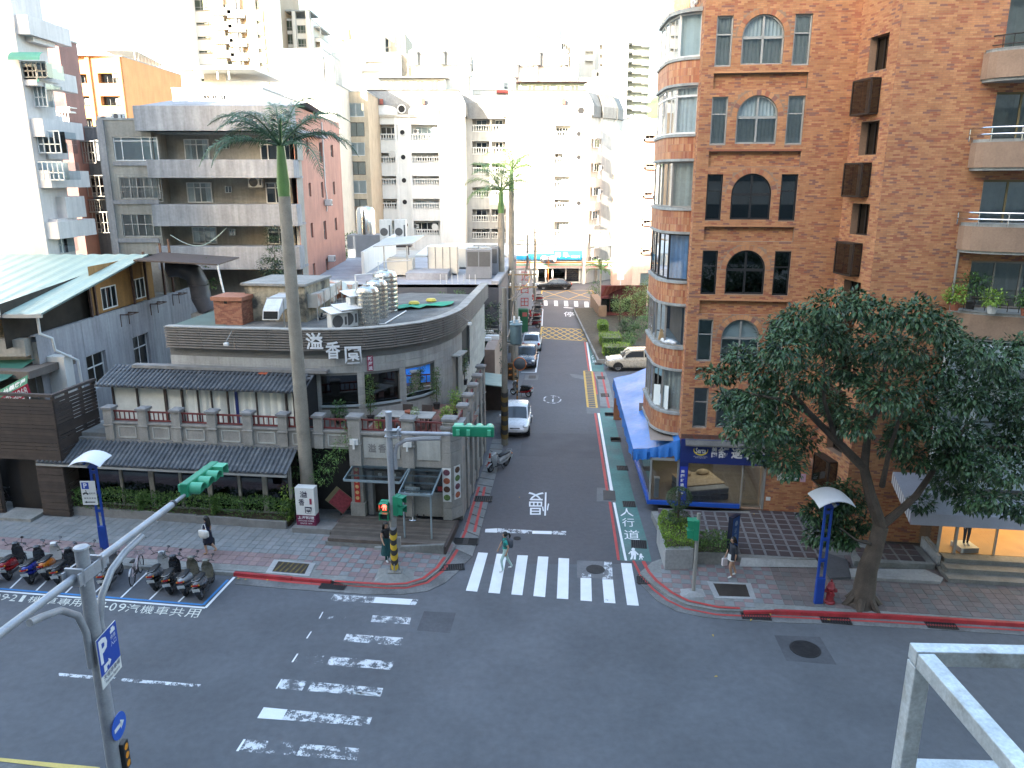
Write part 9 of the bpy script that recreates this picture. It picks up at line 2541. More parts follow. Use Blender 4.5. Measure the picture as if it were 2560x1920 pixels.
q=gnd(1548,790,0);sl2=thing('street_lamp','white post lamp in front of the red awning','street lamp',q);g=MB();g.cyl((0,0,0),(0,0,4.0),.07);g.build('post',m_alu_w,sl2);g=MB();g.box(-.35,.35,-.2,.2,4.0,4.6);g.build('lantern',m_curt,sl2)
q=gnd(1563,720,0);sl3=thing('street_lamp','tall curved street lamp between the corner tower and the pink flats','street lamp',(q.x,q.y+6,0));g=MB();g.tube([(0,0,0),(0,0,7.6),(.3,0,8.3),(1.2,0,8.6)],.07,8);g.build('post',m_alu,sl3);g=MB();g.box(1.1,1.7,-.12,.12,8.5,8.65);g.build('lantern',m_alu_w,sl3)
q=at(838,580,90);sl4=thing('street_lamp','grey swan neck lamp between the salmon wall and the beige flats','street lamp',(q.x,90,0));zt_=at(838,520,90).z;g=MB();g.tube([(0,0,0),(0,0,zt_-.8),(-.3,0,zt_-.2),(-1.1,0,zt_)],.09,8);g.build('post',m_alu,sl4);g=MB();g.box(-1.7,-1.0,-.15,.15,zt_-.05,zt_+.08);g.build('lantern',m_alu_w,sl4)
q=gnd(1232,1040,0);hr=thing('lean_to','lean-to with a pale green sheet roof behind the restaurant terrace','lean-to',q)
g=MB();g.hexa([(-.9,-1.6,2.5),(.75,-1.6,2.3),(.75,1.4,2.3),(-.9,1.4,2.5),(-.9,-1.6,2.56),(.75,-1.6,2.36),(.75,1.4,2.36),(-.9,1.4,2.56)]);g.build('sheet_roof',mat('sea_green_sheet',(.20,.27,.25),.5,.15),hr)
for x,y in((.7,-1.5),(.7,1.3),(-.85,-1.5)):g=MB();g.box(x-.07,x+.07,y-.07,y+.07,0,2.35);g.build('post',m_brown,hr)
g=MB();g.box(-.9,.6,1.3,1.4,0,2.3);g.build('back_board',m_brown,hr)
q=gnd(1222,985,0);wb_=thing('side_building','pinkish lane wall with pipes behind the terrace pillars','wall',(q.x+.3,q.y,0),rad(-3.4));g=MB();g.box(-.4,.3,-2,7.5,0,3.6);g.build('wall',mat('pinkish_wall',(.30,.22,.18),.85,.15),wb_)
for k in range(4):g=MB();g.tube([(-2.6,2.5+k*.5,3.9+.25*k),(.1,2.6+k*.5,3.8+.2*k)],.06,6);g.build('pipe',m_alu_g,wb_)
g=MB()
for k in range(5):x,y=-1.6+.5*(k%3),.2+.6*k;g.box(x,x+.9,y,y+.5,3.6,3.75+.06*k)
g.build('stacked_boards',m_alu_w,wb_)
m_skin=mat('skin',(.42,.25,.17),.6,.06,8);m_hair=mat('black_hair',(.012,.010,.010),.45,.1,12);m_shoe=mat('white_shoe',(.66,.66,.66),.6,.05)
def person(label,loc,rz,J,seg,hair_fn=None,extra=None,h=1.6):
 names=list(J);idx={n:i for i,n in enumerate(names)}
 me=bpy.data.meshes.new('body');me.from_pydata([J[n][:3]for n in names],[(idx[a],idx[b])for a,b,_ in seg],[])
 o=bpy.data.objects.new('body',me);COL.objects.link(o)
 md=o.modifiers.new('skin','SKIN');sv_=me.skin_vertices[0].data
 for n in names:
  r=J[n][3];sv_[idx[n]].radius=r if isinstance(r,tuple)else(r,r);sv_[idx[n]].use_root=(n=='pelvis')
 ss=o.modifiers.new('sub','SUBSURF');ss.levels=2;ss.render_levels=2
 dg=bpy.context.evaluated_depsgraph_get();m2=bpy.data.meshes.new_from_object(o.evaluated_get(dg));bpy.data.objects.remove(o)
 mats=[];
 for _,_,m in seg:
  if m not in mats:mats.append(m)
 m2.materials.clear()
 for m in mats:m2.materials.append(m)
 S=[(Vector(J[a][:3]),Vector(J[b][:3]),mats.index(m),(J[a][3]if not isinstance(J[a][3],tuple)else J[a][3][0]))for a,b,m in seg]
 for p in m2.polygons:
  c=p.center;best=None
  for a,b,k,r in S:
   ab=b-a;t=max(0,min(1,(c-a).dot(ab)/max(1e-9,ab.dot(ab))));d=(c-(a+ab*t)).length-r*.6
   if best is None or d<best[0]:best=(d,k)
  p.material_index=best[1];p.use_smooth=True
 t=thing('person',label,'person',loc,rz)
 b=bpy.data.objects.new('body',m2);COL.objects.link(b);b.parent=t
 hx,hy,hz=J['head'][:3]
 g=MB()
 g.ball((hx+.098,hy,hz-.005),.016,8,5,(1,.8,1.4));
 for s in(-1,1):g.ball((hx-.005,hy+s*.083,hz-.01),.022,8,5,(.6,.35,1))
 g.build('nose_and_ears',m_skin,t,smooth=True)
 g=MB()
 for s in(-1,1):g.ball((hx+.085,hy+s*.032,hz+.018),.011,8,5,(.6,1.2,.6))
 g.build('eyes',m_hair,t,smooth=True)
 g=MB();g.ball((hx+.085,hy,hz-.05),.018,8,5,(.5,1.2,.4));g.build('mouth',mat('lips',(.30,.10,.09),.5,.05),t,smooth=True)
 if hair_fn:hair_fn(t,hx,hy,hz)
 if extra:extra(t,J)
 return t
def fingers(J,seg,side,wr,m):
 w=Vector(J[wr][:3]);el=Vector(J[wr.replace('wrist','elbow')][:3]);d=(w-el).normalized();s=Vector((0,1,0));sx=d.cross(s).normalized();y=sx.cross(d).normalized()
 pn=wr.replace('wrist','palm');p=w+d*.055;J[pn]=(*p,.026);seg.append((wr,pn,m))
 for i,(o,l)in enumerate(((-.022,.060),(-.007,.072),(.008,.068),(.022,.054))):
  a=p+d*.02+sx*o;b=a+d*l*.55+y*(-.010*side);c=b+d*l*.45+y*(-.018*side)
  n1,n2=f'{pn}f{i}a',f'{pn}f{i}b';J[n1]=(*b,.0085);J[n2]=(*c,.007);seg.append((pn,n1,m));seg.append((n1,n2,m))
 a=p+sx*-.035+d*.005;b=a+d*.03+sx*-.012;n1,n2=pn+'ta',pn+'tb';J[n1]=(*a,.0095);J[n2]=(*b,.008);seg.append((pn,n1,m));seg.append((n1,n2,m))
def base_body(st,arms,mt,mp,ms,msk,sleeve='mid',skirt=None,H=1.0,wide=1.0):
 J={'pelvis':(0,0,.90,(.125*wide,.10*wide)),'waist':(0,0,1.03,(.105*wide,.085*wide)),'chest':(.0,0,1.20,(.125*wide,.095*wide)),'neckb':(-.005,0,1.335,.055),'neck':(.005,0,1.40,.046),'jaw':(.025,0,1.455,.062),'head':(.012,0,1.53,.092),'crown':(.005,0,1.59,.062)}
 seg=[('pelvis','waist',mt),('waist','chest',mt),('chest','neckb',mt),('neckb','neck',msk),('neck','jaw',msk),('jaw','head',msk),('head','crown',msk)]
 for k,s,(kn,an)in(('L',1,st[0]),('R',-1,st[1])):
  J['hip'+k]=(0,s*.085,.86,.088);J['knee'+k]=(kn[0],s*.085,kn[1],.058);J['ankle'+k]=(an[0],s*.08,an[1],.040);J['foot'+k]=(an[0]+.06,s*.085,an[1]-.045,.038);J['toe'+k]=(an[0]+.16,s*.09,an[1]-.055,.028)
  seg+=[('pelvis','hip'+k,mp),('hip'+k,'knee'+k,mp),('knee'+k,'ankle'+k,mp if skirt is None else msk),('ankle'+k,'foot'+k,ms),('foot'+k,'toe'+k,ms)]
  if skirt:seg[-4]=('hip'+k,'knee'+k,skirt)
 for k,s,(el,wr)in(('L',1,arms[0]),('R',-1,arms[1])):
  J['sh'+k]=(-.005,s*.155,1.315,.058);J['arm'+k]=(el[0]*.4-.003,s*(.165+el[1]*.4),1.315+(el[2]-1.315)*.45,.044);J['elbow'+k]=(el[0],s*(.165+el[1]),el[2],.036);J['wrist'+k]=(wr[0],s*(.165+wr[1]),wr[2],.026)
  seg+=[('chest','sh'+k,mt),('sh'+k,'arm'+k,mt),('arm'+k,'elbow'+k,mt if sleeve=='long' else msk),('elbow'+k,'wrist'+k,msk)]
  if sleeve=='none':seg[-3]=('sh'+k,'arm'+k,msk)
  fingers(J,seg,s,'wrist'+k,msk)
 return J,seg
def hair_long(ln):
 def f(t,x,y,z):
  g=MB();g.ball((x-.018,y,z+.022),.112,14,8,(.98,.92,.95));
  rows=[]
  for i in range(9):
   s=i/8;w_=.095+.02*math.sin(math.pi*s)-.03*s;rows.append([(x-.05-.05*math.sin(s*1.6)-(.03*math.cos(a)if True else 0),y+w_*math.sin(a),z+.04-ln*s)for a in[math.pi*(-.62+1.24*k/10)for k in range(11)]])
  g.grid(rows);g.grid([[(q[0]-.045,q[1]*.9+y*.1,q[2])for q in reversed(r)]for r in rows]);o=g.build('hair',m_hair,t,smooth=True)
  cut_face(o,x)
 return f
def cut_face(o,x):
 import bmesh
 bm=bmesh.new();bm.from_mesh(o.data)
 hz=max(v.co.z for v in bm.verts)
 bmesh.ops.delete(bm,geom=[f for f in bm.faces if f.calc_center_median().x>x+.045 and f.calc_center_median().z<hz-.075],context='FACES');bm.to_mesh(o.data);bm.free()
def hair_tail(t,x,y,z):
 g=MB();g.ball((x-.015,y,z+.02),.110,14,8,(.98,.9,.95));o=g.build('hair',m_hair,t,smooth=True);cut_face(o,x)
 g=MB();g.tube([(x-.10,y,z+.03),(x-.17,y,z+.02),(x-.20,y,z-.06),(x-.18,y,z-.16)],[.03,.045,.04,.015],10);g.build('pony_tail',m_hair,t,smooth=True)
mt=lambda n,c:mat('cloth_'+n,c,.85,.12,9)
J,seg=base_body((((.16,.50),(.10,.10)),((-.10,.48),(-.28,.16))),(((-.10,.03,1.07),(-.03,.02,.84)),((.12,.03,1.08),(.22,.0,.90))),mt('teal',(.03,.30,.27)),mt('mint',(.42,.56,.53)),m_shoe,m_skin)
def ex1(t,J):
 g=MB();loft(g,[(-.30,1.16,.10,.12),(-.26,1.16,.14,.17),(-.16,1.17,.14,.18),(-.10,1.17,.12,.15)],12,pw=3.5);b=g.build('backpack',mt('backpack',(.07,.08,.10)),t,smooth=True)
 for s in(-1,1):g=MB();g.tube([(-.11,s*.10,1.32),(.0,s*.11,1.40),(.10,s*.11,1.30),(.09,s*.12,1.12),(-.10,s*.12,1.02)],.014,6);g.build('strap',MATS['cloth_backpack'],b)
q=gnd(1263,1428,0);person('woman in a teal shirt and pale trousers with a backpack on the crossing',(q.x,q.y,0.0),math.pi+.15,J,seg,hair_tail,ex1)
J,seg=base_body((((.03,.50),(.0,.10)),((.10,.50),(.08,.10))),(((.02,.06,1.06),(.20,-.09,1.08)),((-.02,.04,1.05),(.12,.05,.90))),mt('black_top',(.012,.012,.014)),mt('dark_green',(.008,.055,.06)),m_shoe,m_skin,'none')
def ex2(t,J):
 g=MB();rows=[]
 for i in range(7):
  s=i/6;r=.135+.10*s;rows.append([(.02+r*1.0*math.cos(a)+.012*math.sin(5*a)*s,r*1.05*math.sin(a)+.012*math.cos(7*a)*s,1.02-.70*s)for a in[2*math.pi*k/24 for k in range(24)]])
 g.grid(rows,close=True);g.build('wide_trousers',MATS['cloth_dark_green'],t,smooth=True)
 w_=J['palmL'];g=MB();g.box(w_[0]-.01,w_[0]+.07,w_[1]-.035,w_[1]+.035,w_[2]+.02,w_[2]+.032);g.build('phone',m_alu_w,t)
q=gnd(968,1402,.11);person('woman in dark wide trousers waiting beside the signal mast',(q.x,q.y,.11),-.9,J,seg,hair_long(.42),ex2)
J,seg=base_body((((.10,.49),(.05,.10)),((-.05,.46),(-.30,.22))),(((-.05,.03,1.07),(.03,.01,.84)),((.0,.05,1.07),(.05,.03,.84))),mt('navy',(.012,.016,.05)),m_skin,mt('tan_shoe',(.30,.18,.10)),m_skin,skirt=mt('navy_skirt',(.012,.014,.03)))
def ex3(t,J):
 g=MB();rows=[]
 for i in range(5):
  s=i/4;r=.15+.05*s;rows.append([(r*math.cos(a),r*1.05*math.sin(a),.98-.42*s)for a in[2*math.pi*k/20 for k in range(20)]])
 g.grid(rows,close=True);g.build('skirt',MATS['cloth_navy_skirt'],t,smooth=True)
 g=MB();loft(g,[(-.24,.95,.05,.12),(-.12,.93,.09,.17),(.08,.93,.09,.17),(.18,.96,.05,.12)],12,pw=3.2);g.T=None;b=g.build('shoulder_bag',mt('white_bag',(.62,.60,.58)),t,smooth=True);b.location=(0,.24,.06)
 g=MB();g.tube([(-.18,.24,1.08),(-.06,.17,1.36),(.03,.16,1.37),(.12,.24,1.08)],.013,6);g.build('strap',m_alu_w,b);b.children[-1].location=(0,-.24,-.06)
 w_=J['palmR'];g=MB();loft(g,[(-.20,.0,.06,.16),(-.1,.0,.10,.19),(.12,.0,.10,.19),(.22,0,.06,.15)],12,pw=3.5);b2=g.build('black_bag',m_seat,t,smooth=True);b2.location=(w_[0]+.03,w_[1],w_[2]-.30)
 g=MB();g.tube([(-.12,0,.17),(-.06,0,.29),(.06,0,.29),(.12,0,.17)],.012,6);g.build('bag_handle',m_seat,b2)
q=gnd(524,1386,.11);person('woman with a white shoulder bag and a black bag beside the hedge',(q.x,q.y,.11),math.pi-.3,J,seg,hair_long(.34),ex3)
J,seg=base_body((((.10,.48),(.0,.10)),((-.12,.48),(-.26,.11))),(((-.04,.05,1.06),(-.02,.03,.83)),((.04,.04,1.06),(.14,.02,.86))),mt('charcoal',(.03,.034,.045)),m_skin,m_shoe,m_skin,'long',skirt=m_skin)
def ex4(t,J):
 g=MB();rows=[]
 for i in range(4):
  s=i/3;r=.145+.02*s;rows.append([(r*math.cos(a)*(1-.1*s),r*1.12*math.sin(a),.99-.26*s)for a in[2*math.pi*k/20 for k in range(20)]])
 g.grid(rows,close=True);g.build('white_shorts',m_shoe,t,smooth=True)
 g=MB();rows=[]
 for i in range(5):
  s=i/4;r=.155+.035*s;rows.append([(r*math.cos(a)-.02,r*1.12*math.sin(a),1.28-.50*s)for a in[math.pi*(.22+1.56*k/20)for k in range(21)]])
 g.grid(rows);g.build('open_jacket',MATS['cloth_charcoal'],t,smooth=True)
 w_=J['palmR'];g=MB();g.box(-.10,.10,-.05,.05,-.28,0);b=g.build('paper_bag',mat('paper_bag',(.62,.55,.56),.7,.08),t);b.location=(w_[0]+.02,w_[1],w_[2]-.10);g=MB();g.tube([(-.06,0,0),(-.03,0,.1),(.03,0,.1),(.06,0,0)],.008,6);g.build('bag_handle',m_alu_w,b)
q=gnd(1826,1443,.11);person('woman in a dark jacket and white shorts before the corner planter',(q.x,q.y,.11),math.pi+.25,J,seg,hair_long(.22),ex4)
TD=BM
dm=thing('mannequin','dressed shop mannequin in the lit clothes shop window','mannequin',BM@Vector((sx+1.15,sy-.85,.78)),AM-1.4)
J,seg=base_body((((.02,.50),(.0,.10)),((.04,.50),(.03,.10))),(((-.03,.05,1.06),(.06,.03,.86)),((-.03,.05,1.06),(.06,.03,.86))),mt('navy_shirt',(.02,.03,.07)),mt('dark_jean',(.01,.012,.02)),m_shoe,m_alu_w)
tmp=person('temporary',(0,0,0),0,J,seg)
for c in list(tmp.children):
 if c.name.split('.')[0]=='body':c.parent=dm;c.name='figure'
 else:bpy.data.objects.remove(c)
bpy.data.objects.remove(tmp)
g=MB();g.box(-.35,.35,-.35,.35,-.18,.02);g.build('plinth',m_alu_w,dm)
def leafmat(name,cols,rough=.45):
 return mat(name,rnd=cols,rough=rough,var=.12,scale=3,spec=.5)
m_fic=leafmat('fig_leaves',[(.030,.075,.028),(.045,.10,.035),(.022,.055,.024),(.06,.12,.045),(.035,.085,.032),(.018,.045,.02),(.075,.14,.06)],.38)
m_bark=mat('tree_bark',(.085,.065,.05),.9,.3,2.5,bump=.8,bscale=18,streak=.2)
m_hedge=leafmat('hedge_leaves',[(.06,.13,.025),(.09,.18,.035),(.04,.09,.02),(.12,.21,.045),(.05,.11,.02)],.5)
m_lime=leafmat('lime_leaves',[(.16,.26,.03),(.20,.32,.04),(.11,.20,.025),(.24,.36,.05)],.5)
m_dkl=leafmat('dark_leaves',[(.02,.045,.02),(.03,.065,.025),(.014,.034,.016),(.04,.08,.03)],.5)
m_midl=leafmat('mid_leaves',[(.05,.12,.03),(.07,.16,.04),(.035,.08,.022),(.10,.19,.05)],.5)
m_sunl=leafmat('sunlit_leaves',[(.13,.19,.05),(.17,.24,.07),(.09,.14,.04),(.20,.27,.09)],.5)  # Paler greens with the sunlight put into the leaf colour
m_pot=mat('terracotta_pot',(.30,.10,.06),.8,.15,4);m_potd=mat('dark_pot',(.035,.033,.033),.7,.2,4);m_potw=mat('white_pot',(.55,.55,.53),.6,.1,4)
def leaf(g,p,d,up,l,w_,fold=.25):
 d=d.normalized();s=d.cross(up)
 if s.length<1e-4:s=Vector((1,0,0))
 s=s.normalized();n=s.cross(d)
 a,b=p,p+d*l;m1=p+d*l*.45;e=n*(w_*fold)
 g.add([a,m1+s*w_*.5+e,b-n*l*.12,m1-s*w_*.5+e,m1+d*l*.25],[(0,1,2,4),(0,4,2,3)])
def rv():
 while True:
  v=Vector((R.uniform(-1,1),R.uniform(-1,1),R.uniform(-1,1)))
  if .05<v.length<1:return v.normalized()
def clump(g,c,r,n,l,w_,droop=.3,shell=.55,sq=(1,1,1)):
 for _ in range(n):
  d=rv();rad_=r*(shell+(1-shell)*R.random());p=Vector(c)+Vector((d.x*sq[0],d.y*sq[1],d.z*sq[2]))*rad_
  dd=(d+rv()*.7+Vector((0,0,-droop))).normalized()
  g.rv=R.random()*.98+.01;k=R.uniform(.75,1.2);leaf(g,p,dd,Vector((0,0,1))+rv()*.3,l*k,w_*k)
def limb(g,pts,r0,r1,n=9):
 m=len(pts);g.tube(pts,[r0+(r1-r0)*i/(m-1)for i in range(m)],n)
tb=gnd(2155,1512,.08);ft_=thing('street_tree','big dark leaved fig tree on the pavement before the brick building','tree',tb)
def tp(px,py,Y):q=at(px,py,Y);return Vector((q.x-tb.x,q.y-tb.y,q.z-tb.z))
Yt=tb.y
zt=zz(2060,1080,.25316)
t0=Vector((0,0,0));t1=tp(*zt(430,1350),Yt+.05);t2=tp(*zt(510,1120),Yt+.1);t3=tp(*zt(560,930),Yt+.2)
g=MB();g.tube([Vector((-.05,0,-.05)),Vector((.0,0,.12)),t1,t2,t3],[.52,.40,.33,.27,.26],14);trunk=g.build('trunk',m_bark,ft_,smooth=True)
for k in range(6):
 a=k*1.05;g=MB();g.tube([Vector((.3*math.cos(a),.3*math.sin(a),.35)),Vector((.55*math.cos(a),.5*math.sin(a),.04)),Vector((.75*math.cos(a),.7*math.sin(a),-.04))],[.14,.12,.04],7);g.build('root',m_bark,ft_,smooth=True)
zq2=zz(1500,640,.5547)
br=[([t3,tp(2175,1235,Yt+.2),tp(2160,1170,Yt+.3),tp(2090,1100,Yt+.3),tp(2020,1030,Yt+.2),tp(1985,985,Yt)],.22,.07),([t3,tp(2240,1285,Yt+.2),tp(2290,1240,Yt+.3),tp(2345,1160,Yt+.4),tp(2420,1060,Yt+.6)],.17,.06),([tp(2160,1170,Yt+.3),tp(2170,1080,Yt+.6),tp(2200,980,Yt+1.0),tp(2220,880,Yt+1.3)],.15,.05),([tp(2205,1215,Yt+.2),tp(2225,1120,Yt-.6),tp(2260,1010,Yt-1.2)],.10,.04),([tp(2345,1160,Yt+.4),tp(2440,1120,Yt+.2),tp(2560,1115,Yt)],.10,.05),([tp(2020,1030,Yt+.2),tp(1950,1000,Yt-.3),tp(1880,985,Yt-.5)],.08,.03),([tp(2090,1100,Yt+.3),tp(2060,1000,Yt-.4),tp(2060,900,Yt-.5)],.09,.03),([t2,tp(2140,1350,Yt-.3),tp(2100,1320,Yt-.5)],.06,.02)]
for pts,r0,r1 in br:
 g=MB();limb(g,pts,r0,r1);g.build('limb',m_bark,trunk,smooth=True)
C_=[(1905,940,55),(1840,890,50),(1960,880,60),(1800,930,40),(2000,790,55),(2080,770,50),(1960,820,55),(2050,850,65),(2140,760,45),(2200,780,55),(2280,790,60),(2340,810,55),(2380,850,50),(2180,860,70),(2270,880,70),(2350,920,65),(2120,930,70),(2220,970,70),(2310,1000,65),(2030,950,70),(1950,990,60),(1880,1010,50),(1850,1060,50),(1920,1070,60),(1990,1090,55),(1900,1130,50),(1960,1150,50),(2400,990,60),(2450,920,55),(2500,900,60),(2550,940,60),(2480,1000,65),(2550,1040,60),(2420,1070,60),(2500,1100,55),(2380,1130,60),(2330,1080,55),(2440,1170,60),(2520,1190,55),(2300,1140,50),(2360,1210,50),(2420,1240,45),(2480,1250,45),(2540,1260,45),(2270,1060,55),(2130,1060,45),(2080,1010,55),(2240,1120,45),(2300,1250,35),(2050,820,45),(2420,880,45),(1870,1000,40),(1830,1000,35),(2560,870,50),(2590,1120,60),(2600,990,60)]
low=[(2060,1240,40),(2110,1220,38),(2030,1290,36),(2090,1300,42),(2130,1270,36),(2050,1340,34),(2100,1350,34),(2150,1310,30),(2075,1270,36),(2130,1350,26)]
g=MB();gc=[]
for(px,py,r)in C_+low:
 for _ in range(2):
  dy=R.uniform(-1.7,2.6)if(px,py,r)not in low else R.uniform(.5,1.3)
  c=tp(px+R.uniform(-16,16),py+R.uniform(-14,14),Yt+.3+dy);rr=r/70.0*R.uniform(.75,1.05)
  clump(g,c,rr,int(230*rr*rr/.6)+60,.22,.10,.55,.45,(1,1,.7))
crown=g.build('crown',m_fic,ft_)
def hedge(name,label,poly,z0,z1,n,l,m,cat='hedge',core=True,loc=None):
 c=sum((Vector((p[0],p[1],0))for p in poly),Vector())/len(poly);o=thing(name,label,cat,(c.x,c.y,z0))
 P_=[Vector((p[0]-c.x,p[1]-c.y,0))for p in poly]
 if core:g=MB();g.prism([(p.x*.94,p.y*.94)for p in P_],0,(z1-z0)*.9);g.build('core',m_dkl,o)
 g=MB();xs=[p.x for p in P_];ys=[p.y for p in P_];k=0
 while k<n:
  q=Vector((R.uniform(min(xs),max(xs)),R.uniform(min(ys),max(ys)),0))
  if not inside(q,P_):continue
  z=(z1-z0)*(1-R.random()**3*.9)+.06*math.sin(q.x*3+q.y*2)
  ed=R.random()
  if ed<.55:
   i=R.randrange(len(P_));q=P_[i].lerp(P_[(i+1)%len(P_)],R.random());z=(z1-z0)*R.random();out=Vector((q.x,q.y,0)).normalized()
   dd=out+Vector((0,0,.5))+rv()*.7
  else:dd=Vector((0,0,1))+rv()*.9
  g.rv=R.random()*.98+.01;leaf(g,q+Vector((0,0,z)),dd,rv(),l*R.uniform(.7,1.3),l*.5);k+=1
 g.build('foliage',m,o);return o
for k in range(3):
 a,b=uA+(uB-uA)*k/3,uA+(uB-uA)*(k+1)/3
 pl_=[mf(a,29.16),mf(b,29.08),mf(b,29.8),mf(a,29.8)]
 hedge('hedge',['left third of the hedge under the tiled gallery','middle third of the hedge under the tiled gallery','right third of the hedge, ending at the white sign pillar'][k],[(q.x,q.y)for q in pl_],.42,1.18,2600,.11,m_hedge,'hedge',False)
hedge('hedge','bright low hedge in the corner planter before the shop',[(a*.92+o0.x+cx*.08,b*.92+o0.y+cy*.08)for a,b in outer],.95,1.25,2600,.09,m_lime,'hedge',False)
hedge('hedge','green low hedge in the planter wing by the blue sign',[(a*.92+o1.x,b*.92+o1.y)for a,b in out2],.6,.95,1400,.09,m_hedge,'hedge',False)
q=gnd(*zs(530,1240),1.0);tpy=thing('topiary','clipped two tier shrub in the corner planter','shrub',(q.x,q.y,.95));g=MB();g.tube([(0,0,-.1),(0,0,1.5)],.05,7);g.build('stem',m_bark,tpy)
g=MB();clump(g,(0,0,1.25),.50,1500,.07,.045,0,.82,(1,1,.85));clump(g,(0,0,.45),.42,800,.07,.045,0,.8,(1.05,1.05,.6));g.build('foliage',m_dkl if False else leafmat('topiary_leaves',[(.035,.07,.02),(.05,.10,.03),(.025,.05,.016),(.07,.12,.035)]),tpy)
m_ptr=mat('palm_trunk',(.28,.25,.205),.85,.18,2,bump=.3,bscale=30,streak=.12);m_shaft=mat('palm_crownshaft',(.10,.20,.06),.4,.15,2);m_fr=leafmat('palm_fronds',[(.035,.085,.035),(.05,.11,.045),(.03,.07,.03),(.07,.135,.06),(.04,.10,.05)],.4);m_fry=leafmat('sunny_palm_fronds',[(.09,.16,.04),(.12,.20,.05),(.07,.125,.03),(.15,.22,.07)],.4)  # Sunny fronds are a paler copy, sunlight put into their greens
def frond_mesh(L_,nl,ll,mm,seed):
 rr=random.Random(seed);g=MB();pts=[]
 n=16
 for i in range(n+1):
  t=i/n;pts.append(Vector((L_*t*(1-.13*t*t),0,L_*(.36*t-.5*t*t*t))))
 g.rv=.3;g.tube(pts,[.035*(1-.8*i/n)+.004 for i in range(n+1)],5)
 for i in range(nl):
  t=.12+.88*i/nl;k=t*n;j=min(n-1,int(k));p=pts[j].lerp(pts[j+1],k-j);tn=(pts[j+1]-pts[j]).normalized()
  for s in(-1,1):
   l=ll*(math.sin(math.pi*min(1,t*.92+.10))**.55)*rr.uniform(.85,1.1);out=(Vector((0,s,0))*1.0+tn*(.55+.5*t)+Vector((0,0,rr.uniform(-.15,.45)))).normalized()
   mid=p+out*l*.5;end=mid+(out+Vector((0,0,-.75-.3*rr.random()))).normalized()*l*.5;w_=.035
   sd=tn*w_*.5;g.rv=rr.random()*.98+.01
   g.add([p-sd*.6,p+sd*.6,mid+sd,mid-sd,end],[(0,1,2,3),(3,2,4)])
 return g.mesh('frond',mm)
def palm(label,base,h,r0,r1,shaft,fr_specs,L_,mm,seed,ll=.62,lean=(0,0)):
 t=thing('palm_tree',label,'palm',base);g=MB();prof=[];n=40
 pts=[]
 for i in range(n+1):
  s=i/n;rr=r0+(r1-r0)*s+.05*math.exp(-((s-.02)/.05)**2);pts.append((Vector((lean[0]*s,lean[1]*s,h*s)),rr*(1+(.018 if i%2 else-.01))))
 g.tube([p for p,_ in pts],[r for _,r in pts],16);tr_=g.build('trunk',m_ptr,t,smooth=True)
 g=MB();b0=Vector((lean[0],lean[1],h));g.tube([b0,b0+Vector((0,0,shaft*.25)),b0+Vector((0,0,shaft))],[r1*.98,r1*1.08,r1*.62],14);g.build('crownshaft',m_shaft,t,smooth=True)
 c=b0+Vector((0,0,shaft));ms_=[frond_mesh(L_*k,52,ll,mm,seed+i)for i,k in enumerate((1.0,.9,1.08))]
 for i,(az,el,tw)in enumerate(fr_specs):
  o=bpy.data.objects.new('frond',ms_[i%3]);COL.objects.link(o);o.parent=t;o.location=c;o.rotation_euler=(rad(tw),rad(-el),rad(az))
 g=MB();g.tube([c-Vector((0,0,.15)),c+Vector((.05,0,.5)),c+Vector((.12,0,1.3))],[.07,.04,.01],6);g.build('spear_leaf',m_shaft,t)
 return t
pb=gnd(776,1298,.1)
h1=at(703,385,pb.y).z-.1
specs1=[(178,24,0),(160,14,10),(200,-6,-10),(135,30,5),(110,48,0),(65,44,0),(20,28,10),(-2,6,-8),(28,2,0),(-25,20,0),(-70,25,5),(-110,20,0),(-140,-8,10),(225,18,0),(-45,-14,0),(90,15,0)]
palm('tall royal palm rising in front of the restaurant',(pb.x,pb.y,.1),h1-1.6,.30,.235,1.9,specs1,3.3,m_fr,3,.72,(-.12,0))
p2=Vector((-.85,62.0,0));specs2=[(k*27+7*(k%3),[42,12,-12,28,-2][k%5],(k*13)%20-10)for k in range(14)]
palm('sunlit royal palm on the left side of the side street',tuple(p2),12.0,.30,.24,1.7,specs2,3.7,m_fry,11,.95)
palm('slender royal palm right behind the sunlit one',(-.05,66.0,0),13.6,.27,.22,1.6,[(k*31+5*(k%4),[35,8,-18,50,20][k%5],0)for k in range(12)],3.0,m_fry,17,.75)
q=gnd(1500,770,0);palm('small palm beside the red awning at the far corner',(q.x,q.y,0),4.0,.10,.08,.5,[(k*30+4*(k%3),[45,12,-10,25][k%4],0)for k in range(12)],2.2,m_fry,23,.5)
q=at(1298,600,78)
def bush(name,label,loc,blobs,l,m,cat='shrub',stem=0.0,dens=260,w_=.5):
 o=thing(name,label,cat,loc);g=MB()
 for(x,y,z,r)in blobs:clump(g,(x,y,z),r,int(dens*r*r/(l*l)*.028)+30,l,l*w_,.1,.5,(1,1,.85))
 g.build('crown' if stem else 'foliage',m,o)
 if stem:
  g=MB();bx_=sum(b[0]for b in blobs)/len(blobs);limb(g,[(0,0,0),(bx_*.4,0,stem*.55),(bx_,0,stem)],.05+stem*.022,.02);tr_=g.build('trunk',m_bark,o)
  for(x,y,z,r)in blobs[:4]:g=MB();limb(g,[(bx_*.4,0,stem*.55),(x*.6,y*.6,(z+stem*.55)/2),(x,y,z)],.03+stem*.008,.01);g.build('limb',m_bark,tr_)
 return o
q=at(690,690,52);bush('tree','dark evergreen tree growing before the grey terraces',(q.x,52,0),[(0,0,11.3-3.2+k*.75,.95-.09*k)for k in range(5)]+[(.4,.2,8.5,.9),(-.5,0,8.9,.85),(.1,0,7.6,1.0)],.16,m_dkl,'tree',8,330)
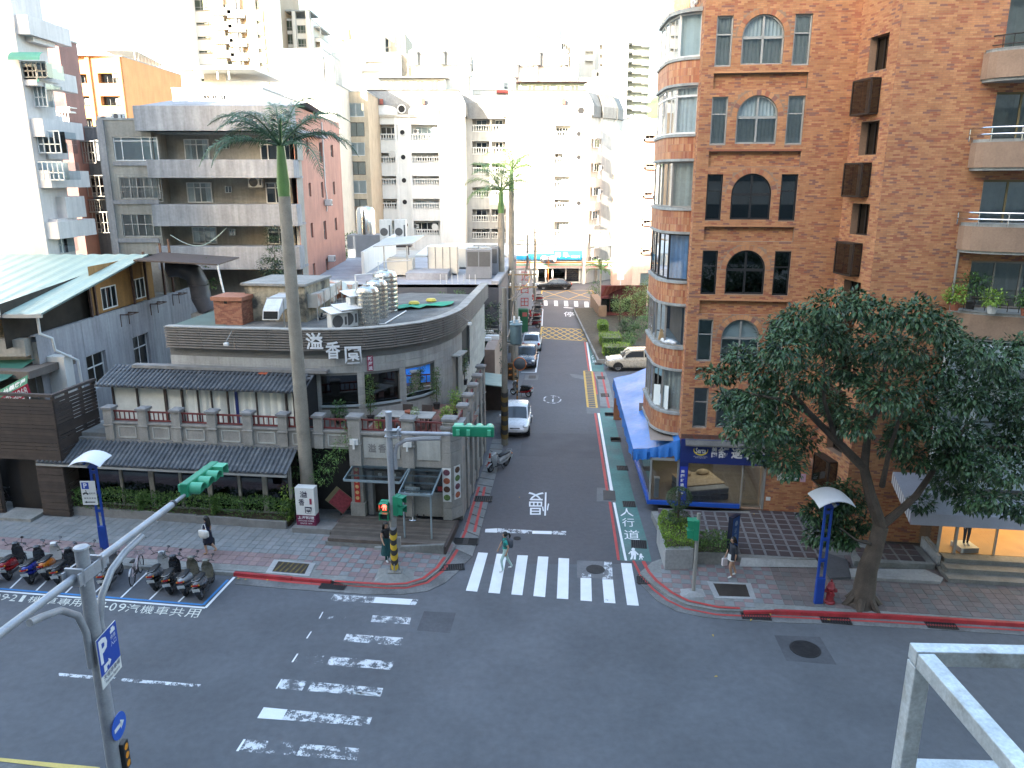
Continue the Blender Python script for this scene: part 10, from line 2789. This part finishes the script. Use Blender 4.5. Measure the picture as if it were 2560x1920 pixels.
q=at(1225,830,55);bush('tree','dense dark tree between the restaurant and the grey commercial block',(q.x-.2,55,0),[(-.6,0,4.6,1.0),(.3,.5,5.2,1.0),(-.2,1,3.6,1.1),(.5,-.3,3.2,1.0),(-.9,.6,2.6,1.0),(.2,-.5,2.0,.9),(.6,.5,1.2,.9),(-1.6,1,5.6,.8)],.17,m_dkl,'tree',4,330)
q=gnd(1100,745,6.2);bush('shrub','shrubs showing over the back edge of the restaurant roof',(-4.6,54.2,5.4),[(-1.6,0,.9,.6),(-.4,0,1.0,.6),(.9,0,1.1,.7),(2.0,0,1.0,.55)],.15,m_midl,'shrub')
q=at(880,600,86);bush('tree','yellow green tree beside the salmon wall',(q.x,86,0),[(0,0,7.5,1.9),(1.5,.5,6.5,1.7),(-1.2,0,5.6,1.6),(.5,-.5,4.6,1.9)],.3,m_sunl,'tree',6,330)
bush('shrub','climbing weeds around the curved duct',(-17.6,47.6,7.0),[(0,0,.3,.5),(.5,.1,-.3,.5),(-.6,-.3,1.4,.4),(-.9,-.3,2.6,.3)],.15,m_midl)
for(px,py,lab,w_,d_,h_)in((1530,870,'L shaped clipped lime hedge in the garden, back block',1.7,2.6,.9),(1545,893,'clipped lime hedge in the garden beside the off-roader',2.2,1.6,.85),(1510,832,'narrow clipped lime hedge at the back of the garden',.8,2.2,.8)):
 q=gnd(px,py,.3);hedge('hedge',lab,[(q.x-w_/2,q.y),(q.x+w_/2,q.y),(q.x+w_/2,q.y+d_),(q.x-w_/2,q.y+d_)],.35,.35+h_,1500,.12,m_lime)
pw_=thing('planter','low concrete garden kerb under the clipped hedges','planter',gnd(1540,905,0));g=MB();g.box(-1.6,8,-.6,26,0,.34);g.build('bed',m_conc,pw_);g=MB();g.box(-1.45,7.9,-.45,25.8,.3,.36);g.build('soil',MATS['soil'],pw_)
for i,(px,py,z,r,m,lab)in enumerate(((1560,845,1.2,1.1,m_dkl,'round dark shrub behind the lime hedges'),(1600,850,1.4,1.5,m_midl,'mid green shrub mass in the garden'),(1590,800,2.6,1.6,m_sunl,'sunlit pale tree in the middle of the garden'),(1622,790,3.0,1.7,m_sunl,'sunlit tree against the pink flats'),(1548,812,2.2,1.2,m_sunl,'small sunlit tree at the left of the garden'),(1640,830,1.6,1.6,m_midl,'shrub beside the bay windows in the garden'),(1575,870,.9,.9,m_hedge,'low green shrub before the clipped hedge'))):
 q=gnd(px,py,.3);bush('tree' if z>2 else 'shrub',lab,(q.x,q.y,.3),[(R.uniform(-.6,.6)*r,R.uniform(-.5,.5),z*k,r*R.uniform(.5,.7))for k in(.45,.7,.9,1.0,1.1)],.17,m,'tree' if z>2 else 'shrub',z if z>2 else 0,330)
q=gnd(1505,760,0);bush('shrub','small round tree in front of the red awning',(q.x-.6,q.y+1.5,0),[(0,0,1.9,.9),(.5,0,1.5,.8),(-.5,.3,1.4,.7)],.18,m_midl,'shrub',1.5)
q=gnd(745,1290,.3);bush('bamboo','bamboo clump at the foot of the tall palm',(q.x,q.y+.5,.3),[(-.2,0,.5,.55),(-.15,0,1.3,.6),(-.1,0,2.1,.6),(.5,.3,2.6,.6),(.3,.2,1.8,.6),(1.0,.4,2.6,.55),(1.0,.45,1.9,.5)],.17,m_midl,'shrub',0,300,.28)
bush('creeper','creeper climbing from the palm to the terrace parapet',(mf(eu[0]-1.4,29.7).x,mf(eu[0]-1.4,29.7).y,2.3),[(0,0,0,.5),(.3,.1,.5,.45),(.6,.2,.9,.42),(.85,.25,1.3,.4),(1.1,.3,1.7,.35),(1.2,.3,2.1,.28)],.15,m_hedge,'creeper',0,320,.3)
bush('fern','yellow green fern beside the sign pillar',(mf(UR-.1,29.3).x,mf(UR-.1,29.3).y,.3),[(0,0,.3,.35),(0,0,.8,.3),(.1,0,1.4,.28)],.13,m_lime,'fern',0,260,.3)
def potted(label,px,py,z,h,r,m,pot,pr=.17,l=.09,col=True):
 q=gnd(px,py,z);o=thing('potted_plant',label,'potted plant',q);g=MB();g.lathe([(pr*.7,0),(pr,pr*1.6),(pr*1.08,pr*1.6),(pr*1.08,pr*1.75),(pr*.9,pr*1.75)],(0,0,0),14);g.build('pot',pot,o,smooth=True)
 g=MB();g.tube([(0,0,pr*1.5),(.02,0,h*.6),(0,.02,h)],[.02,.018,.008],6);g.build('stem',m_bark,o)
 g=MB();n=6
 for k in range(n if col else 2):clump(g,(R.uniform(-.06,.06),R.uniform(-.06,.06),h*(.35+.62*k/(n-1))if col else h*(.5+.3*k)),r*R.uniform(.8,1.1),85 if col else 200,l,l*.55,.1,.35)
 g.build('foliage',m,o);return o
zk2=zz(760,840,.217)
for i,(x,y,h,lab)in enumerate(((770,985,2.1,'tall potted column plant left of the terrace table'),(595,930,1.95,'potted column plant between the first two terrace windows'),(1530,840,1.95,'potted column plant right of the third terrace window'),(1085,890,1.9,'potted column plant right of the second terrace window'),(1235,870,1.8,'potted column plant before the third terrace window'),(215,910,1.7,'potted column plant left of the first terrace window'),(1850,560,1.9,'potted column plant by the terrace side door'))):
 potted(lab,*zk2(x,y),ZT+.01,h,.26,m_midl if i%2 else m_hedge,m_potd)
potted('bushy plant by the parapet of the terrace',*zk2(410,1000),ZT+.01,.9,.45,m_midl,m_potd,.2,.12,False)
potted('yellowish plant inside the terrace railing',*zk2(900,1090),ZT+.01,.6,.28,m_lime,m_potd,.14,.10,False)
potted('light green shrub at the right edge of the terrace',*zk2(1740,920),ZT+.01,1.1,.33,m_lime,m_potd,.16,.10,True)
potted('low light green plant at the terrace corner',*zk2(1650,990),ZT+.01,.6,.3,m_lime,m_potd,.14,.10,False)
q=gnd(*zk2(1180,905),ZT+.75);tbl=thing('terrace_table','long pale table on the restaurant terrace','table',(q.x,q.y,ZT+.01),AM);g=MB();g.box(-1.25,1.25,-.5,.5,.72,.77);g.build('table_top',mat('weathered_table',(.30,.29,.27),.7,.2,2),tbl,bevel=.01)
for x,y in((-1.0,-.35),(1.0,-.35),(-1.0,.35),(1.0,.35)):g=MB();g.box(x-.05,x+.05,y-.05,y+.05,0,.72);g.build('leg',m_brown,tbl)
for(x,y,rz,lab)in((-.5,-.75,0,'dark chair at the near left of the terrace table'),(.35,-.75,0,'dark chair at the near right of the terrace table'),(-.2,.8,math.pi,'dark chair at the far left of the terrace table'),(.7,.8,math.pi,'dark chair at the far right of the terrace table')):
 c=Matrix.Rotation(AM,4,'Z')@Vector((x,y,0));ch_=thing('chair',lab,'chair',(q.x+c.x,q.y+c.y,ZT+.01),AM+rz,'chairs around the terrace table')
 g=MB();g.box(-.24,.24,-.22,.24,.42,.47);g.build('seat',m_brown,ch_);g=MB();g.box(-.24,.24,-.26,-.22,.45,.92);g.build('backrest',m_brown,ch_)
 for a,b in((-.2,-.2),(.2,-.2),(-.2,.2),(.2,.2)):g=MB();g.box(a-.025,a+.025,b-.025,b+.025,0,.42);g.build('leg',m_brown,ch_)
o=thing('fallen_pot','red pot lying on the terrace table with white flowers','flower pot',(q.x+.05,q.y,ZT+.79));g=MB();g.T=Matrix.Rotation(rad(90),4,'Y');g.lathe([(.07,-.12),(.1,.1),(.11,.12)],(-.1,0,0),12);g.build('pot',m_pot,o);g=MB();clump(g,(.35,0,.1),.2,160,.08,.05,.1,.3);g.build('flowers',mat('white_green_flowers',rnd=[(.5,.55,.35),(.12,.2,.05),(.6,.62,.5),(.2,.28,.08)],rough=.6,var=.1),o)
for i,(x,y,z,m,pm,h,lab)in enumerate(((2.75,-.75,9.93,m_lime,m_pot,.55,'lime green potted shrub on the left of the balcony rack'),(3.75,-1.35,9.93,m_lime,m_potw,.5,'lime green plant in a white pot on the balcony rack'),(4.7,-1.7,9.93,m_hedge,m_pot,.6,'potted shrub at the right of the balcony rack'),(3.45,-.35,9.93,m_midl,m_potd,1.3,'broad leaved plant climbing beside the balcony door'),(4.6,-1.6,18.8,m_lime,m_potw,.5,'yellowish plant on the upper balcony rack'))):
 w_=BM@Vector((6.39+x,-2.47+y,z));o=thing('potted_plant',lab,'potted plant',w_);g=MB();g.lathe([(.12,0),(.17,.24),(.18,.26),(.15,.26)],(0,0,0),12);g.build('pot',pm,o);g=MB();clump(g,(0,0,.3+h*.5),.42 if h<1 else .6,380,.12,.06,.2,.35,(1.1,1,.75));g.build('foliage',m,o)
g=MB()
for(px,py)in((600,1447),(618,1449),(668,1449),(1925,1534),(1880,1549),(2067,1551),(1780,1587),(1795,1693),(2250,1300),(1885,1306),(1300,1263)):
 q=gnd(px,py,.03);g.rv=R.random();leaf(g,q+Vector((0,0,.02 if py>1440 else .38)),rv()*Vector((1,1,.1)),Vector((0,0,1)),.12,.07)
lf=g.build('fallen_leaves',mat('yellow_leaf',(.45,.30,.05),.7,.1));tag(lf,'scattered yellow fallen leaves on the road','leaves',None,'stuff')
